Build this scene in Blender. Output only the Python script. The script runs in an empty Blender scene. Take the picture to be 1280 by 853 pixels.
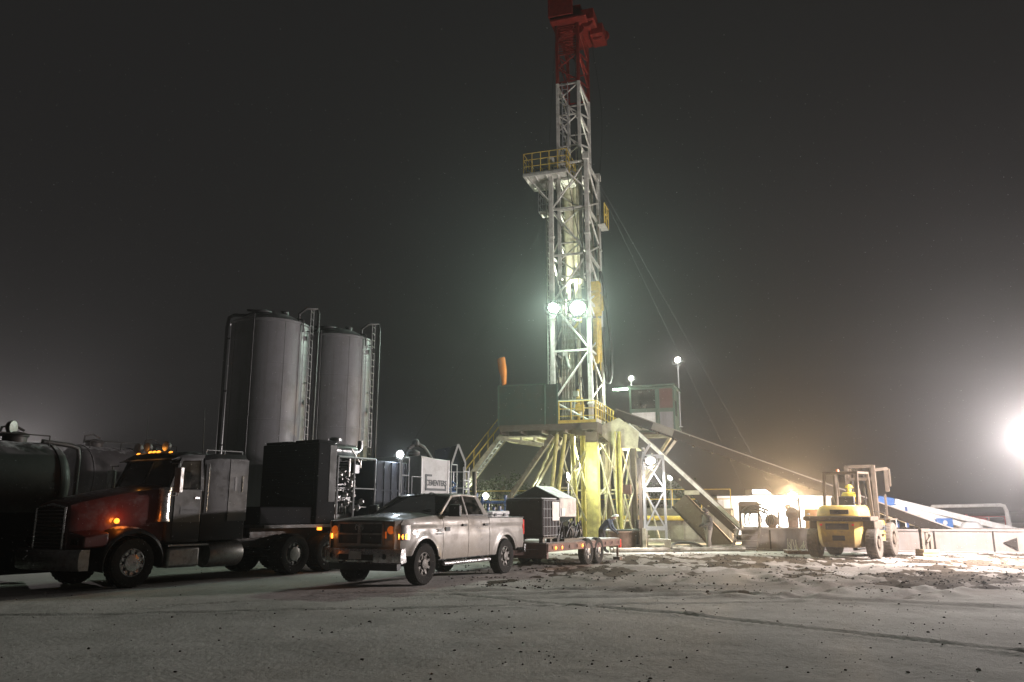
import bpy, bmesh, math, random
from mathutils import Vector, Matrix, noise
random.seed(7)
S = bpy.context.scene
COL = S.collection
PI = math.pi
R = math.radians
V = Vector

# ------------------------------------------------------------------ materials
def mat(name, base, rough=.55, metal=0., var=.25, scale=2.5, dirt=None, dirt_amt=.0, snow=0., coat=0., bump=0., bscale=30., spec=.5, splash=None):
    m = bpy.data.materials.new(name); m.use_nodes = True
    nt = m.node_tree; N = nt.nodes; L = nt.links
    b = N['Principled BSDF']
    tc = N.new('ShaderNodeTexCoord')
    n1 = N.new('ShaderNodeTexNoise'); n1.inputs['Scale'].default_value = scale; n1.inputs['Detail'].default_value = 6; n1.inputs['Roughness'].default_value = .65
    L.new(tc.outputs['Object'], n1.inputs['Vector'])
    mr = N.new('ShaderNodeMapRange'); mr.inputs[1].default_value = .25; mr.inputs[2].default_value = .75
    mr.inputs[3].default_value = 1 - var; mr.inputs[4].default_value = 1 + var
    L.new(n1.outputs['Fac'], mr.inputs[0])
    mul = N.new('ShaderNodeVectorMath'); mul.operation = 'SCALE'; mul.inputs[0].default_value = base[:3]
    L.new(mr.outputs[0], mul.inputs['Scale'])
    col = mul.outputs[0]
    rsock = None
    if dirt:
        n2 = N.new('ShaderNodeTexNoise'); n2.inputs['Scale'].default_value = scale * 2.3; n2.inputs['Detail'].default_value = 8; n2.inputs['Roughness'].default_value = .7
        L.new(tc.outputs['Object'], n2.inputs['Vector'])
        d = N.new('ShaderNodeMapRange'); d.inputs[1].default_value = .56 - dirt_amt * .45; d.inputs[2].default_value = 1.0 - dirt_amt * .45
        L.new(n2.outputs['Fac'], d.inputs[0])
        mx = N.new('ShaderNodeMix'); mx.data_type = 'RGBA'
        L.new(d.outputs[0], mx.inputs[0]); L.new(col, mx.inputs[6]); mx.inputs[7].default_value = (*dirt, 1)
        col = mx.outputs[2]
        rr = N.new('ShaderNodeMapRange'); rr.inputs[3].default_value = rough; rr.inputs[4].default_value = .9
        L.new(d.outputs[0], rr.inputs[0]); rsock = rr.outputs[0]
    if splash:      # mud thrown up on the lower body: (height it reaches, colour)
        sz = N.new('ShaderNodeSeparateXYZ'); L.new(tc.outputs['Object'], sz.inputs[0])
        n4 = N.new('ShaderNodeTexNoise'); n4.inputs['Scale'].default_value = 6; n4.inputs['Detail'].default_value = 9; n4.inputs['Roughness'].default_value = .75; L.new(tc.outputs['Object'], n4.inputs['Vector'])
        a4 = N.new('ShaderNodeMath'); a4.operation = 'MULTIPLY_ADD'; a4.inputs[1].default_value = splash[0] * .9; L.new(n4.outputs['Fac'], a4.inputs[0]); L.new(sz.outputs[2], a4.inputs[2])
        d4 = N.new('ShaderNodeMapRange'); d4.inputs[1].default_value = splash[0] * 1.55; d4.inputs[2].default_value = splash[0] * .85; d4.inputs[3].default_value = 0; d4.inputs[4].default_value = splash[2]; L.new(a4.outputs[0], d4.inputs[0])
        m4 = N.new('ShaderNodeMix'); m4.data_type = 'RGBA'; L.new(d4.outputs[0], m4.inputs[0]); L.new(col, m4.inputs[6]); m4.inputs[7].default_value = (*splash[1], 1); col = m4.outputs[2]
    if snow > 0:
        g = N.new('ShaderNodeNewGeometry'); sx = N.new('ShaderNodeSeparateXYZ'); L.new(g.outputs['Normal'], sx.inputs[0])
        n3 = N.new('ShaderNodeTexNoise'); n3.inputs['Scale'].default_value = 4.; n3.inputs['Detail'].default_value = 5
        L.new(tc.outputs['Object'], n3.inputs['Vector'])
        ad = N.new('ShaderNodeMath'); ad.operation = 'MULTIPLY_ADD'; ad.inputs[1].default_value = .9; L.new(n3.outputs['Fac'], ad.inputs[0]); L.new(sx.outputs[2], ad.inputs[2])
        s = N.new('ShaderNodeMapRange'); s.inputs[1].default_value = 1.55 - .5 * snow; s.inputs[2].default_value = 1.85 - .5 * snow
        L.new(ad.outputs[0], s.inputs[0])
        mx2 = N.new('ShaderNodeMix'); mx2.data_type = 'RGBA'
        L.new(s.outputs[0], mx2.inputs[0]); L.new(col, mx2.inputs[6]); mx2.inputs[7].default_value = (.72, .73, .74, 1)
        col = mx2.outputs[2]
    L.new(col, b.inputs['Base Color'])
    if rsock: L.new(rsock, b.inputs['Roughness'])
    else: b.inputs['Roughness'].default_value = rough
    b.inputs['Metallic'].default_value = metal
    b.inputs['Coat Weight'].default_value = coat
    b.inputs['Coat Roughness'].default_value = .05
    b.inputs['Specular IOR Level'].default_value = spec
    if bump:
        nb = N.new('ShaderNodeTexNoise'); nb.inputs['Scale'].default_value = bscale; nb.inputs['Detail'].default_value = 5
        L.new(tc.outputs['Object'], nb.inputs['Vector'])
        bp = N.new('ShaderNodeBump'); bp.inputs['Strength'].default_value = bump; bp.inputs['Distance'].default_value = .02
        L.new(nb.outputs['Fac'], bp.inputs['Height']); L.new(bp.outputs[0], b.inputs['Normal'])
    return m

def streaks(m, strength=.45, scale=(5, 5, .22)):
    nt = m.node_tree; N = nt.nodes; L = nt.links; b = N['Principled BSDF']; src = b.inputs['Base Color'].links[0].from_socket
    tc = N.new('ShaderNodeTexCoord'); mp = N.new('ShaderNodeMapping'); mp.inputs['Scale'].default_value = scale; L.new(tc.outputs['Object'], mp.inputs[0])
    n = N.new('ShaderNodeTexNoise'); n.inputs['Scale'].default_value = 1.; n.inputs['Detail'].default_value = 7; n.inputs['Roughness'].default_value = .7; L.new(mp.outputs[0], n.inputs['Vector'])
    r = N.new('ShaderNodeMapRange'); r.inputs[1].default_value = .5; r.inputs[2].default_value = .78; r.inputs[4].default_value = strength; L.new(n.outputs['Fac'], r.inputs[0])
    x = N.new('ShaderNodeMix'); x.data_type = 'RGBA'; L.new(r.outputs[0], x.inputs[0]); L.new(src, x.inputs[6]); x.inputs[7].default_value = (.07, .06, .052, 1)
    L.new(x.outputs[2], b.inputs['Base Color'])

def emit(name, color, strength):
    m = bpy.data.materials.new(name); m.use_nodes = True
    b = m.node_tree.nodes['Principled BSDF']
    b.inputs['Base Color'].default_value = (*[c * .5 for c in color], 1)
    b.inputs['Emission Color'].default_value = (*color, 1)
    b.inputs['Emission Strength'].default_value = strength
    b.inputs['Roughness'].default_value = .3
    m.cycles.emission_sampling = 'NONE'
    return m

def glass(name, tint, refl=.12):
    m = bpy.data.materials.new(name); m.use_nodes = True
    nt = m.node_tree; N = nt.nodes; L = nt.links
    for n in list(N):
        if n.type != 'OUTPUT_MATERIAL': N.remove(n)
    out = N['Material Output']
    t = N.new('ShaderNodeBsdfTransparent'); t.inputs[0].default_value = (*tint, 1)
    g = N.new('ShaderNodeBsdfGlossy'); g.inputs['Roughness'].default_value = .04
    f = N.new('ShaderNodeFresnel'); f.inputs[0].default_value = 1.5
    mx = N.new('ShaderNodeMixShader'); L.new(f.outputs[0], mx.inputs[0]); L.new(t.outputs[0], mx.inputs[1]); L.new(g.outputs[0], mx.inputs[2])
    # grime film
    d = N.new('ShaderNodeBsdfDiffuse'); d.inputs[0].default_value = (.3, .28, .25, 1)
    nz = N.new('ShaderNodeTexNoise'); nz.inputs['Scale'].default_value = 3
    mr = N.new('ShaderNodeMapRange'); mr.inputs[1].default_value = .4; mr.inputs[2].default_value = .9; mr.inputs[4].default_value = .35; L.new(nz.outputs['Fac'], mr.inputs[0])
    m2 = N.new('ShaderNodeMixShader'); L.new(mr.outputs[0], m2.inputs[0]); L.new(mx.outputs[0], m2.inputs[1]); L.new(d.outputs[0], m2.inputs[2])
    L.new(m2.outputs[0], out.inputs['Surface'])
    return m

MUD = (.07, .055, .042)
M = dict(
    pickup=mat('pickup_paint', (.33, .305, .275), .34, .15, .06, 1.2, (.22, .19, .16), .36, coat=.9, splash=(.8, (.20, .165, .13), .85)),
    chrome=mat('chrome', (.62, .62, .62), .2, .85, .08, 3, (.30, .27, .24), .25),
    dullchrome=mat('dull_chrome', (.36, .35, .34), .34, .9, .12, 4, (.16, .14, .12), .3),
    rimdirty=mat('dirty_rim', (.17, .16, .15), .5, .6, .2, 6, (.13, .11, .09), .45),
    blackplastic=mat('black_plastic', (.018, .018, .018), .5, 0, .3, 6),
    rubber=mat('rubber', (.02, .019, .018), .9, 0, .3, 6, (.055, .047, .04), .35, bump=.4, bscale=18, spec=.2),
    interior=mat('interior', (.03, .028, .027), .8),
    seat=mat('seat_cloth', (.24, .21, .18), .9),
    maroon=mat('maroon_paint', (.075, .013, .010), .3, 0, .15, 1.2, (.05, .03, .025), .25, coat=.4),
    cabgrey=mat('cab_grey', (.075, .075, .073), .5, 0, .1, 1.2, (.06, .055, .05), .25, snow=.5, spec=.25),
    cabdark=mat('cab_dark', (.02, .02, .021), .45, 0, .15, 1.5, (.03, .028, .025), .2, snow=.4, spec=.22),
    darksteel=mat('dark_steel', (.045, .043, .04), .5, .3, .3, 2, (.10, .07, .05), .25, snow=.35),
    blackbox=mat('black_housing', (.010, .010, .011), .8, 0, .3, 2, snow=.15, spec=.1),
    enginemetal=mat('engine_metal', (.20, .20, .20), .32, .8, .4, 4),
    navy=mat('navy_paint', (.016, .022, .036), .6, 0, .15, 1.2, (.03, .03, .03), .25, snow=.5, spec=.2),
    white=mat('white_paint', (.68, .68, .67), .45, 0, .08, 1.2, (.32, .29, .25), .18, snow=.5),
    tankwhite=mat('tank_white', (.40, .395, .39), .5, 0, .08, 1.2, (.24, .22, .2), .25, snow=.5),
    lettering=mat('dark_lettering', (.05, .055, .06), .6),
    railgrey=mat('rail_grey', (.36, .37, .38), .45, .3, .2, 3, snow=.6),
    silo=mat('silo_paint', (.20, .20, .21), .4, 0, .08, .5, (.13, .125, .12), .15, coat=.12, snow=.4, spec=.35),
    silodark=mat('silo_pipe', (.06, .06, .062), .5, .3, .2, 3, snow=.5),
    siloladder=mat('silo_ladder', (.20, .20, .20), .5, .3, .2, 3),
    tank=mat('tanker_shell', (.095, .09, .092), .5, .1, .15, .8, (.05, .045, .04), .3, snow=.55, spec=.3),
    rigyellow=mat('rig_yellow', (.56, .52, .17), .5, 0, .25, 1.3, (.16, .12, .07), .36, snow=.3),
    rigcream=mat('rig_cream', (.50, .48, .36), .5, 0, .25, 1.3, (.17, .13, .09), .38, snow=.4),
    rigbrown=mat('rig_brown', (.12, .098, .078), .6, .1, .3, 1.5, (.09, .065, .045), .4, snow=.4),
    mastwhite=mat('mast_white', (.66, .66, .61), .45, .1, .2, 1.5, (.22, .19, .15), .25, snow=.3),
    mastred=mat('mast_red', (.17, .018, .013), .55, 0, .25, 1.5, (.07, .02, .015), .35, spec=.2),
    skidred=mat('skid_red', (.28, .035, .03), .5, 0, .25, 1.5, (.12, .05, .04), .3),
    yellowrail=mat('yellow_rail', (.62, .46, .09), .5, 0, .2, 3, (.2, .14, .06), .25),
    greenwall=mat('green_wall', (.026, .045, .036), .55, 0, .15, 1, (.06, .055, .04), .25, snow=.3),
    greenpaint=mat('green_paint', (.055, .10, .075), .5, 0, .15, 1, (.12, .10, .08), .2, snow=.5),
    redpanel=mat('red_panel', (.10, .05, .042), .5),
    orange=mat('windsock_cloth', (.62, .20, .03), .8, 0, .2, 3),
    pipe=mat('drill_pipe', (.34, .32, .27), .4, .5, .4, 2, (.14, .10, .07), .35),
    hose=mat('black_hose', (.018, .018, .018), .55),
    drumorange=mat('orange_drum', (.42, .20, .07), .6, 0, .2, 2, (.2, .12, .07), .3),
    rust=mat('rusty_steel', (.16, .10, .07), .75, .2, .35, 2, (.07, .045, .03), .4, snow=.4),
    trailerred=mat('trailer_red', (.12, .045, .035), .6, 0, .3, 2, (.06, .05, .04), .4, snow=.55),
    deckwood=mat('deck_wood', (.16, .13, .10), .85, 0, .3, 3, snow=.8),
    totecover=mat('tote_cover', (.035, .026, .026), .8, 0, .3, 2.5, bump=.4, bscale=12),
    hopper=mat('hopper_galv', (.40, .38, .37), .5, .3, .2, 2, (.2, .18, .16), .3, snow=.8),
    hopperdark=mat('hopper_dark', (.03, .03, .03), .6),
    forkyellow=mat('forklift_yellow', (.60, .39, .06), .5, 0, .18, 2, (.26, .19, .11), .4, snow=.4, splash=(.9, (.17, .125, .08), .9)),
    forkdirt=mat('forklift_mud', (.085, .062, .042), .85, 0, .35, 4, MUD, .35),
    muddyrubber=mat('muddy_rubber', (.075, .062, .05), .9, 0, .4, 5, (.16, .13, .10), .4, bump=.6, bscale=12),
    tub=mat('catwalk_steel', (.16, .142, .13), .65, .15, .2, .8, (.16, .12, .09), .35, snow=.8),
    trough=mat('trough_steel', (.022, .018, .015), .92, 0, .25, 1.2, (.03, .022, .018), .3, spec=.04),
    troughedge=mat('trough_edge', (.20, .175, .155), .5, .2, .2, 1.5, (.2, .16, .13), .3, snow=.6),
    blue=mat('blue_paint', (.045, .15, .42), .45, 0, .15, 2, (.3, .32, .36), .1, snow=.5),
    bluepipe=mat('blue_pipe', (.06, .12, .30), .45, .1, .3, 3, snow=.4),
    building=mat('white_cladding', (.74, .73, .71), .6, 0, .06, 1, (.5, .47, .43), .08, snow=.6),
    snowcap=mat('snow_cap', (.74, .75, .76), .85, 0, .06, 3, bump=.4),
    darktank=mat('mud_tank_steel', (.22, .22, .19), .6, .2, .25, .9, (.12, .10, .075), .4, snow=.7),
    wood=mat('timber_block', (.30, .22, .13), .85, 0, .3, 5),
    cable=mat('wire_rope', (.10, .10, .10), .6, .2),
    coat_dark=mat('dark_coverall', (.045, .04, .038), .9, 0, .3, 6),
    trousers=mat('grey_trousers', (.15, .132, .11), .9, 0, .3, 6),
    boots=mat('boots', (.03, .025, .02), .7),
    skin=mat('skin', (.42, .26, .19), .55, 0, .1),
    hardhat=mat('hard_hat', (.75, .75, .73), .35, 0, .05),
    bluecoat=mat('blue_jacket', (.055, .07, .10), .85, 0, .2, 5),
    hivis=mat('hivis_jacket', (.75, .55, .06), .75, 0, .15, 5),
    bark=mat('bark', (.10, .08, .06), .9, 0, .3, 6),
    foliage=mat('foliage', (.05, .075, .036), .8, 0, .3, 1, spec=.1),
    concrete=mat('clod', (.06, .048, .037), .95, 0, .4, 8),
    glassdark=glass('vehicle_glass', (.80, .82, .80)),
    glasstint=glass('tinted_glass', (.16, .165, .17)),
    amber=emit('amber_lens', (1., .30, .03), 3),
    headglow=emit('headlamp_indicator', (1., .30, .03), 7),
    ambersoft=emit('amber_glow_lens', (1., .20, .02), .30),
    redlens=emit('red_lens', (1., .05, .03), .35),
    lampgreen=emit('lamp_lens_green_white', (.62, 1., .76), 25),
    lampwhite=emit('lamp_lens_white', (1., .98, .93), 60),
    lampsoft=emit('lamp_lens_soft', (1., 1., .8), 4),
    lampcool=emit('lamp_lens_cool', (.82, .92, 1.), 60),
    lampwarm=emit('lamp_lens_warm', (1., .84, .60), 60),
    windowlit=emit('lit_window', (.95, .9, .55), .6),
    plate=mat('plate', (.5, .5, .48), .5),
)

for k_, s_ in (('silo', .5), ('white', .3), ('tub', .5), ('darktank', .4), ('greenwall', .3), ('cabgrey', .4), ('mastwhite', .35), ('rigyellow', .5), ('hopper', .4)): streaks(M[k_], s_)

# ------------------------------------------------------------------ mesh builder
class MB:
    def __init__(s, off=(0, 0, 0)):
        s.v = []; s.f = []; s.o = V(off)
    def add(s, vs, fs):
        n = len(s.v); s.v += [tuple(V(p) - s.o) for p in vs]; s.f += [tuple(i + n for i in f) for f in fs]; return s
    def hexa(s, p):   # p: 4 bottom ccw, 4 top ccw
        return s.add(p, [(3, 2, 1, 0), (4, 5, 6, 7), (0, 1, 5, 4), (1, 2, 6, 5), (2, 3, 7, 6), (3, 0, 4, 7)])
    def box(s, x0, x1, y0, y1, z0, z1):
        return s.hexa([(x0, y0, z0), (x1, y0, z0), (x1, y1, z0), (x0, y1, z0), (x0, y0, z1), (x1, y0, z1), (x1, y1, z1), (x0, y1, z1)])
    def beam(s, p, q, w=.1, h=None, up=(0, 0, 1)):
        h = h or w; p = V(p); q = V(q); d = (q - p)
        if d.length < 1e-6: return s
        d.normalize(); u = V(up)
        if abs(d.dot(u)) > .98: u = V((1, 0, 0))
        a = d.cross(u).normalized() * w / 2; b = a.cross(d).normalized() * h / 2
        return s.hexa([p - a - b, p + a - b, p + a + b, p - a + b, q - a - b, q + a - b, q + a + b, q - a + b])
    def tube(s, p, q, r=.03, n=8, r2=None):
        p = V(p); q = V(q); d = (q - p)
        if d.length < 1e-6: return s
        d.normalize(); u = V((0, 0, 1)) if abs(d.z) < .9 else V((1, 0, 0))
        a = d.cross(u).normalized(); b = d.cross(a); r2 = r if r2 is None else r2
        vs = []
        for c, rr in ((p, r), (q, r2)):
            for i in range(n):
                t = 2 * PI * i / n; vs.append(c + a * (rr * math.cos(t)) + b * (rr * math.sin(t)))
        fs = [(i, i + n, (i + 1) % n + n, (i + 1) % n) for i in range(n)]
        fs += [tuple(range(n)), tuple(reversed(range(n, 2 * n)))]
        return s.add(vs, fs)
    def path(s, pts, r=.03, n=8):
        pts = [V(p) for p in pts]; vs = []; prev = None
        for i, p in enumerate(pts):
            d = (pts[min(i + 1, len(pts) - 1)] - pts[max(i - 1, 0)]).normalized()
            if prev is None:
                u = V((0, 0, 1)) if abs(d.z) < .9 else V((1, 0, 0)); a = d.cross(u).normalized()
            else:
                a = (prev - d * prev.dot(d)).normalized()
            prev = a; b = d.cross(a)
            for k in range(n):
                t = 2 * PI * k / n; vs.append(p + a * (r * math.cos(t)) + b * (r * math.sin(t)))
        m = len(pts)
        fs = [(i * n + k, i * n + (k + 1) % n, (i + 1) * n + (k + 1) % n, (i + 1) * n + k) for i in range(m - 1) for k in range(n)]
        fs += [tuple(reversed(range(n))), tuple(range((m - 1) * n, m * n))]
        return s.add(vs, fs)
    def lathe(s, prof, c=(0, 0, 0), axis='z', n=32, cap=True):
        c = V(c); vs = []
        for r, h in prof:
            for i in range(n):
                t = 2 * PI * i / n; a = r * math.cos(t); b = r * math.sin(t)
                vs.append(c + (V((a, b, h)) if axis == 'z' else V((a, h, b)) if axis == 'y' else V((h, a, b))))
        m = len(prof)
        fs = []
        for i in range(m - 1):
            for k in range(n):
                f = (i * n + k, i * n + (k + 1) % n, (i + 1) * n + (k + 1) % n, (i + 1) * n + k)
                fs.append(f if axis != 'y' else tuple(reversed(f)))
        if cap:
            fs += [tuple(reversed(range(n))), tuple(range((m - 1) * n, m * n))]
        return s.add(vs, fs)
    def ball(s, c, r, n=12, sz=1.):
        k = n // 2
        return s.lathe([(max(r * math.sin(PI * i / k), r * .02), -r * sz * math.cos(PI * i / k)) for i in range(k + 1)], c, 'z', n)
    def prism(s, poly, vec):
        n = len(poly); vec = V(vec); vs = [V(p) for p in poly] + [V(p) + vec for p in poly]
        fs = [tuple(reversed(range(n))), tuple(range(n, 2 * n))] + [(i, (i + 1) % n, (i + 1) % n + n, i + n) for i in range(n)]
        return s.add(vs, fs)
    def loft(s, rings, closed=True, cap=True):
        n = len(rings[0]); vs = [p for r in rings for p in r]; fs = []
        for i in range(len(rings) - 1):
            for k in range(n if closed else n - 1):
                fs.append((i * n + k, i * n + (k + 1) % n, (i + 1) * n + (k + 1) % n, (i + 1) * n + k))
        if cap and closed:
            fs += [tuple(reversed(range(n))), tuple(range((len(rings) - 1) * n, len(rings) * n))]
        return s.add(vs, fs)
    def ladder(s, p, q, side, nr, r=.025, rr=.015):
        p = V(p); q = V(q); side = V(side)
        s.tube(p - side, q - side, r, 6); s.tube(p + side, q + side, r, 6)
        for i in range(nr):
            c = p.lerp(q, (i + .5) / nr); s.tube(c - side, c + side, rr, 5)
        return s
    def rail(s, pts, h=1.05, post=.04, step=1.2, mids=1, bar=.035, z=(0, 0, 1)):
        z = V(z)
        for p, q in zip(pts[:-1], pts[1:]):
            p = V(p); q = V(q); n = max(1, round((q - p).length / step))
            for i in range(n + 1):
                c = p.lerp(q, i / n); s.tube(c, c + z * h, post / 2, 6)
            for k in range(mids + 1):
                hh = h * (1 - k / (mids + 1)); s.tube(p + z * hh, q + z * hh, bar / 2, 6)
        return s
    def build(s, name, m, parent=None, label=None, smooth=40, bev=0, mats=None, midx=None):
        me = bpy.data.meshes.new(name); me.from_pydata(s.v, [], s.f)
        bm = bmesh.new(); bm.from_mesh(me); bmesh.ops.recalc_face_normals(bm, faces=bm.faces); bm.to_mesh(me); bm.free()
        o = bpy.data.objects.new(name, me); COL.objects.link(o)
        for mm in (mats or [m]): me.materials.append(mm)
        if midx: me.polygons.foreach_set('material_index', midx)
        me.shade_smooth(); me.set_sharp_from_angle(angle=R(smooth))
        if bev:
            b = o.modifiers.new('Bevel', 'BEVEL'); b.width = bev; b.segments = 2; b.limit_method = 'ANGLE'; b.angle_limit = R(50)
        if parent: o.parent = parent
        if label: o['label'] = label
        return o

def thing(name, label, cat, loc=(0, 0, 0), rz=0, group=None):
    o = bpy.data.objects.new(name, None); COL.objects.link(o); o.empty_display_size = .2
    o.location = loc; o.rotation_euler = (0, 0, rz); o['label'] = label; o['category'] = cat
    if group: o['group'] = group
    return o
def tag(o, label, cat, group=None, kind=None):
    if label: o['label'] = label
    if cat: o['category'] = cat
    if group: o['group'] = group
    if kind: o['kind'] = kind
    return o
def copy_tree(o, parent=None):
    c = o.copy(); COL.objects.link(c)
    if parent: c.parent = parent
    for ch in list(o.children): copy_tree(ch, c)
    return c
def text_mesh(txt, name, size, m, parent, loc, rot, extrude=.004, sx=1., bold=0.):
    cu = bpy.data.curves.new(name, 'FONT'); cu.body = txt; cu.size = size; cu.extrude = extrude; cu.align_x = 'CENTER'; cu.align_y = 'CENTER'; cu.offset = bold
    t = bpy.data.objects.new(name + '_tmp', cu); COL.objects.link(t)
    dg = bpy.context.evaluated_depsgraph_get(); me = bpy.data.meshes.new_from_object(t.evaluated_get(dg))
    bpy.data.objects.remove(t); me.name = name; me.materials.clear(); me.materials.append(m)
    o = bpy.data.objects.new(name, me); COL.objects.link(o); o.parent = parent; o.location = loc; o.rotation_euler = rot; o.scale = (sx, 1, 1)
    return o

# ------------------------------------------------------------------ camera (also used to turn photo points into places)
F, TILT, CH = 1000., R(12.1), 1.6
cam = bpy.data.cameras.new('camera'); cam.lens = 36 * F / 1280; cam.sensor_width = 36; cam.clip_end = 3000; cam.clip_start = .1
co = bpy.data.objects.new('camera', cam); COL.objects.link(co); co.location = (0, 0, CH); co.rotation_euler = (R(90) + TILT, 0, 0)
S.camera = co
def ray(px, py):
    cx = (px - 640) / F; cy = (426.5 - py) / F
    return V((cx, math.cos(TILT) - math.sin(TILT) * cy, math.sin(TILT) + math.cos(TILT) * cy))
def G(px, py, z=0.):
    d = ray(px, py); k = (z - CH) / d.z; return V((d.x * k, d.y * k, z))
def Y(px, py, y):
    d = ray(px, py); k = y / d.y; return V((d.x * k, y, CH + d.z * k))

# ------------------------------------------------------------------ lamps
def point(name, loc, color, power, radius=.12, spot=None, aim=None, parent=None):
    if spot:
        l = bpy.data.lights.new(name, 'SPOT'); l.spot_size = R(spot); l.spot_blend = .6
    else:
        l = bpy.data.lights.new(name, 'POINT')
    l.color = color; l.energy = power; l.shadow_soft_size = radius
    o = bpy.data.objects.new(name, l); COL.objects.link(o); o.location = loc
    if aim is not None:
        o.rotation_euler = (V(aim)).to_track_quat('-Z', 'Y').to_euler()
    return o
CGREEN = (.76, 1., .82); CWHITE = (1., .96, .90); CCOOL = (.80, .91, 1.); CWARM = (1., .68, .38); CPINK = (1., .90, .885); CYEL = (.93, 1., .62)

def floodlight(loc, aim, label, lens, size=.3, group='floodlights on the site', pole=None, color=CWHITE, power=1000, spot=165, off=.14):
    """a floodlight: finned housing, lens, yoke; optional pole of its own down to height pole"""
    loc = V(loc); aim = V(aim).normalized()
    base = V((loc.x, loc.y, pole if pole is not None else loc.z - size * .9))
    t = thing('floodlight', label, 'floodlight', base, 0, group)
    c = loc - base
    q = aim.to_track_quat('X', 'Z').to_matrix()
    def T(p): return q @ V(p) + c
    h = MB()
    rings = []
    for x, r in ((-size * .55, .25), (-size * .4, .42), (-size * .05, .62), (0, .62)):
        rings.append([T((x, size * r * math.cos(a), size * r * math.sin(a))) for a in [2 * PI * (k + .5) / 12 for k in range(12)]])
    h.loft(rings)
    for k in range(5):
        x = -size * (.12 + .09 * k); rr = size * (.62 - .07 * k)
        h.hexa([T((x, -rr, -rr * .7)), T((x + .012, -rr, -rr * .7)), T((x + .012, rr, -rr * .7)), T((x, rr, -rr * .7)), T((x, -rr, rr * .7)), T((x + .012, -rr, rr * .7)), T((x + .012, rr, rr * .7)), T((x, rr, rr * .7))])
    h.build('housing', M['darksteel'], t)
    l = MB(); l.lathe([(size * .46, 0), (size * .44, .02), (size * .3, .05), (size * .02, .06)], (0, 0, 0), 'x', 16)
    l.v = [tuple(T(V(p) + V((.012, 0, 0)))) for p in l.v]
    l.build('lens', M[lens], t)
    y = MB(); y.path([T((-size * .2, -size * .7, 0)), T((-size * .2, -size * .7, 0)) + V((0, 0, -size * .6)), c + V((0, 0, -size * .8)), T((-size * .2, size * .7, 0)) + V((0, 0, -size * .6)), T((-size * .2, size * .7, 0))], .015, 6)
    y.build('yoke', M['darksteel'], t)
    if pole is not None:
        p = MB(); p.tube((0, 0, 0), c + V((0, 0, -size * .75)), .04, 8); p.box(-.12, .12, -.12, .12, 0, .02)
        p.build('pole', M['railgrey'], t)
    lo = point('lamp_light', loc + aim * off, color, power, size * .12, spot, aim)
    return t
# ------------------------------------------------------------------ ground: dirty snow, ruts, churned mud
def seg_dist(p, a, b):
    ab = b - a; t = max(0, min(1, (p - a).dot(ab) / ab.length_squared)); return (p - (a + ab * t)).length
def line_px(*pp): return [V(G(*p)[:2]) for p in pp]
RUTS = [line_px((560, 744), (860, 771), (1280, 818), (1500, 850)), line_px((-60, 770), (300, 766), (640, 760), (1000, 752)), line_px((200, 758), (450, 748), (700, 742), (1100, 728)),
        line_px((600, 735), (900, 742), (1280, 760)), line_px((905, 700), (960, 728), (1280, 738)), line_px((1000, 706), (985, 722), (1040, 742)), line_px((1085, 706), (1060, 722), (1190, 746))]
_rr = random.Random(17)
TRACKS = []
for _k in range(15):        # vehicle tracks curving over the churned ground, in pairs
    x0, y0 = _rr.uniform(-2, 22), _rr.uniform(17.5, 31); a = _rr.uniform(-.5, .5) + (PI if _rr.random() < .5 else 0); cv = _rr.uniform(-.12, .12); P1 = []; P2 = []
    for _i in range(14):
        P1.append(V((x0 - .85 * math.sin(a), y0 + .85 * math.cos(a)))); P2.append(V((x0 + .85 * math.sin(a), y0 - .85 * math.cos(a))))
        x0 += .9 * math.cos(a); y0 += .9 * math.sin(a); a += cv
    TRACKS += [P1, P2]
def track(x, y):
    p = V((x, y)); best = 9.
    for r in TRACKS:
        if abs(r[7].x - x) > 8 or abs(r[7].y - y) > 8: continue
        for a, b in zip(r[:-1], r[1:]):
            if abs(a.x - x) > 1.6 or abs(a.y - y) > 1.6: continue
            d = seg_dist(p, a, b)
            if d < best: best = d
    return best
def mudness(x, y):
    # churned ground in front of the rig, fading towards the camera
    a = max(0, min(1, (y - 13.5) / 5.5)) * max(0, min(1, (34.5 - y) / 4))
    b = max(0, min(1, (x + 1.5) / 4))
    n = noise.noise((x * .22, y * .22, 3.1)) * .5 + .5
    n2 = noise.noise((x * .6, y * .8, 9.1)) * .5 + .5
    return max(0, min(1, a * b * (.30 + 1.15 * n * n2 * 1.9)))
def fbm(x, y, z, o=4):
    s, a, t = 0., .5, 0.
    for k in range(o): s += a * noise.noise((x, y, z)); t += a; a *= .55; x *= 2.1; y *= 2.1; z += 7
    return s / t
def patch(x, y):      # churned mud showing through the snow, in drawn-out patches
    a = max(0, min(1, (y - 13.5) / 8)) * max(0, min(1, (34.6 - y) / 2.5)) * max(0, min(1, (x + 2.5) / 4))
    if a <= 0: return 0.
    big = fbm(x * .13, y * .16, 3.3, 2)
    f = .55 * fbm(x * .62, y * .30, 12.5, 4) + .6 * fbm(x * 1.5, y * .62, 31., 4)
    t = (f + .46 * big + .075 - .48 * (1 - a)) / .12
    return max(0., min(1., t))
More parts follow.
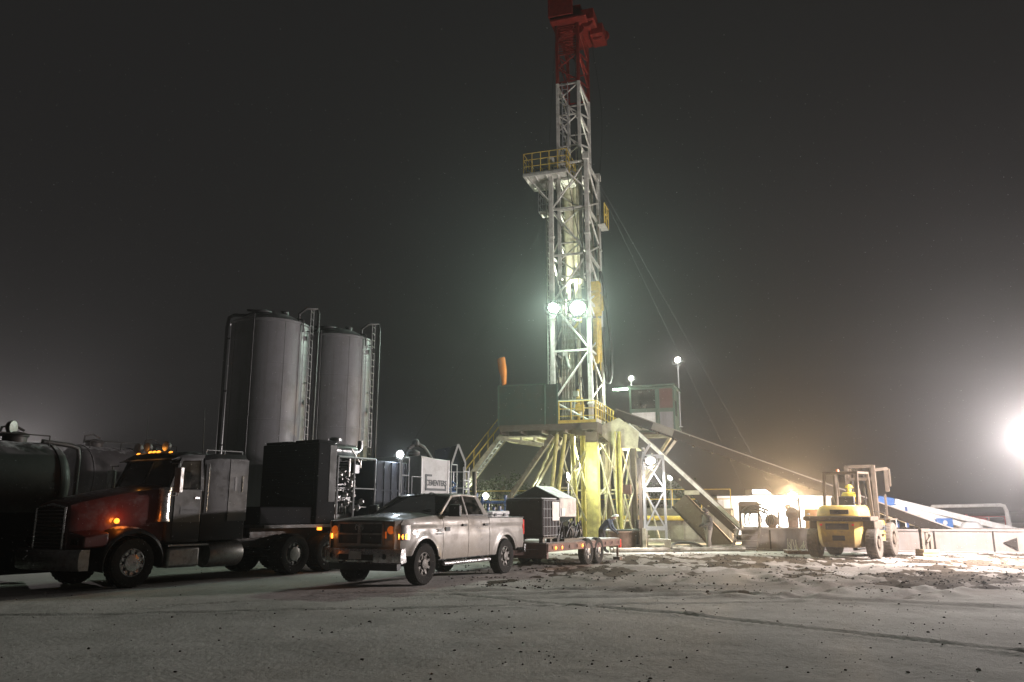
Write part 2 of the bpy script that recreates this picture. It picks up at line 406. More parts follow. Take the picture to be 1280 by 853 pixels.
def height(x, y):
    p = V((x, y)); h = .05 * noise.noise((x * .12, y * .12, 0)) + .022 * noise.noise((x * .7, y * .7, 5)) + .007 * noise.noise((x * 3.1, y * 3.1, 2))
    m = patch(x, y)
    if m > .02:
        h += m * (-.02 + .03 * noise.noise((x * 1.9, y * 1.2, 8)) + .035 * noise.noise((x * 4.1, y * 2.6, 1)) + .03 * abs(noise.noise((x * 8, y * 6, 4))))
    if 16 < y < 34 and x > -4:
        d = track(x, y)
        if d < .6: h += -.05 * math.exp(-(d / .17) ** 2) * (.7 + .5 * noise.noise((x * 5, y * 5, 3))) + .04 * math.exp(-((d - .32) / .1) ** 2)
    for k, r in enumerate(RUTS):
        w = .10 if k < 3 else .2
        for a, b in zip(r[:-1], r[1:]):
            if min(a.y, b.y) - 1.2 > y or max(a.y, b.y) + 1.2 < y: continue
            d = seg_dist(p, a, b)
            if d < .9:
                e = .7 + .3 * noise.noise((x * 2.5, y * 2.5, 6))
                h += e * (-.045 * math.exp(-(d / w) ** 2) + .026 * math.exp(-((d - w * 2) / (w * .8)) ** 2))
    return h
ys = [4.5]
while ys[-1] < 60: ys.append(ys[-1] + max(.05, .0085 * ys[-1] * (1 if ys[-1] < 32 else 1.8)))
ys = [-60, -20, -5, 0, 3] + ys + [75, 100, 150, 220, 320]
xs = [-320, -200, -120, -80, -55, -40] + [-30 + .11 * i for i in range(int(60 / .11) + 1)] + [40, 55, 80, 120, 200, 320]
vs = []; mv = []; mv2 = []
for y in ys:
    for x in xs:
        near = abs(x) < 31 and 4 < y < 61
        vs.append((x, y, height(x, y) if near else 0.)); m_ = patch(x, y) if near else 0.; d_ = track(x, y) if near and 16 < y < 34 and x > -4 else 9.; mv2.append(mudness(x, y) if near else 0.); mv.append(min(1., m_ + (.45 * math.exp(-(d_ / .22) ** 2) if d_ < 1 else 0.)))
nx = len(xs)
fs = [(j * nx + i, j * nx + i + 1, (j + 1) * nx + i + 1, (j + 1) * nx + i) for j in range(len(ys) - 1) for i in range(nx - 1)]
me = bpy.data.meshes.new('ground'); me.from_pydata(vs, [], fs); me.shade_smooth()
at = me.attributes.new('mud', 'FLOAT', 'POINT'); at.data.foreach_set('value', mv); at = me.attributes.new('film', 'FLOAT', 'POINT'); at.data.foreach_set('value', mv2)
ground = bpy.data.objects.new('ground', me); COL.objects.link(ground); tag(ground, None, None, None, 'structure')
gm = bpy.data.materials.new('dirty_snow'); gm.use_nodes = True
nt = gm.node_tree; N = nt.nodes; L = nt.links; b = N['Principled BSDF']
tc = N.new('ShaderNodeTexCoord'); att = N.new('ShaderNodeAttribute'); att.attribute_name = 'mud'
def nz(scale, detail=6, rough=.65, stretch=None):
    n = N.new('ShaderNodeTexNoise'); n.inputs['Scale'].default_value = scale; n.inputs['Detail'].default_value = detail; n.inputs['Roughness'].default_value = rough
    if stretch:
        mp = N.new('ShaderNodeMapping'); mp.inputs['Scale'].default_value = stretch; L.new(tc.outputs['Object'], mp.inputs[0]); L.new(mp.outputs[0], n.inputs['Vector'])
    else: L.new(tc.outputs['Object'], n.inputs['Vector'])
    return n.outputs['Fac']
def mrange(s, a, bb, c=0, d=1):
    n = N.new('ShaderNodeMapRange'); n.inputs[1].default_value = a; n.inputs[2].default_value = bb; n.inputs[3].default_value = c; n.inputs[4].default_value = d; L.new(s, n.inputs[0]); return n.outputs[0]
def math_(op, s, t):
    n = N.new('ShaderNodeMath'); n.operation = op
    for i, q in enumerate((s, t)):
        if isinstance(q, (int, float)): n.inputs[i].default_value = q
        else: L.new(q, n.inputs[i])
    return n.outputs[0]
def mixc(f, c1, c2):
    n = N.new('ShaderNodeMix'); n.data_type = 'RGBA'; L.new(f, n.inputs[0])
    for i, q in ((6, c1), (7, c2)):
        if isinstance(q, tuple): n.inputs[i].default_value = (*q, 1)
        else: L.new(q, n.inputs[i])
    return n.outputs[2]
snowc = mixc(mrange(nz(.35), .3, .75), (.42, .395, .37), (.64, .61, .58))           # packed grey snow to fresher snow
snowc = mixc(mrange(nz(7.), .48, .75, 0, .55), snowc, (.30, .265, .23))               # grit trodden in
mudc = mixc(nz(5.), (.035, .027, .02), (.10, .078, .058))
k = math_('ADD', math_('MULTIPLY', att.outputs['Fac'], .62), math_('MULTIPLY', nz(2.6, 8, .75, (1, .6, 1)), .5))
mudmask = mrange(k, .50, .60)
speck = math_('MAXIMUM', mrange(nz(11., 4, .7), .69, .72), mrange(nz(2.1, 9, .72, (1, .55, 1)), .685, .70))
n_ = N.new('ShaderNodeMath'); n_.operation = 'MAXIMUM'; L.new(mudmask, n_.inputs[0]); L.new(speck, n_.inputs[1])
att2 = N.new('ShaderNodeAttribute'); att2.attribute_name = 'film'
film = mixc(mrange(math_('ADD', math_('MULTIPLY', att2.outputs['Fac'], .9), math_('MULTIPLY', nz(1.2, 7, .7, (1, .5, 1)), 1.0)),   .50, 1.15, 0, .8), snowc, (.20, .17, .145))
col = mixc(n_.outputs[0], film, mudc)
L.new(col, b.inputs['Base Color']); b.inputs['Roughness'].default_value = .95; b.inputs['Specular IOR Level'].default_value = .02
bp = N.new('ShaderNodeBump'); bp.inputs['Strength'].default_value = .55; bp.inputs['Distance'].default_value = .03
L.new(math_('ADD', nz(14., 6), math_('MULTIPLY', nz(55., 3), .35)), bp.inputs['Height']); L.new(bp.outputs[0], b.inputs['Normal'])
me.materials.append(gm)

# loose clods of frozen mud
cb = MB(); rng = random.Random(3)
ico = bmesh.new(); bmesh.ops.create_icosphere(ico, subdivisions=1, radius=1); iv = [v.co.copy() for v in ico.verts]; ifc = [tuple(v.index for v in f.verts) for f in ico.faces]; ico.free()
def clod(x, y, s):
    n0 = rng.random() * 50; z = height(x, y); q1, q2, q3 = rng.uniform(.7, 1.4), rng.uniform(.7, 1.4), rng.uniform(.55, 1.)
    cb.add([(x + s * q.x * q1 * (1 + .7 * noise.noise((q.x * 1.3 + n0, q.y, q.z))), y + s * q.y * q2 * (1 + .7 * noise.noise((q.x, q.y * 1.3 + n0, q.z))), z + s * .2 + s * q3 * q.z * (1 + .6 * noise.noise((q.x, q.y, q.z + n0)))) for q in iv], ifc)
cnt = 0
while cnt < 2600:      # single crumbs, thicker where the ground is churned
    y = 7 + 27.5 * rng.random(); x = rng.uniform(-.62 * y - 2, .68 * y + 1); m = patch(x, y)
    if rng.random() > .05 + m * .9: continue
    clod(x, y, .006 + .018 * rng.random() ** 4 + .03 * m * rng.random() ** 2.5); cnt += 1
for k in range(230):       # clusters thrown off tyres
    far = k < 190
    y = rng.uniform(17.5, 33.5) if far else 7.5 + 11 * rng.random(); x = rng.uniform(-1.5 if far else -.25 * y, .68 * y)
    sx, sy = rng.uniform(.15, .7), rng.uniform(.1, .45)
    for q in range(rng.randint(8, 36) if far else rng.randint(5, 18)): clod(x + rng.gauss(0, sx), y + rng.gauss(0, sy), (.006 + .030 * rng.random() ** 4) * (1. if far else .55))
o = cb.build('mud_clods', M['concrete'], smooth=25); tag(o, 'dark frozen mud clods scattered over the snow', 'mud', None, 'stuff')

# ------------------------------------------------------------------ world and haze
W = bpy.data.worlds.new('World'); S.world = W; W.use_nodes = True
bg = W.node_tree.nodes['Background']; bg.inputs[0].default_value = (1, .965, .945, 1); bg.inputs[1].default_value = .0142
HAZE = .00108
hz = MB().box(-335, 335, -65, 335, -1.2, 60).build('haze', None); hz.data.materials.clear()
hm = bpy.data.materials.new('snowy_air'); hm.use_nodes = True; nt = hm.node_tree; nt.nodes.remove(nt.nodes['Principled BSDF'])
pv = nt.nodes.new('ShaderNodeVolumePrincipled'); pv.inputs['Color'].default_value = (.95, .95, .95, 1); pv.inputs['Density'].default_value = HAZE; pv.inputs['Anisotropy'].default_value = .84
nt.links.new(pv.outputs[0], nt.nodes['Material Output'].inputs['Volume']); hz.data.materials.append(hm); tag(hz, None, None, None, 'stuff')

# ------------------------------------------------------------------ wheels
def wheel(parent, x, y, r, w, out, rimr, spokes=8, tyre='rubber', rim='dullchrome', hub=.07, dual=False):
    """axle along y; out = +1/-1 outer side"""
    t = MB(); h = w / 2
    prof = [(rimr, -h * .85), (r * .80, -h), (r * .95, -h * .95), (r, -h * .72), (r * 1.0, 0), (r, h * .72), (r * .95, h * .95), (r * .80, h), (rimr, h * .85), (rimr * .94, h * .6), (rimr * .94, -h * .6), (rimr, -h * .85)]
    t.lathe(prof, (0, 0, 0), 'y', 36, cap=False)
    nl = 30
    for k in range(nl):     # tread blocks
        a = 2 * PI * k / nl
        for sgn in (-1, 1):
            c = V((math.cos(a + .04 * sgn) * r, sgn * h * .42, math.sin(a + .04 * sgn) * r)); d = V((math.cos(a), 0, math.sin(a))); tt = V((-math.sin(a), 0, math.cos(a)))
            t.beam(c - d * .01, c + d * .007, h * .7, 2 * PI * r / nl * .55, up=tt)
    o = t.build('wheel', M[tyre], parent); o.location = (x, y, r)
    m = MB(); m.lathe([(rimr * .99, out * h * .8), (rimr * .93, out * h * .84), (rimr * .88, out * h * .45), (rimr * .5, out * h * .38), (rimr * .34, out * h * .5), (hub * 1.6, out * h * .62), (hub * 1.5, out * h * .95), (hub * .9, out * h * 1.02), (.005, out * h * 1.02)], (0, 0, 0), 'y', 32, cap=False)
    for k in range(spokes):
        a = 2 * PI * (k + .5) / spokes; d = V((math.cos(a), 0, math.sin(a)))
        m.beam(d * rimr * .34 + V((0, out * h * .55, 0)), d * rimr * .9 + V((0, out * h * .68, 0)), rimr * .22, .03, up=(0, 1, 0))
    for k in range(8):
        a = 2 * PI * k / 8; d = V((math.cos(a), 0, math.sin(a))) * hub * 2.1
        m.tube(d + V((0, out * h * .5, 0)), d + V((0, out * h * .75, 0)), .014, 6)
    m.build('rim', M[rim], o)
    d = MB(); d.lathe([(rimr * .9, out * h * .3), (.01, out * h * .3)], (0, 0, 0), 'y', 24, cap=False); d.build('brake_drum', M['blackplastic'], o)
    return o

# ------------------------------------------------------------------ pickup truck
PH = R(62)
fl = G(522, 731)
cpx, cpy = fl.x - .87 * math.sin(PH), fl.y + .87 * math.cos(PH)
pk = thing('pickup_truck', 'dirty silver crew cab pickup truck with amber parking lights on, parked nose to camera', 'pickup truck', (cpx, cpy, 0), PH + PI)
WB = 3.64; WR = .43; AR = .525; PS = 1.06
pk.scale = (PS, PS, PS)
for x, y in ((0, .87), (0, -.87), (-WB, .87), (-WB, -.87)):
    wheel(pk, x, y, WR, .28, 1 if y > 0 else -1, .245, 8, rim='rimdirty')
def ztop(x):
    if x > -.75: return 1.455 - .12 * max(0, (x + .75) / 1.7) ** 1.4
    if x > -2.82: return 1.455
    return 1.395
def wid(x):
    w = 1.0
    if x > .35: w -= .16 * ((x - .35) / .62) ** 2
    if x < -4.35: w -= .03 * ((-4.35 - x) / .35)
    return w
def side_ring(x, sgn, n=12, gap=0.):
    zt = ztop(x); zb = .50 if -3.2 < x < -.6 else .56
    if x > .3 or x < -4.15: zb = .62
    ad = 9
    for xc in (0, -WB):
        dx = abs(x - xc)
        if dx < AR: zb = max(zb, .44 + math.sqrt(AR * AR - dx * dx))
    w = wid(x); out = []
    for k in range(n + 1):
        s = k / n; z = zb + (zt - zb) * s
        g = (z - .5) / .95
        y = w * (.965 + .035 * math.sin(PI * min(1, max(0, g * .8 + .12))))
        y += .014 * math.exp(-((z - 1.27) / .05) ** 2) - .016 * math.exp(-((z - 1.16) / .06) ** 2)   # shoulder crease
        if g > .85: y -= w * .055 * ((g - .85) / .15) ** 2 if x > -2.82 else w * .02 * ((g - .85) / .2) ** 2
        for xc in (0, -WB):
            d = math.hypot(x - xc, z - .44)
            y += .032 * math.exp(-((d - AR - .02) / .07) ** 2)
        out.append((x, sgn * (y - gap), z))
    return out
def frange(a, b, st):
    n = max(1, round(abs(b - a) / st)); return [a + (b - a) * i / n for i in range(n + 1)]
def panel(name, x0, x1, sgn, parent=pk, m='pickup'):
    mb = MB(); rs = [side_ring(x, sgn) for x in frange(x0, x1, .035)]
    inn = [[(p[0], p[1] - sgn * .03, p[2]) for p in r] for r in rs]
    mb.loft(rs, False); mb.loft(inn, False)
    for k in range(len(rs) - 1):
        mb.add([rs[k][0], rs[k + 1][0], inn[k + 1][0], inn[k][0]], [(0, 1, 2, 3)]); mb.add([rs[k][-1], rs[k + 1][-1], inn[k + 1][-1], inn[k][-1]], [(0, 1, 2, 3)])
    for r_, i_ in ((rs[0], inn[0]), (rs[-1], inn[-1])):
        for k in range(len(r_) - 1): mb.add([r_[k], r_[k + 1], i_[k + 1], i_[k]], [(0, 1, 2, 3)])
    return mb.build(name, M[m], parent, smooth=35)
for sgn in (1, -1):
    panel('fender', .93, -.70, sgn)
    for x0, x1 in ((-.715, -1.80), (-1.815, -2.80)):
        d = panel('door', x0, x1, sgn)
        h = MB(); xh = x1 + .2
        h.box(xh - .10, xh + .10, sgn * 1.005 - .03, sgn * 1.005 + .03, 1.20, 1.25)
        h.build('door_handle', M['blackplastic'], d, bev=.012)
    panel('bed_side', -2.82, -4.670, sgn)
# hood
mb = MB(); rings = []
for x in frange(.95, -.62, .08):
    zt = ztop(x) - .005; w = wid(x) * .945; r = []
    for k in range(13):
        t = -1 + 2 * k / 12; bulge = .055 * (1 - abs(t) ** 2.2) + .02 * (1 if abs(t) < .55 else max(0, 1 - (abs(t) - .55) / .12))
        r.append((x + (.03 * (1 - t * t) if x > .9 else 0), t * w, zt + bulge * min(1, (1.02 - x) / .25)))
    rings.append(r)
mb.loft(rings, False); mb.build('hood', M['pickup'], pk, smooth=50)
# dark core so that nothing shows through the gaps
mb = MB(); mb.box(-.62, .86, -.66, .66, .55, 1.28); mb.box(-3.2, -.62, -.93, .93, .48, .58); mb.box(-4.640, -.6, -.62, .62, .45, .8)
mb.box(-2.80, -.6, -.935, -.925, .55, 1.4); mb.box(-2.80, -.6, .925, .935, .55, 1.4)
mb.tube((0, -.8, WR), (0, .8, WR), .07); mb.tube((-WB, -.8, WR), (-WB, .8, WR), .08); mb.ball((-WB, 0, WR), .17); mb.ball((0, .2, WR), .14)
for y in (-.45, .45): mb.box(-4.740, .9, y - .05, y + .05, .50, .66)
mb.build('chassis', M['blackplastic'], pk)
# bed
mb = MB(); mb.box(-4.640, -2.85, -.9, .9, .82, .86); mb.box(-2.86, -2.80, -.93, .93, .8, 1.375); mb.box(-4.680, -4.62, -.93, .93, .62, 1.375)
for y in (-.9, .9): mb.box(-4.640, -2.85, y - .03, y + .03, .8, 1.375)
mb.build('bed', M['pickup'], pk)
mb = MB()
for y in (-.955, .955): mb.box(-4.670, -2.84, y - .035, y + .035, 1.38, 1.407)
mb.build('rail_cap', M['blackplastic'], pk, bev=.01)
mb = MB(); mb.box(-4.695, -4.660, -.9, .9, .66, 1.37); tg = mb.build('tailgate', M['pickup'], pk, bev=.02)
mb = MB(); mb.loft([[(-4.670, y, .50), (-4.840 + .1 * (abs(y) / 1.0) ** 3, y, .50), (-4.840 + .1 * abs(y) ** 3, y, .68), (-4.670, y, .70)] for y in frange(-1.0, 1.0, .1)]); mb.build('rear_bumper', M['chrome'], pk)
for sgn in (1, -1):
    mb = MB(); mb.box(-4.705, -4.640, sgn * .90 - .075, sgn * .90 + .085, .95, 1.33); mb.build('tail_lamp', M['redlens'], pk, bev=.015)
# front face
mb = MB()
def fx(y, z): return .955 - .16 * abs(y) ** 3 - .05 * (z - .8)
mb.loft([[(fx(y, .74) - .05, y, .70), (fx(y, .80), y, .80), (fx(y, 1.05) + .01, y, 1.05), (fx(y, 1.28) + .01, y, 1.28), (fx(y, 1.3) - .06, y, 1.35)] for y in frange(-.93, .93, .06)], False)
mb.build('grille_surround', M['pickup'], pk, smooth=60)
mb = MB()
for (z0, z1, e) in ((.86, 1.285, .025),):
    mb.loft([[(fx(y, z0) + e, y, z0), (fx(y, z1) + e + .005, y, z1), (fx(y, z1) - .05, y, z1), (fx(y, z0) - .05, y, z0)] for y in frange(-.56, .56, .07)])
gr = mb.build('grille', M['blackplastic'], pk)
mb = MB()
def bar(y0, z0, y1, z1, w, e=.05):
    n = 8
    pts = [(y0 + (y1 - y0) * i / n, z0 + (z1 - z0) * i / n) for i in range(n + 1)]
    for a, c in zip(pts[:-1], pts[1:]): mb.beam((fx(*a) + e, *a), (fx(*c) + e, *c), w, .035)
bar(-.57, 1.07, .57, 1.07, .06); bar(0, .86, 0, 1.29, .085); bar(-.58, .855, .58, .855, .04); bar(-.57, 1.29, .57, 1.29, .04)
bar(-.58, .85, -.57, 1.29, .035); bar(.58, .85, .57, 1.29, .035)
mb.build('crossbar', M['dullchrome'], gr)
mb = MB()
for z in [.88 + .03 * i for i in range(14)]: bar(-.55, z, .55, z, .008, .03)
mb.build('mesh_bars', M['darksteel'], gr)
mb = MB(); hx = fx(0, 1.06) + .07   # horned head emblem
mb.prism([(hx, -.04, 1.24), (hx, -.022, 1.15), (hx, 0, 1.11), (hx, .022, 1.15), (hx, .04, 1.24), (hx, 0, 1.26)], (.012, 0, 0))
for s_ in (-1, 1): mb.path([(hx, s_ * .03, 1.24), (hx, s_ * .08, 1.255), (hx, s_ * .105, 1.20), (hx, s_ * .09, 1.16), (hx, s_ * .065, 1.175)], .011, 6)
mb.build('emblem', M['chrome'], gr)
for sgn in (1, -1):
    mb = MB(); ring = []
    for (y, e) in ((.61, .02), (.72, .02), (.83, .02), (.92, .0), (.97, -.06), (.985, -.16)):
        xx = fx(y, 1.0) + e
        ring.append([(xx, sgn * y, .945), (xx + .005, sgn * y, 1.09), (xx - .01, sgn * y, 1.25), (xx - .08, sgn * y, 1.25), (xx - .08, sgn * y, .945)])
    mb.loft(ring); hl = mb.build('headlight', M['dullchrome'], pk, smooth=50)
    mb = MB(); ring = []
    for (y, e) in ((.83, .028), (.90, .012), (.955, -.04), (.985, -.12)):
        xx = fx(y, 1.0) + e
        ring.append([(xx, sgn * y, .965), (xx + .005, sgn * y, 1.02), (xx + .002, sgn * y, 1.07), (xx - .03, sgn * y, 1.07), (xx - .03, sgn * y, .965)])
    mb.loft(ring); mb.build('indicator', M['headglow'], hl)
    mb = MB(); ring = []
    for (y, e) in ((.615, .026), (.65, .026)):
        xx = fx(y, 1.0) + e
        ring.append([(xx, sgn * y, .98), (xx + .005, sgn * y, 1.12), (xx - .03, sgn * y, 1.12), (xx - .03, sgn * y, .98)])
    mb.loft(ring); mb.build('side_marker', M['ambersoft'], hl)
    mb = MB(); mb.lathe([(.085, 0), (.08, .012), (.02, .02)], (fx(.74, 1) + .03, sgn * .74, 1.15), 'x', 16); mb.build('reflector', M['ambersoft'], hl)
mb = MB()
def bx(y): return 1.10 - .22 * abs(y) ** 3.2
mb.loft([[(bx(y) - .06, y, .47), (bx(y), y, .50), (bx(y) + .015, y, .64), (bx(y) - .02, y, .765), (bx(y) - .14, y, .775), (bx(y) - .2, y, .5)] for y in frange(-1.0, 1.0, .06)])
fb = mb.build('front_bumper', M['chrome'], pk, smooth=45)
mb = MB(); mb.loft([[(bx(y) + .018, y, .54), (bx(y) + .018, y, .66), (bx(y) - .1, y, .66), (bx(y) - .1, y, .54)] for y in frange(-.45, .45, .09)]); mb.build('air_intake', M['blackplastic'], fb)
mb = MB(); mb.box(bx(0) + .02, bx(0) + .03, -.16, .16, .56, .72); mb.build('licence_plate', M['plate'], fb)
for s_ in (-1, 1):
    mb = MB(); mb.lathe([(.06, 0), (.055, .012), (.01, .016)], (bx(.68) + .005, s_ * .68, .62), 'x', 16); mb.build('fog_lamp', M['glasstint'], fb)
mb = MB(); mb.loft([[(.98 - .15 * abs(y) ** 3, y, .33), (1.02 - .18 * abs(y) ** 3, y, .47), (.85 - .15 * abs(y) ** 3, y, .47), (.85 - .15 * abs(y) ** 3, y, .36)] for y in frange(-.9, .9, .1)]); mb.build('air_dam', M['blackplastic'], pk)
# greenhouse
A0, A1 = (-.66, .905, 1.45), (-1.40, .735, 1.885)
B0, B1 = (-1.81, .93, 1.45), (-1.83, .745, 1.915)
C0, C1 = (-2.80, .93, 1.45), (-2.52, .735, 1.89)
mb = MB()
for s_ in (1, -1):
    f = lambda p: (p[0], p[1] * s_, p[2])
    mb.beam(f(A0), f(A1), .075, .06, (0, 1, 0)); mb.beam(f(B0), f(B1), .085, .05, (0, 1, 0))
    mb.hexa([f((-2.84, .95, 1.44)), f((-2.60, .945, 1.44)), f((-2.60, .86, 1.44)), f((-2.84, .86, 1.44)), f((-2.60, .755, 1.90)), f((-2.42, .755, 1.905)), f((-2.42, .68, 1.905)), f((-2.60, .68, 1.90))])
    mb.beam(f(A1), f(B1), .07, .05); mb.beam(f(B1), f(C1), .07, .05)
mb.beam((-2.80, -.9, 1.44), (-2.80, .9, 1.44), .06, .12)
mb.build('cab_frame', M['pickup'], pk, bev=.015)
mb = MB(); rings = []
for x, z, w in ((-1.33, 1.868, .70), (-1.42, 1.905, .745), (-1.6, 1.928, .765), (-1.95, 1.94, .77), (-2.3, 1.93, .765), (-2.5, 1.91, .755), (-2.60, 1.878, .73)):
    r = [(x, w * t, z + .035 * (1 - t * t) - (.03 if abs(t) == 1 else 0)) for t in (-1, -.94, -.6, -.3, 0, .3, .6, .94, 1)]
    rings.append(r + [(x, w, z - .05), (x, -w, z - .05)])
mb.loft(rings); mb.build('roof', M['pickup'], pk, smooth=50)
mb = MB()
for k in (-2, -1, 0, 1, 2): mb.box(-1.46, -1.38, k * .14 - .03, k * .14 + .03, 1.935, 1.955)
mb.box(-1.75, -1.66, -.04, .04, 1.96, 1.985)
mb.build('clearance_lamp', M['blackplastic'], pk, bev=.008)
def pane(name, pts, th, m, parent=pk):
    mb = MB(); mb.prism(pts, th); return mb.build(name, M[m], parent, smooth=20)
pane('windshield', [(-.62, -.83, 1.46), (-.54, -.4, 1.475), (-.52, 0, 1.48), (-.54, .4, 1.475), (-.62, .83, 1.46), (-1.375, .69, 1.88), (-1.33, .35, 1.90), (-1.32, 0, 1.905), (-1.33, -.35, 1.90), (-1.375, -.69, 1.88)], (-.01, 0, .004), 'glassdark')
for s_ in (1, -1):
    pane('side_window', [(-.80, s_ * .91, 1.46), (-1.78, s_ * .925, 1.46), (-1.80, s_ * .76, 1.875), (-1.45, s_ * .752, 1.86)], (0, -s_ * .006, 0), 'glassdark')
    pane('side_window', [(-1.86, s_ * .925, 1.46), (-2.70, s_ * .925, 1.46), (-2.48, s_ * .765, 1.86), (-1.87, s_ * .76, 1.875)], (0, -s_ * .006, 0), 'glasstint')
pane('rear_window', [(-2.80, -.82, 1.50), (-2.80, .82, 1.50), (-2.58, .68, 1.87), (-2.58, -.68, 1.87)], (.006, 0, 0), 'glasstint')
for s_ in (1, -1):
    mb = MB(); mb.beam((-.72, s_ * .955, 1.452), (-2.78, s_ * .96, 1.452), .03, .02); mb.build('window_trim', M['blackplastic'], pk)
    mb = MB(); mb.tube((.78, s_ * .35, .52), (1.13, s_ * .35, .50), .022, 8); mb.path([(1.13, s_ * .35 - .05, .50), (1.18, s_ * .35, .50), (1.13, s_ * .35 + .05, .50)], .02, 6); mb.build('tow_hook', M['darksteel'], pk)
mb = MB(); mb.tube((-.45, -.86, 1.44), (-.62, -.86, 2.2), .006, 5); mb.build('antenna', M['blackplastic'], pk)
# cabin
mb = MB(); mb.box(-.95, -.55, -.86, .86, 1.1, 1.44); mb.box(-2.75, -.62, -.9, .9, .6, .64)
mb.box(-1.1, -.95, .02, .06, 1.25, 1.30)
mb.lathe([(.185, -.012), (.20, 0), (.185, .012), (.17, 0), (.185, -.012)], (-1.1, .42, 1.38), 'x', 24, cap=False); mb.box(-1.11, -1.09, .24, .60, 1.37, 1.39)
mb.box(-1.30, -1.22, -.12, .12, 1.74, 1.82)
mb.build('dashboard', M['interior'], pk)
for y in (.42, -.42):
    for x0 in (-1.55, -2.4):
        mb = MB(); mb.box(x0 - .05, x0 + .5, y - .26, y + .26, .75, .95); mb.hexa([(x0 - .12, y - .25, .9), (x0 + .05, y - .25, .9), (x0 + .05, y + .25, .9), (x0 - .12, y + .25, .9), (x0 - .28, y - .22, 1.5), (x0 - .16, y - .22, 1.5), (x0 - .16, y + .22, 1.5), (x0 - .28, y + .22, 1.5)])
        mb.box(x0 - .30, x0 - .19, y - .13, y + .13, 1.53, 1.73); mb.build('seat', M['seat'], pk, bev=.03)
# mirrors, wipers, steps, badge, side lettering
for s_ in (1, -1):
    mb = MB(); mb.hexa([(-.98, s_ * 1.02, 1.42), (-.86, s_ * 1.0, 1.42), (-.90, s_ * 1.28, 1.42), (-1.0, s_ * 1.30, 1.42), (-.98, s_ * 1.02, 1.70), (-.86, s_ * 1.02, 1.68), (-.90, s_ * 1.27, 1.67), (-1.0, s_ * 1.29, 1.69)])
    mb.beam((-.84, s_ * .92, 1.46), (-.93, s_ * 1.08, 1.46), .09, .05)
    mb.build('mirror', M['blackplastic'], pk, bev=.025)
    mb = MB(); mb.tube((-.70, s_ * 1.02, .40), (-2.75, s_ * 1.02, .40), .045, 10)
    for x in (-.9, -1.75, -2.6): mb.tube((x, s_ * .8, .52), (x, s_ * 1.0, .41), .02, 6)
    mb.build('side_step', M['chrome'], pk)
mb = MB()
for y in (-.55, .12): mb.beam((-.58, y, 1.485), (-.75, y + .5, 1.58), .018, .012)
mb.build('wiper', M['blackplastic'], pk)
for txt, sz, z in (('2500', .09, 1.125), ('HEAVY DUTY', .04, 1.05)):
    text_mesh(txt, 'badge', sz, M['white'], pk, (-.57, 1.022, z), (R(90), 0, R(180)), .004, 1.15, .002)  # white colour stands in for the bright reflection on chrome letters
mb = MB(); mb.box(-.98, -.80, 1.003, 1.009, 1.10, 1.19); mb.build('door_decal', M['lettering'], pk)
pkm = pk.matrix_basis.copy(); pkm = Matrix.Translation(pk.location) @ Matrix.Rotation(PH + PI, 4, 'Z') @ Matrix.Scale(PS, 4)
for sgn in (1, -1): point('indicator_light', pkm @ V((1.05, sgn * .93, 1.03)), (1, .30, .04), .8, .04)
# toolboxes lying in the bed
def onpk(x, y, z): return pkm @ V((x, y, z))
t = thing('toolbox', 'white lidded toolbox across the rear of the pickup bed', 'toolbox', onpk(-3.85, .45, .87), PH + PI)
mb = MB(); mb.box(-.55, .55, -.25, .25, 0, .62); mb.build('body', M['hopper'], t, bev=.015)
mb = MB(); mb.box(-.57, .57, -.27, .27, .625, .72); l_ = mb.build('lid', M['white'], t, bev=.02)
mb = MB(); mb.box(.2, .3, .27, .285, .58, .66); mb.box(-.3, -.2, .27, .285, .58, .66); mb.build('latch', M['blackplastic'], l_)
t = thing('equipment_case', 'small black case standing in the pickup bed behind the cab', 'case', onpk(-3.12, .55, .87), PH + PI)
mb = MB(); mb.box(-.2, .2, -.25, .25, 0, .62); mb.build('body', M['blackplastic'], t, bev=.03)
mb = MB(); mb.box(-.21, .21, -.26, .26, .63, .70); l_ = mb.build('lid', M['blackplastic'], t, bev=.02)
mb = MB(); mb.path([(-.08, 0, .7), (-.08, 0, .75), (.08, 0, .75), (.08, 0, .7)], .012, 6); mb.build('handle', M['darksteel'], l_)

# ------------------------------------------------------------------ articulated truck: tractor
TH = R(59)
fw = G(158, 735); tcx, tcy = fw.x - 1.02 * math.sin(TH), fw.y + 1.02 * math.cos(TH)
TM = Matrix.Translation((tcx, tcy, 0)) @ Matrix.Rotation(TH + PI, 4, 'Z')
tk = thing('semi_truck', 'dark conventional semi truck with red lit hood, amber roof lights and chrome bumper', 'truck', (tcx, tcy, 0), TH + PI)
for x, y in ((0, 1.02), (0, -1.02)): wheel(tk, x, y, .53, .30, 1 if y > 0 else -1, .30, 10, hub=.12, rim='chrome')
for x in (-4.75, -6.05):
    for y in (.92, -.92): wheel(tk, x, y, .52, .55, 1 if y > 0 else -1, .30, 10, hub=.12)
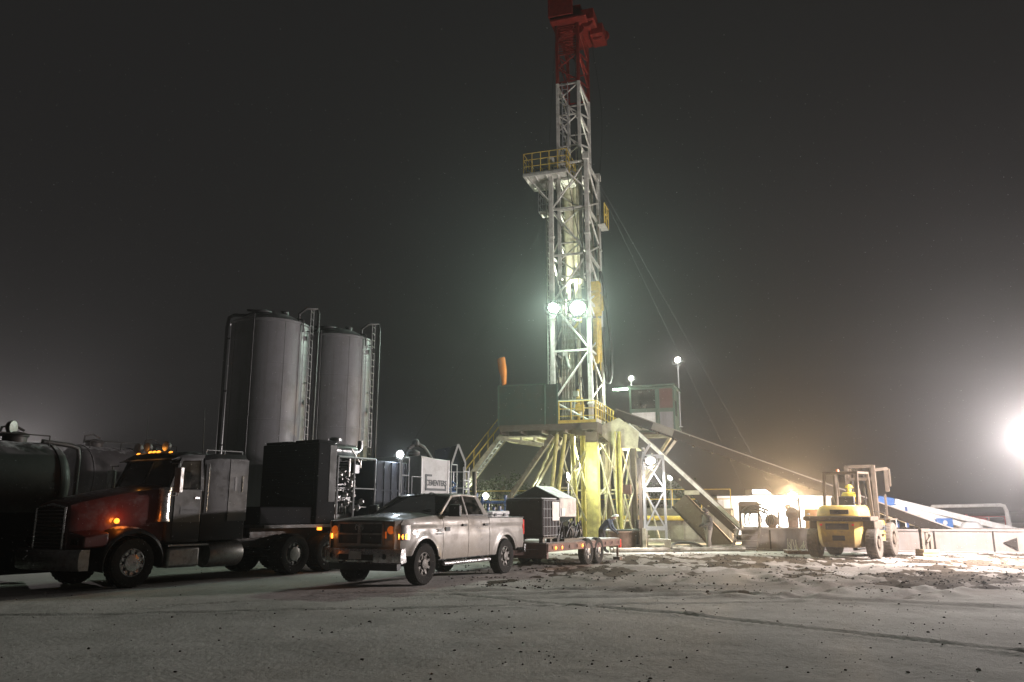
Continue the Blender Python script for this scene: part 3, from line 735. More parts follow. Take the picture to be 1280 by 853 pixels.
# hood
mb = MB(); rings = []
for x, w, z0, z1 in ((1.22, .56, .80, 1.72), (1.18, .62, .78, 1.80), (1.0, .66, .78, 1.86), (.5, .76, 1.02, 1.98), (0, .84, 1.10, 2.08), (-.4, .90, 1.05, 2.15), (-.82, .96, .95, 2.22)):
    rings.append([(x, -w, z0), (x, -w, z0 + (z1 - z0) * .8), (x, -w * .93, z1 - .05), (x, -w * .75, z1), (x, 0, z1 + .05), (x, w * .75, z1), (x, w * .93, z1 - .05), (x, w, z0 + (z1 - z0) * .8), (x, w, z0)])
mb.loft(rings); hood = mb.build('hood', M['maroon'], tk, smooth=45)
mb = MB(); mb.box(1.22, 1.25, -.50, .50, .84, 1.70); gr = mb.build('grille', M['darksteel'], tk)
mb = MB()
for i in range(11): mb.box(1.25, 1.27, -.48, .48, .88 + i * .075, .905 + i * .075)
mb.build('grille_bars', M['dullchrome'], gr)
mb = MB()
mb.path([(1.26, -.54, .82), (1.26, -.54, 1.70), (1.24, 0, 1.77), (1.26, .54, 1.70), (1.26, .54, .82)], .03, 6); mb.build('grille_frame', M['chrome'], gr)
for s_ in (1, -1):     # fenders over the wheels
    mb = MB(); rings = []
    for a in frange(R(-12), R(188), R(8)):
        c, sn = math.cos(a), math.sin(a)
        rr = .66; x = c * rr * 1.12; z = .55 + sn * rr
        rings.append([(x, s_ * .72, z + .10 * sn + .16 * (c > 0) * c), (x, s_ * 1.0, z + .08 * sn), (x, s_ * 1.17, z + .03), (x * .97, s_ * 1.2, z - .05), (x * .93, s_ * 1.17, z - .06), (x * .93, s_ * .72, z - .03)])
    mb.loft(rings); mb.build('fender', M['cabdark'], tk, smooth=60)
    mb = MB(); mb.loft([[(1.20, s_ * .58, .82), (1.20, s_ * .58, 1.22), (.6, s_ * .70, 1.25), (.6, s_ * .70, .85)], [(1.10, s_ * 1.06, .86), (1.10, s_ * 1.06, 1.10), (.6, s_ * 1.14, 1.18), (.6, s_ * 1.14, .9)]]); mb.build('headlamp_pod', M['maroon'], tk, bev=.03)
    mb = MB(); mb.box(1.155, 1.185, min(s_ * .66, s_ * .98), max(s_ * .66, s_ * .98), .93, 1.08); mb.build('headlight', M['glasstint'], tk, bev=.02)
mb = MB(); mb.ball((.28, .86, 1.42), .06, 10); mb.build('turn_lamp', M['amber'], tk)
# bumper
mb = MB()
def tb(y): return 1.46 - .13 * abs(y) ** 2.5
mb.loft([[(tb(y) - .03, y, .42), (tb(y), y, .48), (tb(y) + .01, y, .63), (tb(y), y, .78), (tb(y) - .04, y, .84), (tb(y) - .22, y, .84), (tb(y) - .22, y, .42)] for y in frange(-1.2, 1.2, .1)])
mb.build('front_bumper', M['dullchrome'], tk, smooth=45)
# cab
mb = MB()
mb.loft([[(-.82, -1.02, .95), (-.82, 1.02, .95), (-.82, 1.02, 2.16), (-.82, -1.02, 2.16)], [(-.9, -1.08, .92), (-.9, 1.08, .92), (-.9, 1.08, 2.14), (-.9, -1.08, 2.14)], [(-1.72, -1.08, .92), (-1.72, 1.08, .92), (-1.72, 1.08, 2.14), (-1.72, -1.08, 2.14)]])
mb.build('cab', M['cabgrey'], tk, bev=.03)
mb = MB()
for s_ in (1, -1):
    mb = MB(); mb.beam((-.84, s_ * 1.03, 2.12), (-1.14, s_ * .98, 2.84), .07, .09, (0, 1, 0)); mb.beam((-1.70, s_ * 1.06, 2.1), (-1.70, s_ * 1.0, 2.86), .09, .07, (0, 1, 0)); mb.beam((-1.12, s_ * .99, 2.83), (-1.72, s_ * 1.0, 2.87), .07, .07); mb.build('window_frame', M['cabdark'], tk)
mb = MB(); mb.beam((-.82, 0, 2.15), (-1.14, 0, 2.86), .04, .04)
mb.build('centre_pillar', M['cabdark'], tk)
mb = MB(); mb.loft([[(x, -w, z), (x, -w * .7, z + .09), (x, 0, z + .12), (x, w * .7, z + .09), (x, w, z), (x, w, z - .08), (x, -w, z - .08)] for x, w, z in ((-1.0, .98, 2.88), (-1.15, 1.02, 2.93), (-1.74, 1.05, 2.97))]); mb.build('roof', M['cabdark'], tk, smooth=50)
mb = MB(); mb.hexa([(-.86, -1.0, 2.80), (-.86, 1.0, 2.80), (-1.05, 1.0, 2.86), (-1.05, -1.0, 2.86), (-.86, -1.0, 2.82), (-.86, 1.0, 2.82), (-1.05, 1.0, 2.885), (-1.05, -1.0, 2.885)]); mb.build('sun_visor', M['cabdark'], tk)
for s_ in (1, -1):
    pane('windshield', [(-.84, s_ * .03, 2.17), (-.86, s_ * .98, 2.17), (-1.12, s_ * .93, 2.80), (-1.10, s_ * .03, 2.82)], (-.008, 0, 0), 'glassdark', tk)
    d = MB().prism([(-.95, s_ * 1.082, .98), (-1.68, s_ * 1.082, .98), (-1.68, s_ * 1.082, 2.13), (-.95, s_ * 1.082, 2.13)], (0, s_ * .02, 0)).build('door', M['cabgrey'], tk, bev=.01)
    pane('door_window', [(-.98, s_ * 1.07, 2.16), (-1.65, s_ * 1.07, 2.16), (-1.65, s_ * 1.01, 2.80), (-1.18, s_ * 1.01, 2.78)], (0, -s_ * .008, 0), 'glassdark', d)
    MB().box(-1.62, -1.5, s_ * 1.115 - .015, s_ * 1.115 + .015, 1.92, 1.96).build('door_handle', M['chrome'], d)
    MB().box(-1.69, -.94, min(s_ * 1.103, s_ * 1.107), max(s_ * 1.103, s_ * 1.107), .99, 1.38).build('lower_stripe', M['cabdark'], d)
    mb = MB(); mb.box(-.92, -.83, s_ * 1.30 - .11, s_ * 1.30 + .11, 2.05, 2.62); mb.path([(-.88, s_ * 1.02, 2.72), (-.88, s_ * 1.3, 2.72), (-.88, s_ * 1.3, 1.98), (-.88, s_ * 1.04, 1.98)], .018, 6); mb.build('mirror', M['dullchrome'], tk, bev=.01)
    mb = MB(); mb.tube((-.75, s_ * 1.02, 1.45), (-.75, s_ * 1.02, 2.10), .13, 16); mb.tube((-.75, s_ * 1.02, 2.10), (-.75, s_ * 1.02, 2.16), .15, 16); mb.tube((-.75, s_ * 1.02, 1.40), (-.75, s_ * 1.02, 1.46), .15, 16); mb.build('air_cleaner', M['chrome'], tk)
mb = MB(); mb.box(-1.60, -1.12, 1.1075, 1.1115, 1.56, 1.74); sg = mb.build('door_sign', M['lettering'], tk)
text_mesh('CEMENTERS', 'sign_text', .085, M['cabgrey'], sg, (-1.36, 1.113, 1.65), (R(90), 0, R(180)), .001)
mb = MB(); mb.box(-1.05, -.86, -.95, .95, 1.85, 2.18); mb.lathe([(.22, -.012), (.235, 0), (.22, .012), (.205, 0), (.22, -.012)], (-1.15, .5, 2.18), 'x', 20, cap=False)
for y in (.5, -.5): mb.box(-1.62, -1.48, y - .25, y + .25, 1.6, 2.55); mb.box(-1.6, -1.15, y - .25, y + .25, 1.5, 1.62)
mb.build('cab_interior', M['seat'], tk)
# sleeper
mb = MB(); mb.loft([[(x, -w, .95), (x, w, .95), (x, w, z - .12), (x, w * .92, z), (x, -w * .92, z), (x, -w, z - .12)] for x, w, z in ((-1.74, 1.07, 2.96), (-2.1, 1.12, 3.02), (-2.98, 1.12, 3.04), (-3.02, 1.09, 3.0))]); sl = mb.build('sleeper', M['cabdark'], tk, smooth=30)
mb = MB(); mb.box(-3.03, -2.46, 1.122, 1.135, 1.40, 2.90); mb.build('fairing_panel', M['cabgrey'], sl)
mb = MB(); mb.box(-2.68, -2.62, 1.136, 1.145, 2.12, 2.46); mb.build('vent', M['blackplastic'], sl)
mb = MB(); mb.tube((-2.85, 1.15, 2.1), (-2.85, 1.15, 2.5), .012, 6); mb.tube((-1.83, 1.13, 1.6), (-1.83, 1.13, 2.75), .016, 6); mb.build('grab_handle', M['chrome'], sl)
# chassis, tanks, steps
mb = MB()
for y in (-.42, .42): mb.box(-6.8, .95, y - .05, y + .05, .70, .95)
mb.box(-.9, 1.0, -.5, .5, .5, .9); mb.tube((0, -.9, .5), (0, .9, .5), .08); mb.tube((-4.75, -.9, .52), (-4.75, .9, .52), .1); mb.tube((-6.05, -.9, .52), (-6.05, .9, .52), .1)
mb.lathe([(.5, 0), (.48, .06)], (-5.2, 0, 1.02), 'z', 24)
mb.build('chassis', M['darksteel'], tk)
for s_ in (1, -1):
    mb = MB(); mb.box(-1.75, -.88, min(s_ * .62, s_ * 1.12), max(s_ * .62, s_ * 1.12), .36, .82); mb.build('fuel_tank', M['dullchrome'], tk, bev=.06)
    mb = MB(); mb.box(-1.95, -.85, min(s_ * .9, s_ * 1.16), max(s_ * .9, s_ * 1.16), .84, .88); mb.build('step', M['dullchrome'], tk)
    mb = MB(); mb.lathe([(.30, -.5), (.32, -.46), (.32, .46), (.30, .5)], (-2.55, s_ * .82, .62), 'x', 24); mb.build('fuel_tank', M['dullchrome'], tk)
# roof equipment
for y in (-.62, -.16, 0, .16, .62):
    mb = MB(); mb.lathe([(.055, 0), (.05, .05), (.03, .075), (.005, .08)], (-1.1, y, 2.985 if abs(y) < .5 else 2.955), 'z', 10); mb.build('roof_marker_lamp', M['amber'], tk)
for x, y in ((-1.2, .30), (-1.2, -.42), (-1.2, -.80)):
    mb = MB(); mb.lathe([(.05, -.10), (.11, -.04), (.125, .02), (.12, .04)], (0, 0, 0), 'x', 14); mb.tube((-.02, 0, -.16), (-.02, 0, -.10), .025, 6)
    o = mb.build('work_lamp', M['darksteel'], tk); o.location = (x, y, 3.17)
    mb = MB(); mb.lathe([(.115, .042), (.02, .05)], (0, 0, 0), 'x', 14); mb.build('lens', M['dullchrome'], o)
for x, y, h in ((-1.5, -.9, 1.1), (-1.75, .95, 1.15)):
    mb = MB(); mb.tube((x, y, 2.95), (x + .06, y, 2.95 + h), .010, 5, .006); mb.build('antenna', M['blackplastic'], tk)
mb = MB(); mb.rail([(-1.85, .95, 3.0), (-2.95, .95, 3.02)], .10, .025, .5, 0, .025); mb.rail([(-1.85, -.95, 3.0), (-2.95, -.95, 3.02)], .10, .025, .5, 0, .025); mb.build('roof_rail', M['railgrey'], tk)
for y in (-.4, 0, .16): point('roof_marker_light', TM @ V((-1.02, y, 3.10)), (1, .36, .05), .6, .04)
point('cab_light', TM @ V((-1.35, .2, 2.72)), (1, .62, .30), 1.6, .06)
point('turn_lamp_light', TM @ V((.31, .98, 1.46)), (1, .22, .03), 5, .05)

# ------------------------------------------------------------------ the pump semi-trailer behind it
pt = thing('pump_trailer', 'black cementing pump trailer with tall radiator housing, navy tanks and white lettered tank', 'trailer', (tcx, tcy, 0), TH + PI)
mb = MB()
for y in (-.5, .5): mb.box(-13.6, -3.7, y - .06, y + .06, .95, 1.2)
mb.box(-13.7, -3.6, -1.2, 1.2, 1.2, 1.28)
for x in frange(-13.5, -6.5, .9): mb.box(x - .04, x + .04, -1.15, 1.15, 1.05, 1.2)
mb.build('deck', M['darksteel'], pt)
for x in (-11.4, -12.7):
    for y in (.92, -.92): wheel(pt, x, y, .52, .55, 1 if y > 0 else -1, .30, 10, hub=.12)
mb = MB(); mb.box(-8.2, -7.0, -1.1, -.6, .5, .95); mb.box(-8.2, -7.0, .6, 1.1, .5, .95); mb.build('side_locker', M['darksteel'], pt, bev=.02)
mb = MB()
for y in (.8, -.8): mb.tube((-7.8 + 1.3, y, .0), (-6.5, y, 1.1), .06, 8); mb.box(-6.62, -6.38, y - .12, y + .12, 0, .03)
mb.build('landing_leg', M['darksteel'], pt)
mb = MB(); mb.box(-6.25, -5.5, -1.15, 1.12, 1.28, 3.55); rad = mb.build('radiator_housing', M['blackbox'], pt, bev=.03)
mb = MB()
for i in range(26): mb.box(-5.5, -5.475, -1.0, 1.0, 1.45 + i * .076, 1.47 + i * .076)
mb.build('louvres', M['blackbox'], rad)
mb = MB(); mb.box(-6.2, -5.55, .12, 1.05, 3.55, 3.64); mb.box(-6.2, -5.55, -1.08, -.12, 3.55, 3.63); mb.build('top_cover', M['blackbox'], rad, bev=.02)
mb = MB(); mb.box(-6.22, -5.95, 1.122, 1.135, 1.9, 3.5); mb.build('side_panel', M['cabgrey'], rad)
# engine
mb = MB(); rng = random.Random(11)
mb.box(-7.7, -6.4, -.45, .45, 1.4, 2.3); mb.box(-7.6, -6.5, -.3, .3, 2.3, 2.6)
for i in range(8): mb.lathe([(.075, 0), (.075, .16), (.03, .17)], (-6.55 - .15 * i, .45, 2.2), 'y', 10)
mb.build('engine', M['enginemetal'], pt, bev=.02)
mb = MB()
for i in range(34):
    x = rng.uniform(-7.75, -6.35); z = rng.uniform(1.45, 3.1); y = rng.uniform(.5, .98)
    L_ = rng.uniform(.15, .6); d = rng.choice([(1, 0, 0), (0, 0, 1), (.7, 0, .7), (0, -1, 0)])
    p = V((x, y, z)); q = p + V(d) * L_; q.x = max(-7.8, min(-6.3, q.x)); mb.path([p + V((0, -.3, 0)), p, q, q + V((0, -.3, 0))], rng.uniform(.018, .05), 8)
for i in range(12):
    x = rng.uniform(-7.6, -6.4); z = rng.uniform(1.5, 2.9); mb.lathe([(.09, 0), (.10, .05), (.06, .1), (.03, .14)], (x, rng.uniform(.7, .95), z), 'y', 12)
mb.build('pipework', M['dullchrome'], pt)
mb = MB(); mb.lathe([(.06, -.62), (.19, -.55), (.2, -.5), (.2, .42), (.19, .5), (.08, .55)], (-7.0, .55, 3.42), 'x', 20); mb.path([(-7.55, .55, 3.42), (-7.75, .55, 3.45), (-7.86, .55, 3.56), (-7.86, .55, 3.78)], .085, 12); mb.path([(-6.5, .55, 3.42), (-6.4, .55, 3.42), (-6.38, .6, 3.2), (-6.38, .6, 2.5)], .07, 10)
mb.tube((-6.42, .85, 2.6), (-6.42, .85, 3.62), .05, 10); mb.lathe([(.06, 0), (.2, .05), (.2, .13), (.1, .17)], (-6.42, .85, 3.6), 'z', 16)
mb.build('muffler', M['enginemetal'], pt)
mb = MB()
for x in (-6.30, -7.0, -7.95): mb.tube((x, 1.12, 1.28), (x, 1.12, 3.2), .03, 6)
mb.tube((-6.3, 1.12, 3.2), (-7.95, 1.12, 3.2), .03, 6); mb.tube((-7.0, 1.12, 2.3), (-7.95, 1.12, 2.3), .02, 6); mb.box(-7.95, -6.3, .5, 1.1, 3.2, 3.22)
mb.box(-7.3, -7.06, 1.0, 1.05, 2.75, 3.0)
mb.build('guard_frame', M['railgrey'], pt)
mb = MB(); mb.box(-9.6, -8.0, -1.05, 1.05, 1.3, 3.18)
tn = mb.build('displacement_tank', M['navy'], pt, bev=.03)
mb = MB()
for x in frange(-9.5, -8.1, .35): mb.box(x - .02, x + .02, 1.05, 1.08, 1.35, 3.15)
mb.box(-9.62, -7.98, 1.05, 1.085, 2.25, 2.3)
mb.build('ribs', M['navy'], tn)
mb = MB(); mb.rail([(-9.25, 1.1, 2.2), (-9.62, 1.1, 2.2)], 1.15, .045, .5, 1, .045); mb.rail([(-9.75, 1.13, 1.6), (-10.25, 1.13, 1.6)], 1.15, .04, .6, 1, .035); mb.build('handrail', M['railgrey'], pt)
mb = MB(); mb.loft([[(x, -1.08, 1.3), (x, 1.08, 1.3), (x, 1.08, z), (x, -1.08, z)] for x, z in ((-10.3, 3.46), (-11.05, 3.40), (-11.9, 3.38))]); wt = mb.build('white_tank', M['tankwhite'], pt, bev=.02)
mb = MB()
for x in (-10.33, -11.87): mb.box(x - .03, x + .03, 1.08, 1.10, 1.3, 3.38)
mb.build('edge_trim', M['white'], wt)
mb = MB(); z0, z1 = 2.32, 2.86; yy = 1.083
mb.box(-10.62, -10.53, yy, yy + .012, z0, z1); mb.box(-10.9, -10.53, yy, yy + .012, z1 - .07, z1); mb.box(-11.72, -10.53, yy, yy + .012, z0, z0 + .08); mb.box(-11.72, -11.66, yy, yy + .012, z0, z0 + .2)
sg = mb.build('logo_bracket', M['lettering'], wt)
text_mesh('CEMENTERS', 'logo_text', .27, M['lettering'], wt, (-11.16, 1.09, 2.57), (R(90), 0, R(180)), .005, .80, .004)
mb = MB(); mb.path([(-10.6, .2, 3.42), (-10.6, .3, 3.75), (-10.9, .4, 3.95), (-11.2, .5, 3.8), (-11.5, .6, 3.42)], .07, 10); mb.lathe([(.12, 0), (.22, .12), (.22, .2), (.08, .3)], (-10.75, .4, 3.43), 'z', 14); mb.ball((-10.85, .4, 3.95), .14, 10); mb.build('hatch_and_hose', M['darksteel'], wt)
mb = MB(); mb.rail([(-12.0, 1.1, 1.3), (-12.35, 1.1, 1.3)], 1.95, .045, .4, 1, .045); mb.ladder((-12.9, 1.13, 1.3), (-12.9, 1.13, 3.2), (.18, 0, 0), 6); mb.box(-12.35, -12.1, .5, 1.0, 1.3, 2.3); mb.build('end_rail', M['railgrey'], pt)
mb = MB()
for i in range(12):
    p = V((rng.uniform(-12.5, -11.95), rng.uniform(.6, 1.05), rng.uniform(1.4, 2.2))); mb.path([p, p + V((0, 0, .3)), p + V((-.2, 0, .35)), p + V((-.2, -.2, .5))], .035, 8)
mb.build('valve_pipes', M['bluepipe'], pt)
for x, y in ((-5.62, 1.16),): 
    MB().box(x - .07, x + .07, y - .02, y + .03, 1.12, 1.22).build('marker_lamp', M['amber'], pt)
point('marker_light', TM @ V((-5.62, 1.3, 1.17)), (1, .35, .05), 2.0, .03)
mb = MB(); mb.box(-5.5, -3.6, -.9, 1.0, 1.28, 1.75); mb.build('dark_gap_fill', M['blackbox'], pt, bev=.04)  # black box added where the gap behind the sleeper lies in shade
# ------------------------------------------------------------------ people
def person(label, loc, rz, J, rad, mats, faces, hat=None, group=None, head_dir=(1, 0, 0)):
    """J: joint name -> (x,y,z); one skinned body; faces(co) -> material index"""
    names = list(J); bonez = [('pelvis', 'waist'), ('waist', 'chest'), ('chest', 'neck'), ('neck', 'head'), ('head', 'crown')]
    for s in 'lr':
        bonez += [('chest', 'sh' + s), ('sh' + s, 'el' + s), ('el' + s, 'wr' + s), ('wr' + s, 'palm' + s), ('pelvis', 'hip' + s), ('hip' + s, 'kn' + s), ('kn' + s, 'an' + s), ('an' + s, 'toe' + s)]
        for f in range(4): bonez += [('palm' + s, 'f%d%s' % (f, s)), ('f%d%s' % (f, s), 'g%d%s' % (f, s))]
        bonez += [('wr' + s, 'th' + s), ('th' + s, 'tt' + s)]
        w = V(J['wr' + s]); p = w + (w - V(J['el' + s])).normalized() * .09; J['palm' + s] = tuple(p)
        d = (p - w).normalized(); side = d.cross(V((0, 1, 0))); side = side.normalized() if side.length > .1 else V((1, 0, 0))
        inn = V((0, -1 if s == 'l' else 1, 0))
        for f in range(4):
            o = side * (-.032 + .021 * f); l = (.045, .05, .047, .036)[f]
            J['f%d%s' % (f, s)] = tuple(p + o + d * l); J['g%d%s' % (f, s)] = tuple(p + o * .9 + d * (l + .022) + inn * .03)
        J['th' + s] = tuple(w + d * .045 - side * -.045); J['tt' + s] = tuple(w + d * .085 + side * .055)
    names = list(J); idx = {n: i for i, n in enumerate(names)}
    base = {'pelvis': (.16, .13), 'waist': (.155, .125), 'chest': (.19, .13), 'neck': (.062, .065), 'head': (.078, .095), 'crown': (.066, .08)}
    for s in 'lr':
        base.update({'sh' + s: (.085, .085), 'el' + s: (.058, .058), 'wr' + s: (.038, .038), 'palm' + s: (.042, .02), 'hip' + s: (.105, .105), 'kn' + s: (.075, .075), 'an' + s: (.062, .062), 'toe' + s: (.05, .038), 'th' + s: (.012, .012), 'tt' + s: (.010, .010)})
        for f in range(4): base['f%d%s' % (f, s)] = (.010, .010); base['g%d%s' % (f, s)] = (.009, .009)
    me = bpy.data.meshes.new('person'); me.from_pydata([J[n] for n in names], [(idx[a], idx[b]) for a, b in bonez], [])
    o = bpy.data.objects.new('person', me); COL.objects.link(o)
    md = o.modifiers.new('Skin', 'SKIN'); md.use_smooth_shade = True
    for n in names:
        v = me.skin_vertices[0].data[idx[n]]; r = base[n]; v.radius = (r[0] * rad, r[1] * rad); v.use_root = n == 'pelvis'
    sb = o.modifiers.new('Subsurf', 'SUBSURF'); sb.levels = 1; sb.render_levels = 1
    dg = bpy.context.evaluated_depsgraph_get(); m2 = bpy.data.meshes.new_from_object(o.evaluated_get(dg)); bpy.data.objects.remove(o)
    # creases in the clothing and a face: nose and brow pushed out, eye sockets in
    hd = V(J['head']); fdv = V(head_dir).normalized()
    for v in m2.vertices:
        c = v.co; n = noise.noise(c * 9) * .010 + noise.noise(c * 22) * .005
        if c.z < hd.z - .13: v.co = c + v.normal * n
    m2.materials.clear()
    for mm in mats: m2.materials.append(mm)
    for p in m2.polygons: p.material_index = faces(p.center); p.use_smooth = True
    m2.name = 'person'; o = bpy.data.objects.new('person', m2); COL.objects.link(o)
    o.location = loc; o.rotation_euler = (0, 0, rz); tag(o, label, 'person', group)
    up = (V(J['crown']) - V(J['neck'])).normalized(); sd = up.cross(fdv).normalized()
    f = MB()
    nose = hd + fdv * .085 - up * .01
    f.prism([nose + up * .035, nose + sd * .018 - up * .02, nose - sd * .018 - up * .02], fdv * .022)
    for k in (-1, 1): f.ball(hd + fdv * .078 + sd * .032 * k + up * .03, .012, 8); f.ball(hd + sd * .088 * k + fdv * -.005, .024, 8)
    f.tube(hd + fdv * .083 - up * .05 - sd * .025, hd + fdv * .083 - up * .05 + sd * .025, .007, 6)
    f.build('face', M['skin'], o)
    if hat:
        h = MB(); c = hd + up * .055
        rings = []
        for r, z in ((.165, -.004), (.17, .004), (.128, .012), (.125, .05), (.10, .095), (.05, .12), (.005, .125)):
            rings.append([c + (fdv * math.cos(t) * (1.12 if z < .01 else 1.05) + sd * math.sin(t)) * r + up * z + (fdv * .02 if z < .01 else V((0, 0, 0))) for t in [2 * PI * k / 20 for k in range(20)]])
        h.loft(rings); h.build('hard_hat', M[hat], o)
    return o
def standing(lean=0., stride=.1, armf=.0, elbow=.3):
    J = {'pelvis': (0, 0, .95), 'waist': (lean * .12, 0, 1.12), 'chest': (lean * .34, 0, 1.36 - lean * .06), 'neck': (lean * .46, 0, 1.50 - lean * .10), 'head': (lean * .52 + .02, 0, 1.62 - lean * .13), 'crown': (lean * .55 + .02, 0, 1.70 - lean * .14)}
    for s, k in (('l', 1), ('r', -1)):
        J['hip' + s] = (0, k * .10, .90); J['kn' + s] = (.03 + k * stride * .5, k * .13, .50); J['an' + s] = (k * stride, k * .15, .10); J['toe' + s] = (k * stride + .16, k * .18, .05)
        J['sh' + s] = (lean * .38, k * .20, 1.42 - lean * .08); J['el' + s] = (lean * .30 + armf * .1 - .04, k * .27, 1.15 - lean * .06); J['wr' + s] = (lean * .30 + elbow * .6 + armf * .2, k * .20, .98 - lean * .05 + elbow * .25)
    return J
def dress(c):   # coverall, trousers, boots, skin by height
    if c.z < .13: return 2
    if c.z < .93: return 1
    if c.z > 1.53: return 3
    return 0
wpos = G(887, 688)
person('worker in dark coverall standing on the snow in front of the steep ramp', (wpos.x, wpos.y, 0), R(200), standing(.15, .15, .2, .3), 1.5, [M['coat_dark'], M['trousers'], M['boots'], M['coat_dark'], M['skin']], dress, 'coat_dark')
cp = Y(757, 690, 33.2)
J = standing(1.0, .10, .5, .35)
J.update({'chest': (.30, 0, 1.22), 'waist': (.14, 0, 1.06), 'neck': (.43, 0, 1.32), 'head': (.52, 0, 1.40), 'crown': (.57, 0, 1.47), 'shl': (.32, .2, 1.27), 'shr': (.32, -.2, 1.27), 'ell': (.42, .25, 1.0), 'elr': (.42, -.25, 1.0), 'wrl': (.58, .16, .86), 'wrr': (.58, -.16, .86)})
person('stooping worker in white hard hat and blue jacket beyond the end of the flatbed trailer', (cp.x - .15, cp.y, 0), R(-20), J, 1.12, [M['bluecoat'], M['coat_dark'], M['boots'], M['skin']], lambda c: 2 if c.z < .13 else 1 if c.z < .9 else 3 if c.x > .42 and c.z > 1.33 else 0, 'hardhat')

# ------------------------------------------------------------------ flatbed trailer behind the pickup, with tote and hopper
FA = R(62)
FL0 = V((1.0, 23.4))       # near left corner of the deck
ux, uy = math.cos(FA), math.sin(FA)           # rearwards
FM = Matrix.Translation((FL0.x, FL0.y, 0)) @ Matrix.Rotation(FA + PI, 4, 'Z')
ft = thing('flatbed_trailer', 'low flatbed trailer with amber side lights hitched behind the silver pickup', 'trailer', (FL0.x, FL0.y, 0), FA + PI)
# local: x forward (negative towards the rear), y = 0 at the left edge, -2.3 at the right edge
mb = MB(); mb.box(-5.8, 0, -2.3, -.02, .70, .75); mb.build('deck', M['deckwood'], ft)
mb = MB(); mb.box(-5.8, 0, -.06, .03, .50, .72); mb.box(-5.8, 0, -2.34, -2.25, .50, .72); mb.box(-.08, .04, -2.3, 0, .32, .72); mb.box(-5.84, -5.74, -2.3, 0, .5, .72)
for x in frange(-5.6, -.3, .6): mb.box(x - .03, x + .03, .03, .05, .56, .66)
for x in frange(-5.2, -.6, .8): mb.box(x - .04, x + .04, -2.2, -.1, .55, .70)
mb.beam((0, -.3, .5), (1.3, -1.15, .5), .1, .14); mb.beam((0, -2.0, .5), (1.3, -1.15, .5), .1, .14)
mb.tube((.7, -.95, 0.05), (.7, -.95, .85), .04, 8)
mb.build('frame', M['trailerred'], ft)
for x in (-2.95, -3.83):
    for y in (.05, -2.35): wheel(ft, x, y - .12 if y > 0 else y + .12, .40, .22, 1 if y > 0 else -1, .22, 6)
for x in (-.50, -.92, -2.45):
    MB().lathe([(.05, 0), (.045, .02), (.01, .03)], (x, .03, .60), 'y', 10).build('side_marker_lamp', M['amber'], ft); point('marker_light', FM @ V((x, .13, .60)), (1, .38, .06), 1.6, .03)
MB().box(-5.85, -5.78, -.12, .04, .42, .70).build('tail_lamp', M['redlens'], ft)
mb = MB(); mb.tube((-5.7, -.05, .12), (-5.7, -.05, .72), .04, 8); mb.box(-5.82, -5.58, -.17, .07, .0, .12); mb.build('stabiliser_leg', M['rust'], ft)
def onft(x, y, z=.75): return FM @ V((x, y, z))
t = thing('bulk_tote', 'black covered bulk tote in a wire cage on the front of the flatbed trailer', 'tote', onft(-.65, -.82), FA + PI)
mb = MB(); mb.box(-.52, .55, -.60, .62, .15, 1.24); mb.build('cover', M['totecover'], t, bev=.06)
mb = MB()
for x in (-.5, 0, .5):
    for y in (-.58, .58): mb.box(x - .07, x + .07, y - .06, y + .06, 0, .12)
mb.box(-.58, .58, -.64, .66, .11, .15); mb.build('pallet', M['darksteel'], t)
mb = MB()
for i in range(6): mb.tube((-.5 - .0 + .2 * i, .665, .15), (-.5 + .2 * i, .665, 1.22), .012, 6)
for i in range(5): mb.tube((-.56, .665, .2 + .25 * i), (.56, .665, .2 + .25 * i), .012, 6)
for i in range(5): mb.tube((-.555, -.58 + .29 * i, .15), (-.555, -.58 + .29 * i, 1.22), .012, 6)
mb.build('cage', M['railgrey'], t)
mb = MB(); mb.box(-.50, -.02, .67, .68, .62, 1.16); mb.build('label_sheet', M['white'], t)
mb = MB(); mb.box(-.5, .53, -.58, .60, 1.24, 1.27); mb.build('snow_cap', M['snowcap'], t, bev=.015)
t = thing('chemical_hopper', 'grey gable topped hopper with black front standing on the flatbed trailer', 'hopper', onft(-2.0, -1.15), FA + PI)
hp = [(-.95, 1.0), (.95, 1.0)]
mb = MB(); poly = [(.62, -.92, .72), (.62, .92, .72), (.62, .92, 1.28), (.62, .10, 1.66), (.62, -.92, 1.20)]
mb.prism(poly, (-1.25, 0, 0)); hb = mb.build('bin', M['hopper'], t, bev=.012)
MB().prism([(.625, -.90, .74), (.625, .90, .74), (.625, .90, 1.26), (.625, .10, 1.635), (.625, -.90, 1.19)], (.012, 0, 0)).build('front_plate', M['hopperdark'], hb)
mb = MB(); mb.hexa([(-.3, -.3, .42), (.35, -.3, .42), (.35, .3, .42), (-.3, .3, .42), (-.63, -.9, .72), (.6, -.9, .72), (.6, .9, .72), (-.63, .9, .72)]); mb.build('cone', M['hopperdark'], hb)
MB().box(.25, .5, .925, .935, .75, .98).build('notice', M['white'], hb)
mb = MB()
for x in (-.6, .6):
    for y in (-.85, .85): mb.box(x - .04, x + .04, y - .04, y + .04, 0, .74)
mb.beam((-.6, .85, .05), (.6, .85, .6), .05); mb.beam((.6, .85, .05), (-.6, .85, .6), .05)
mb.build('support_frame', M['hopperdark'], t)
t = thing('pump_skid', 'jumble of black pump and pipework on the flatbed trailer beneath the hopper', 'pump', onft(-2.2, -.35), FA + PI)
mb = MB(); mb.box(-.9, .8, -.2, .25, 0, .08); mb.lathe([(.16, -.3), (.2, -.27), (.2, .25), (.12, .3)], (.1, .05, .26), 'x', 16); mb.lathe([(.2, -.08), (.22, 0), (.2, .08)], (-.45, .05, .25), 'x', 18); mb.build('pump', M['darksteel'], t)
mb = MB(); rng = random.Random(5)
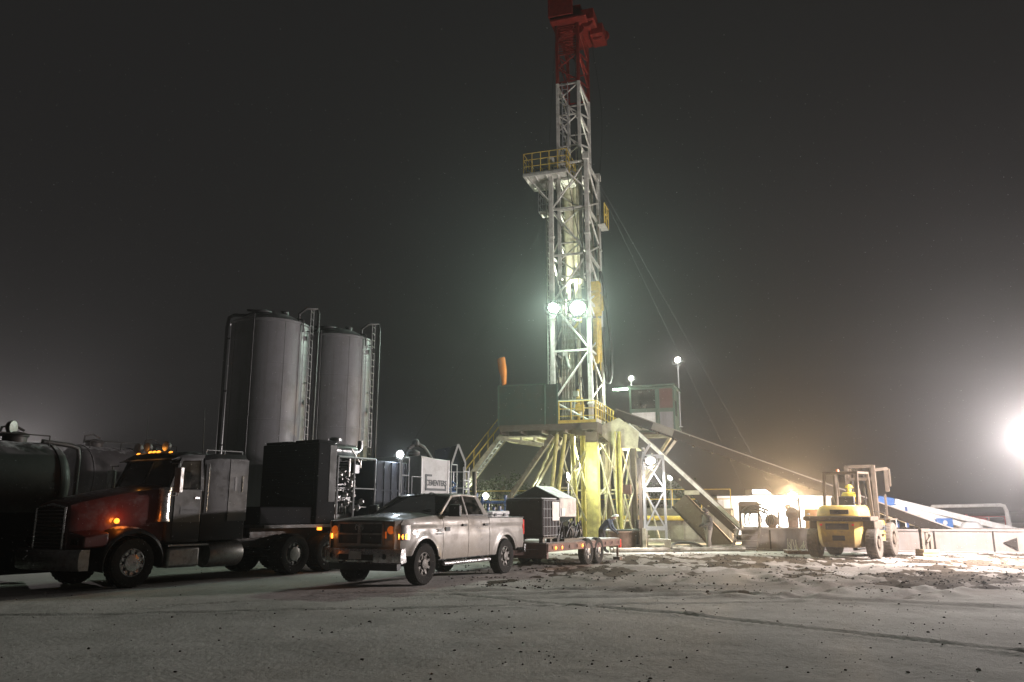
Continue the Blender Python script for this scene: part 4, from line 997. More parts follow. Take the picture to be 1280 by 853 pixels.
for i in range(9):
    p = V((rng.uniform(-.9, .8), rng.uniform(.0, .25), .1)); mb.path([p, p + V((.05, .02, .2)), p + V((.2, .03, .3 + .2 * rng.random())), p + V((.4, .02, .15)), p + V((.45, 0, .02))], .028, 8)
mb.build('hoses', M['hose'], t)

# ------------------------------------------------------------------ silos
def silo(px, Yd, label):
    c = Y(px, 600, Yd); r = 1.46
    t = thing('silo', label, 'silo', (c.x, Yd, 0), math.atan2(c.x, Yd) * -1 + 0, 'tall bulk silos behind the trucks')
    H = 8.6
    mb = MB(); mb.lathe([(r, .9), (r, H - .02), (r + .02, H), (r + .02, H + .07), (r * .98, H + .08), (r * .55, H + .42), (.3, H + .55), (.01, H + .58)], (0, 0, 0), 'z', 64)
    sh = mb.build('shell', M['silo'], t, smooth=25)
    for z in (2.8, 4.9, 7.0): MB().lathe([(r, -.012), (r + .004, -.006), (r + .004, .006), (r, .012)], (0, 0, z), 'z', 64, cap=False).build('weld_seam', M['silo'], sh)
    for a_ in (-2.6, -1.2, -.75): MB().tube(((r + .003) * math.cos(a_), (r + .003) * math.sin(a_), .95), ((r + .003) * math.cos(a_), (r + .003) * math.sin(a_), H), .006, 4).build('vertical_seam', M['silodark'], sh)
    mb = MB(); mb.lathe([(r + .02, 0), (r + .02, .95)], (0, 0, 0), 'z', 48); mb.build('skirt', M['darksteel'], t)
    mb = MB(); x = -r - .12; mb.path([(x, -.2, 1.0), (x, -.2, H - .1), (x + .05, -.2, H + .25), (x + .22, -.2, H + .36), (x + .7, -.2, H + .38), (-.55, -.25, H + .52)], .065, 10)
    for z in (2., 4., 6., 8.): mb.box(x, -r + .02, -.24, -.16, z, z + .05)
    mb.build('fill_pipe', M['silodark'], t)
    mb = MB(); a = -1.98; p = (r + .03) * V((math.cos(a), math.sin(a), 0)); mb.tube(p + V((0, 0, 1)), p + V((0, 0, H + .2)), .022, 6); mb.build('cable_conduit', M['silodark'], t)
    mb = MB(); mb.lathe([(.38, 0), (.40, .05), (.40, .16), (.3, .2)], (-.35, -.4, H + .34), 'z', 20); mb.box(-.9, .1, -.5, -.35, H + .50, H + .56); mb.lathe([(.14, 0), (.14, .2), (.18, .22), (.01, .25)], (.5, -.2, H + .4), 'z', 14); mb.build('roof_hatch', M['silodark'], t)
    mb = MB(); a = R(-18); n_ = V((math.cos(a), math.sin(a), 0)); s_ = V((-n_.y, n_.x, 0)) * .20
    p = n_ * (r + .13); mb.ladder(p + V((0, 0, 1.0)), p + V((0, 0, H + .75)), s_, 30, .026, .016)
    for z in (2., 4.2, 6.4, 8.4): mb.beam(p + s_ + V((0, 0, z)), n_ * r + s_ + V((0, 0, z)), .03); mb.beam(p - s_ + V((0, 0, z)), n_ * r - s_ + V((0, 0, z)), .03)
    mb.build('ladder', M['siloladder'], t)
    mb = MB(); a = R(-40); p = V((math.cos(a), math.sin(a), 0)) * (r + .1); q = V((math.cos(R(-18)), math.sin(R(-18)), 0)) * (r + .05)
    mb.path([p * .85 + V((0, 0, H + .15)), p * .85 + V((0, 0, H + .42)), p * .98 + V((.1, 0, H + .62)), q * 1.18 + V((0, -.12, H + .72)), q * 1.22 + V((0, -.1, H + .5)), q * 1.2 + V((0, -.1, 1.0))], .05, 10)
    mb.path([p * .99 + V((0, 0, H - .3)), p * .99 + V((0, 0, H + .15)), p * .8 + V((0, 0, H + .25))], .03, 6)
    for z in (3.1, 5.6, 8.1): mb.box(q.x + .05, q.x + .14, q.y - .2, q.y + .02, z, z + .16)
    mb.build('vent_pipe', M['silodark'], t)
    return t
silo(326, 30.2, 'nearer tall grey silo behind the semi truck')
silo(412, 32.9, 'farther tall grey silo, half hidden by the one beside it')

# ------------------------------------------------------------------ tankers on the left
def tanker(end, ang, r, zc, length, label, lamps=True):
    a = R(ang); t = thing('tank_trailer', label, 'tank trailer', (end.x, end.y, 0), a, 'tank trailers behind the semi truck')
    mb = MB()   # local: x=0 at the rear end, body towards -x
    prof = [(.01, .02)] + [(r * math.sin(PI / 2 * k / 8), -.42 + .42 * math.cos(PI / 2 * k / 8)) for k in range(1, 9)] + [(r, -length + .42)] + [(r * math.cos(PI / 2 * k / 8), -length + .42 - .42 * math.sin(PI / 2 * k / 8)) for k in range(1, 8)] + [(.01, -length)]
    mb.lathe(prof, (0, 0, zc), 'x', 48); sh = mb.build('tank_shell', M['tank'], t, smooth=30)
    mb = MB()
    for x in frange(-.5, -length + .5, 1.6): mb.lathe([(r, -.03), (r + .025, -.02), (r + .025, .02), (r, .03)], (x, 0, zc), 'x', 48, cap=False)
    mb.build('rings', M['tank'], sh)
    for k, x in enumerate(frange(-1.2, -length + 1, 2.0)): mb = MB(); mb.lathe([(.27, -.1), (.27, .1), (.31, .12), (.31, .17), (.2, .22), (.02, .24)], (x, 0, zc + r), 'z', 20); mb.path([(x - .3, .1, zc + r + .1), (x - .28, .1, zc + r + .33), (x, .1, zc + r + .40), (x + .25, .1, zc + r + .28)], .03, 6); mb.build('manhole', M['darksteel'], t)
    mb = MB(); mb.rail([(-.6, -.45, zc + r - .1), (-length + .6, -.45, zc + r - .1)], .25, .03, 1.2, 0, .03); mb.build('walkway_rail', M['darksteel'], t)
    mb = MB()
    for y in (-.45, .45): mb.box(-length, .1, y - .06, y + .06, zc - r - .12, zc - r + .12)
    for x in frange(-.6, -length + .6, 1.5): mb.box(x - .05, x + .05, -.9, .9, zc - r - .05, zc - r + .28)
    mb.box(.05, .14, -1.15, 1.15, .55, .72); mb.build('chassis', M['darksteel'], t)
    for y in (-1.05, 1.0): MB().box(-length + .3, -.15, y, y + .05, .22, zc - r + .3).build('side_sheet', M['blackbox'], t)  # black sheets added to shut out the lit ground behind the tank
    for x in (-length + 1.2, -length + 2.4):
        for y in (.92, -.92): wheel(t, x, y, .52, .5, 1 if y > 0 else -1, .3, 10, hub=.12)
    for y in (-.9, .9): MB().box(.14, .17, y - .08, y + .08, .6, .68).build('tail_lamp', M['redlens'], t)
    return t
e1 = Y(74, 600, 20.6)
t = tanker(V((e1.x, e1.y, 0)), 58, 1.0, 2.30, 9, 'dark horizontal tank trailer cut by the left edge of the photo')
mb = MB(); mb.path([(-.7, -.3, 3.32), (.05, -.3, 3.26), (.22, -.3, 3.20), (.26, -.3, 3.0), (.26, -.3, 1.2)], .06, 10); mb.build('discharge_pipe', M['darksteel'], t)
for x in (-1.9, -1.35):
    mb = MB(); mb.lathe([(.06, -.12), (.15, -.06), (.17, .02), (.165, .05)], (0, 0, 0), 'x', 16); mb.tube((0, 0, -.3), (0, 0, -.1), .03, 6); o = mb.build('work_lamp', M['darksteel'], t); o.location = (x, -.1, 3.62); o.rotation_euler = (0, 0, R(-60))
    MB().lathe([(.155, .052), (.02, .06)], (0, 0, 0), 'x', 16).build('lens', M['dullchrome'], o)
e2 = Y(226, 600, 29.6)
tanker(V((e2.x, e2.y, 0)), 58, 1.05, 2.7, 4.4, 'dark round topped tank trailer directly behind the semi truck cab')

# ------------------------------------------------------------------ drilling rig
RA = R(-18); RO = V((3.97, 40., 0))
RMX = Matrix.Translation(RO) @ Matrix.Rotation(RA, 4, 'Z')
def rw(x, y, z=0): return RMX @ V((x, y, z))
def rigthing(name, label, cat, base=(0, 0, 0), group=None):
    return thing(name, label, cat, rw(*base), RA, group)
FZ = 5.95
# substructure
ss = rigthing('rig_substructure', 'yellow steel substructure legs and girders carrying the rig floor', 'rig substructure')
mb = MB()
mb.box(-2.6, -2.3, -.2, 5.4, .05, .35); mb.box(.2, .5, -.2, 5.4, .05, .35); mb.box(-2.6, .5, -.35, -.1, .05, .35); mb.box(-2.6, .5, 5.2, 5.45, .05, .35)
mb.build('base_skid', M['rigbrown'], ss)
mb = MB(); mb.box(-.24, .36, -.42, .10, .3, FZ - .95); mb.build('main_column', M['rigyellow'], ss, bev=.02)
mb = MB(); mb.hexa([(-.18, -.35, FZ - .95), (.3, -.35, FZ - .95), (.3, .05, FZ - .95), (-.18, .05, FZ - .95), (-.25, -.4, FZ - .45), (.37, -.4, FZ - .45), (.37, .1, FZ - .45), (-.25, .1, FZ - .45)]); mb.build('column_head', M['rigbrown'], ss)
for (x0, y0, x1, y1, r, m) in ((-1.75, -.1, -2.3, -.2, .10, 'rigyellow'), (-1.35, .0, -2.0, -.3, .10, 'rigyellow'), (-1.05, .1, -.75, 0, .09, 'rigyellow'), (-1.9, 4.9, -2.35, 5.3, .11, 'rigcream'), (-.5, 5.0, -.3, 5.3, .11, 'rigcream'), (.1, 4.9, .35, 5.3, .11, 'rigcream')):
    MB().tube((x1, y1, .3), (x0, y0, FZ - .5), r, 12).build('leg', M[m], ss)
for (x, y, w, m) in ((1.25, .4, .28, 'rigyellow'), (1.75, 1.6, .34, 'rigbrown'), (-1.55, 2.4, .22, 'rigcream'), (-.9, 3.4, .2, 'rigcream'), (1.2, 4.6, .24, 'rigcream'), (.3, 2.5, .22, 'rigbrown'), (-.75, 1.3, .22, 'rigyellow'), (-1.15, .9, .14, 'rigcream')):
    mb = MB(); mb.box(x - w / 2, x - w / 2 + .04, y - w / 2, y + w / 2, .0, FZ - .4); mb.box(x + w / 2 - .04, x + w / 2, y - w / 2, y + w / 2, 0, FZ - .4); mb.box(x - w / 2, x + w / 2, y - .02, y + .02, 0, FZ - .4); mb.box(x - .35, x + .35, y - .35, y + .35, -.02, .05)
    mb.build('leg', M[m], ss)
mb = MB()
br = [((1.2, .35, 5.5), (.35, .0, .4)), ((.45, -.3, 4.4), (1.25, .4, .4)), ((1.25, .4, 5.3), (1.75, 1.6, 2.7)), ((1.75, 1.6, 5.3), (1.25, .4, 2.7)), ((1.25, .4, 2.7), (1.75, 1.6, .4)), ((1.75, 1.6, 2.7), (1.25, .4, .4)), ((1.75, 1.6, 5.4), (2.9, 2.0, .3)), ((-1.55, 2.4, 5.4), (-.3, .0, 2.6)), ((-.3, 0, 4.6), (-1.55, 2.4, 2.0)), ((-1.55, 2.4, 2.9), (-.9, 3.4, .4)), ((-.9, 3.4, 5.3), (-1.55, 2.4, 2.9)), ((-2.3, 5.2, .3), (-.3, 5.2, 5.4)), ((-.3, 5.2, .3), (-1.9, 5.0, 5.4)), ((-1.3, -.15, 3.1), (-.3, -.2, 4.6)), ((-1.6, -.1, 4.0), (-.3, -.2, 1.2)), ((.1, 5., 5.3), (1.2, 4.6, .4)), ((.35, 5.2, .4), (1.2, 4.6, 5.3))]
br += [((-1.75, -.1, 5.3), (-1.05, .1, 2.8)), ((-1.05, .1, 5.3), (-1.9, -.15, 2.8)), ((-1.9, -.15, 2.8), (-.85, .05, .4)), ((-.85, .05, 2.8), (-2.1, -.2, .4)), ((-1.9, -.15, 2.8), (-.85, .05, 2.8)), ((-1.55, 2.4, 3.6), (.3, 2.5, 5.2)), ((.3, 2.5, 3.0), (-1.55, 2.4, 1.0)), ((-.9, 3.4, 2.6), (.1, 4.9, 2.6)), ((-2.2, 5.2, 2.8), (.2, 5.1, 2.8)), ((1.25, .4, 1.2), (1.2, 4.6, 1.2)), ((1.75, 1.6, 4.0), (1.2, 4.6, 4.0)), ((.4, .0, 5.0), (1.2, 4.6, 2.0))]
for p, q in br: mb.tube(p, q, .045, 8)
mb.build('bracing', M['rigcream'], ss)
MB().box(1.28, 1.72, .85, 1.15, 2.5, 2.95).build('gusset', M['redpanel'], ss)
# struts running down to the left
for k, (x1, y1, x0, y0, w) in enumerate(((-2.0, -.1, -6.0, .2, .22), (-1.8, 1.0, -5.2, 1.6, .26))):
    p = V((x0, y0, .1)); q = V((x1, y1, FZ - .55))
    mb = MB(); mb.beam(p, q, w, w); 
    for i in range(14):
        c = p.lerp(q, .25 + .05 * i) + V((0, -w * .6, w * .3)); mb.lathe([(.05, -.03), (.09, 0), (.05, .03)], c, 'y', 8)
    mb.build('raising_strut', M['rigbrown'], ss)
mb = MB(); pts = [V((-1.9, .6, FZ - .3)).lerp(V((-5.0, .9, .4)), i / 30) + V((.03 * math.sin(i * 2.3), 0, -.8 * math.sin(PI * i / 30) * .5)) for i in range(31)]
mb.path(pts, .06, 6); mb.build('cable_tray', M['rigcream'], ss)
# rig floor
rf = rigthing('rig_floor', 'raised drilling floor with dark green wind wall and yellow guard rails', 'rig floor', (0, 0, FZ))
def RB(b): return MB(b)
mb = RB((0, 0, FZ)); mb.box(-4.75, .35, -.5, 5.6, FZ - .10, FZ); mb.build('floor_plate', M['rigbrown'], rf)
mb = RB((0, 0, FZ))
mb.box(-4.7, .3, -.44, -.38, FZ - .30, FZ - .1)
for y in (.9, 2.4, 3.9, 5.5): mb.box(-4.7, .3, y - .06, y + .06, FZ - .5, FZ - .1)
for x in (-4.65, -3.6, -2.5, -1.3, -.2, .28): mb.box(x - .05, x + .05, -.42, 5.5, FZ - .42, FZ - .1)
mb.build('girder_frame', M['rigbrown'], rf)
mb = RB((0, 0, FZ)); mb.box(.30, .44, -.54, 1.6, FZ - .50, FZ + .02); mb.box(-.4, .44, -.60, -.46, FZ - .34, FZ + .0); mb.build('edge_skirt', M['rigbrown'], rf)
mb = RB((0, 0, FZ)); mb.box(-4.75, -1.62, -.46, -.42, FZ + .0, FZ + 2.02); mb.box(-4.75, -4.71, -.42, 3.4, FZ, FZ + 2.02)
ww = mb.build('wind_wall', M['greenwall'], rf)
mb = RB((0, 0, FZ))
for x in (-4.75, -2.28, -1.62): mb.box(x - .035, x + .035, -.50, -.46, FZ - .05, FZ + 2.06)
mb.box(-4.78, -2.3, -.51, -.45, FZ + 2.02, FZ + 2.07); mb.build('wall_post', M['greenpaint'], ww)
mb = RB((0, 0, FZ)); mb.rail([(-1.55, -.45, FZ), (.32, -.45, FZ)], 1.1, .07, .62, 2, .05); mb.box(-1.6, .34, -.49, -.45, FZ, FZ + .16); mb.build('guard_rail', M['yellowrail'], rf)
mb = RB((0, 0, FZ)); mb.rail([(.36, -.45, FZ), (.36, 1.6, FZ)], 1.1, .07, .5, 2, .05); mb.rail([(.36, 1.6, FZ), (.36, 5.5, FZ)], 1.1, .07, .8, 2, .05); mb.build('guard_rail', M['yellowrail'], rf)
mb = RB((0, 0, FZ)); mb.box(.34, .38, -.5, 1.62, FZ - .05, FZ + .22); mb.build('toe_board', M['mastwhite'], rf)
# floor machinery seen through the mast legs
dw = rigthing('drawworks', 'bulky winch machinery on the rig floor behind the mast legs', 'winch', (-1, 3.4, FZ))
o_ = (-1, 3.4, FZ)
mb = MB(o_); mb.box(-2.6, .0, 3.0, 4.4, FZ, FZ + .3); mb.build('skid', M['rigbrown'], dw)
mb = MB(o_); mb.lathe([(.7, -.75), (.7, -.7), (.45, -.66), (.45, .66), (.7, .7), (.7, .75)], (-1.3, 3.7, FZ + 1.0), 'x', 28); mb.build('drum', M['enginemetal'], dw)
mb = MB(o_); mb.box(-2.5, -2.1, 3.1, 4.3, FZ + .3, FZ + 1.8); mb.build('gear_case', M['greenpaint'], dw, bev=.04); mb = MB(o_); mb.box(-.5, -.1, 3.1, 4.3, FZ + .3, FZ + 1.7); mb.build('gear_case', M['greenpaint'], dw, bev=.04)
t = rigthing('pipe_wrench', 'pipe handling wrench standing at the well centre on the rig floor', 'pipe wrench', (-1.0, 1.3, FZ)); o_ = (-1.0, 1.3, FZ)
mb = MB(o_); mb.box(-1.3, -.7, 1.0, 1.6, FZ, FZ + .2); mb.tube((-1.0, 1.5, FZ), (-1.0, 1.5, FZ + 2.0), .09, 10); mb.box(-1.35, -.65, 1.0, 1.4, FZ + .8, FZ + 1.15); mb.box(-1.3, -.7, .95, 1.35, FZ + 1.25, FZ + 1.5); mb.build('wrench_body', M['yellowrail'], t, bev=.02)
mb = MB(o_); mb.path([(-1.0, 1.5, FZ + 2.0), (-.8, 1.4, FZ + 2.6), (-.6, 1.3, FZ + 1.6)], .04, 8); mb.build('hose', M['hose'], t)
# mast
def spline_(P, n=8):
    P = [V(p) for p in P]; out = []
    for i in range(len(P) - 1):
        p0, p1, p2, p3 = P[max(i - 1, 0)], P[i], P[i + 1], P[min(i + 2, len(P) - 1)]
        for s in range(n):
            u = s / n; out.append(.5 * ((2 * p1) + (p2 - p0) * u + (2 * p0 - 5 * p1 + 4 * p2 - p3) * u * u + (3 * p1 - p0 - 3 * p2 + p3) * u ** 3))
    return out + [P[-1]]
ms = rigthing('drilling_mast', 'tall white lattice drilling mast with red crown and working platforms', 'drilling mast', (0, 0, FZ)); MO = (0, 0, FZ)
LZ = 20.5; W1, D1 = 1.95, 3.0
for (x, y) in ((0, 0), (-W1, 0), (0, D1), (-W1, D1)):
    mb = MB(MO); mb.box(x - .11, x + .11, y - .11, y + .11, FZ, LZ); mb.box(x - .2, x + .2, y - .2, y + .2, FZ, FZ + .05)
    for z in frange(FZ + 1, LZ, 3.9): mb.box(x - .15, x + .15, y - .15, y + .15, z - .06, z + .06)
    mb.box(x - .17, x + .17, y - .17, y + .17, LZ - .35, LZ)
    mb.build('mast_leg', M['mastwhite'], ms, bev=.02)
mb = MB(MO); zs = frange(FZ + 1.2, LZ - .4, 2.55)
for i, z in enumerate(zs):
    mb.beam((0, 0, z), (-W1, 0, z), .10); mb.beam((0, 0, z), (0, D1, z), .12); mb.beam((-W1, 0, z), (-W1, D1, z), .08); 
    if i % 2 == 0: mb.beam((0, D1, z), (-W1, D1, z), .08)
    if i + 1 < len(zs):
        z2 = zs[i + 1]
        a, c = ((0, 0, z), (-W1, 0, z2)) if i % 2 else ((-W1, 0, z), (0, 0, z2))
        mb.tube(a, c, .055, 8)
        mb.tube((0, D1, (z + z2) / 2), (0, 0, z), .05, 8); mb.tube((0, D1, (z + z2) / 2), (0, 0, z2), .05, 8)
        mb.tube((-W1, D1, z2 if i % 2 else z), (-W1, 0, z if i % 2 else z2), .045, 8)
        if i % 2: mb.tube((0, D1, z), (-W1, D1, z2), .045, 8)
mb.tube((-W1, 0, zs[0]), (0, 0, FZ + .1), .055, 8)
mb.build('bracing', M['mastwhite'], ms)
# telescoped upper section, last metres painted red
UX0, UX1, UY0, UY1 = -.38, -1.58, .25, 2.75; RZ = 25.0; UZ = 28.6
for (x, y) in ((UX0, UY0), (UX1, UY0), (UX0, UY1), (UX1, UY1)):
    mb = MB(MO); mb.box(x - .08, x + .08, y - .08, y + .08, 13.6, RZ); up = mb.build('upper_mast_leg', M['mastwhite'], ms)
    MB(MO).box(x - .08, x + .08, y - .08, y + .08, RZ, UZ).build('red_leg_top', M['mastred'], up)
def upper(z0, z1, n, m, name):
    mb = MB(MO); zz = frange(z0, z1, (z1 - z0) / n)
    for i, z in enumerate(zz):
        mb.beam((UX0, UY0, z), (UX1, UY0, z), .07); mb.beam((UX0, UY0, z), (UX0, UY1, z), .09); mb.beam((UX1, UY0, z), (UX1, UY1, z), .07); mb.beam((UX0, UY1, z), (UX1, UY1, z), .06)
        if i + 1 < len(zz):
            z2 = zz[i + 1]; zm = (z + z2) / 2
            mb.tube((UX0, UY0, z), (UX1, UY0, zm), .04, 6); mb.tube((UX1, UY0, zm), (UX0, UY0, z2), .04, 6)
            mb.tube((UX0, UY1, zm), (UX0, UY0, z), .05, 6); mb.tube((UX0, UY1, zm), (UX0, UY0, z2), .05, 6)
            mb.tube((UX1, UY1, zm), (UX1, UY0, z), .04, 6); mb.tube((UX1, UY1, zm), (UX1, UY0, z2), .04, 6); mb.tube((UX0, UY1, z), (UX1, UY1, z2), .04, 6)
    return mb.build(name, M[m], ms)
upper(13.8, RZ - .08, 6, 'mastwhite', 'upper_bracing'); upper(RZ + .08, UZ - .1, 2, 'mastred', 'red_bracing')
mb = MB(MO); mb.box(-1.85, .20, -.3, 2.9, UZ, UZ + .14); mb.box(-1.9, -.5, -.45, -.38, UZ + .2, UZ + 1.5); mb.box(-1.9, -1.83, -.45, 2.6, UZ + .2, UZ + 1.5); mb.box(-1.7, -.2, .3, 2.6, UZ + .2, UZ + 1.2)
for x, y in ((-1.85, -.4), (-.55, -.4), (-1.85, 2.5)): mb.box(x - .06, x + .06, y - .06, y + .06, UZ + .2, UZ + 1.7)
mb.box(-.25, .55, .2, 2.9, UZ + .1, UZ + .75); mb.box(.1, .85, 1.2, 2.6, UZ - .25, UZ + .4)
cr = mb.build('crown_block', M['mastred'], ms, bev=.02)
for x, y, z in ((.15, .45, UZ + .1), (.5, 1.6, UZ - .05), (.7, 2.2, UZ + .15), (-.4, .6, UZ - .15)):
    mb = MB(MO); mb.lathe([(.16, -.06), (.34, -.07), (.36, -.03), (.28, 0), (.36, .03), (.34, .07), (.16, .06)], (x, y, z), 'y', 22); mb.build('sheave', M['mastred'], cr)
mb = MB(MO)
for i in range(10): mb.box(UX1 + .1, UX0 - .1, UY0 - .02, UY0 + .02, RZ + 1.9 + i * .16, RZ + 1.95 + i * .16)
mb.build('red_slats', M['mastred'], cr)
# monkey board
P0 = (-3.55, -.55, 18.35)
mb = MB(MO); mb.box(-3.3, -.9, -.75, 1.35, 19.4, 19.48)
for x in frange(-3.3, -.9, .6): mb.box(x - .03, x + .03, -.75, 1.35, 19.3, 19.4)
for y in (-.75, .3, 1.35): mb.box(-3.3, -.9, y - .03, y + .03, 19.26, 19.4)
mk = mb.build('monkey_board', M['mastwhite'], ms)
mb = MB(MO); mb.rail([(-.9, -.73, 19.48), (-3.28, -.73, 19.48), (-3.28, 1.33, 19.48), (-.9, 1.33, 19.48)], 1.12, .05, .5, 2, .04)
mb.rail([(-.9, -.73, 19.48), (-.9, 1.0, 19.48)], 1.12, .05, .5, 2, .04)
mb.build('board_railing', M['yellowrail'], mk)
mb = MB(MO)
for k in range(7): mb.beam((-3.1 + .32 * k, -.3, 19.85), (-3.1 + .32 * k, .9, 19.85), .04)
mb.build('pipe_fingers', M['rigbrown'], mk)
mb = MB(MO); mb.beam((-3.1, -.6, 19.3), (-1.95, 0, 17.9), .06); mb.beam((-3.1, 1.2, 19.3), (-1.95, 1.0, 17.9), .06); mb.beam((-.9, -.7, 19.3), (-.1, 0, 18.6), .06); mb.build('knee_brace', M['mastwhite'], mk)
mb = MB(MO); mb.box(-2.7, -1.95, .1, 1.0, 17.5, 17.56); sp = mb.build('access_platform', M['mastwhite'], ms)
mb = MB(MO); mb.rail([(-1.95, .1, 17.56), (-2.7, .1, 17.56), (-2.7, 1.0, 17.56)], 1.05, .045, .4, 2, .035); mb.build('platform_railing', M['railgrey'], sp)
mb = MB(MO); mb.box(.1, .5, 2.2, 3.3, 17.2, 17.26); sp = mb.build('access_platform', M['mastwhite'], ms)
mb = MB(MO); mb.rail([(.5, 2.2, 17.26), (.5, 3.3, 17.26)], 1.2, .07, .55, 1, .06); mb.beam((.5, 2.2, 17.3), (.5, 3.3, 18.4), .06); mb.build('platform_railing', M['yellowrail'], sp)
mb = MB(MO); mb.ladder((-2.22, .25, FZ), (-2.22, .25, 19.3), (.0, .22, 0), 44, .035, .018)
for z in frange(FZ + 1, 18, 2.4): mb.beam((-2.22, .25, z), (-W1, .1, z), .04)
mb.build('ladder', M['mastwhite'], ms)
mb = MB(MO); mb.ladder((-1.15, .18, 20.5), (-1.15, .18, RZ), (.16, 0, 0), 16, .025, .015); mb.build('upper_ladder', M['railgrey'], ms)
mb = MB(MO); mb.tube((-1.45, 1.6, 13.9), (-1.45, 1.6, 19.6), .32, 20); mb.tube((-.95, 1.7, 12.2), (-.95, 1.7, 20.4), .19, 16); mb.tube((-1.45, 1.6, FZ + .5), (-1.45, 1.6, 13.9), .13, 16); mb.tube((-.95, 1.7, FZ + .5), (-.95, 1.7, 12.2), .10, 12)
mb.box(-1.8, -.6, 1.3, 2.0, 13.7, 13.95); mb.build('raising_cylinder', M['rigcream'], ms)
mb = MB(MO); mb.tube((-.25, 2.6, 20), (-.25, 2.6, FZ + .2), .05, 8); mb.tube((.02, 2.8, 18), (.02, 2.8, FZ + .2), .05, 8); mb.tube((-.6, .3, 22), (-.6, .3, FZ + 1), .025, 6); mb.build('standpipe', M['pipe'], ms)
rng = random.Random(9)
mb = MB(MO)
for k in range(10): x = -.75 - .02 * k; mb.tube((x, 1.4 + .03 * (k % 3), UZ), (-.55 + .03 * k, 1.5, 12.0), .012, 5)
mb.build('drilling_line', M['cable'], ms)
mb = MB(MO); mb.path([(-.1, .5, 17.9), (-.25, .6, 17.2), (-.05, .5, 16.6), (-.3, .5, 16.0), (-.15, .55, 15.2), (-.2, .5, 14.6)], .10, 8); mb.path([(.02, .3, 17.6), (-.3, .4, 16.9), (-.2, .4, 16.2), (-.42, .3, 15.4)], .06, 8); mb.path(spline_([(UX0 + .3, UY1, UZ), (UX0 + .75, UY1 + .1, 24), (UX0 + .5, UY1, 19), (.25, D1, 15)]), .016, 5); mb.path(spline_([(UX1, UY0 - .1, UZ), (UX1 - .25, UY0 - .2, 24.5), (-W1 - .1, -.15, 20.4)]), .014, 5); mb.path(spline_([(-.9, -.7, 19.4), (-.5, -.5, 16.5), (-.1, -.2, 14.2), (-.05, -.16, 9)]), .022, 6); mb.path(spline_([(-W1 + .2, .2, 19), (-1.5, .35, 15.2), (-1.75, .2, 12), (-1.7, .2, 7)]), .025, 6)
mb.build('hanging_cable', M['hose'], ms)
# racked pipe standing in the mast
for k in range(9):
    x = -1.6 + .15 * (k % 5) + .03 * rng.random(); y = .45 + .28 * (k // 5); h = rng.uniform(4.5, 9.5)
    mb = MB((x, y, FZ)); mb.tube((x, y, FZ), (x + .05, y + .05, FZ + h), .055, 8)
    for zz in (.35, h * .5, h - .4): mb.tube((x, y, FZ + zz), (x, y, FZ + zz + .3), .075, 8)
    o = mb.build('drill_pipe', M['pipe']); o.location = rw(x, y, FZ); o.rotation_euler = (0, 0, RA); tag(o, 'stand of drill pipe racked upright inside the foot of the mast', 'drill pipe', 'drill pipes racked in the mast')
# tackle hanging in the foot of the mast
rng = random.Random(31)
for k in range(16):
    x, y, z = rng.uniform(-1.75, -.2), rng.uniform(.25, 2.3), rng.uniform(FZ + 1.2, FZ + 5.6); l = rng.uniform(.4, 1.5); mb = MB(MO)
    mb.tube((x, y, z), (x + rng.uniform(-.25, .25), y + rng.uniform(-.2, .2), z - l), rng.choice([.03, .045, .07]), 8)
    if k % 2: mb.box(x - .12, x + .12, y - .1, y + .1, z - .15, z + .12)
    else: mb.lathe([(.07, -.14), (.12, -.08), (.12, .08), (.05, .16)], (x, y, z - l * .5), 'z', 10)
    mb.build('hanging_tackle', M[('rigcream', 'yellowrail', 'pipe', 'mastwhite')[k % 4]], ms)
# top drive
td = rigthing('top_drive', 'yellow top drive with dangling black hose hung inside the right side of the mast', 'top drive', (-.1, 1.5, 9.6)); o_ = (-.1, 1.5, 9.6)
mb = MB(o_); mb.tube((.15, 1.2, 9.2), (.15, 1.2, 11.8), .05, 8); mb.tube((.2, 1.9, 9.4), (.2, 1.9, 11.8), .05, 8); mb.build('link_arm', M['yellowrail'], td)
mb = MB(o_); mb.box(-.18, .30, 1.25, 1.85, 11.9, 13.1); mb.box(-.15, .3, 1.25, 1.8, 13.2, 13.7); mb.box(-.12, .22, 1.35, 1.7, 10.2, 11.7); mb.prism([(.36, 1.2, 12.0), (.36, 1.9, 12.2), (.36, 1.7, 13.0)], (.04, 0, 0)); mb.build('motor_housing', M['yellowrail'], td, bev=.03)
mb = MB(o_); mb.lathe([(.10, 0), (.14, .1), (.14, .5), (.2, .55), (.2, .8), (.1, .9)], (.05, 1.5, 9.3), 'z', 14); mb.beam((-.1, 1.5, 10.3), (-.1, 1.3, 8.9), .05); mb.beam((.2, 1.5, 10.3), (.2, 1.7, 8.9), .05); mb.build('pipe_handler', M['yellowrail'], td)
mb = MB(o_)
def spline(P, n=8):
    P = [V(p) for p in P]; out = []
    for i in range(len(P) - 1):
        p0, p1, p2, p3 = P[max(i - 1, 0)], P[i], P[i + 1], P[min(i + 2, len(P) - 1)]
        for s in range(n):
            u = s / n; out.append(.5 * ((2 * p1) + (p2 - p0) * u + (2 * p0 - 5 * p1 + 4 * p2 - p3) * u * u + (3 * p1 - p0 - 3 * p2 + p3) * u ** 3))
    return out + [P[-1]]
mb.path(spline([(.12, 2.5, 14.6), (.30, 2.7, 13.6), (.42, 2.9, 12), (.55, 3.0, 10.2), (.52, 3.0, 9.0), (.38, 2.95, 8.45), (.22, 2.9, 9.0), (.15, 2.8, 11.5)]), .085, 10); mb.build('service_hose', M['hose'], td)
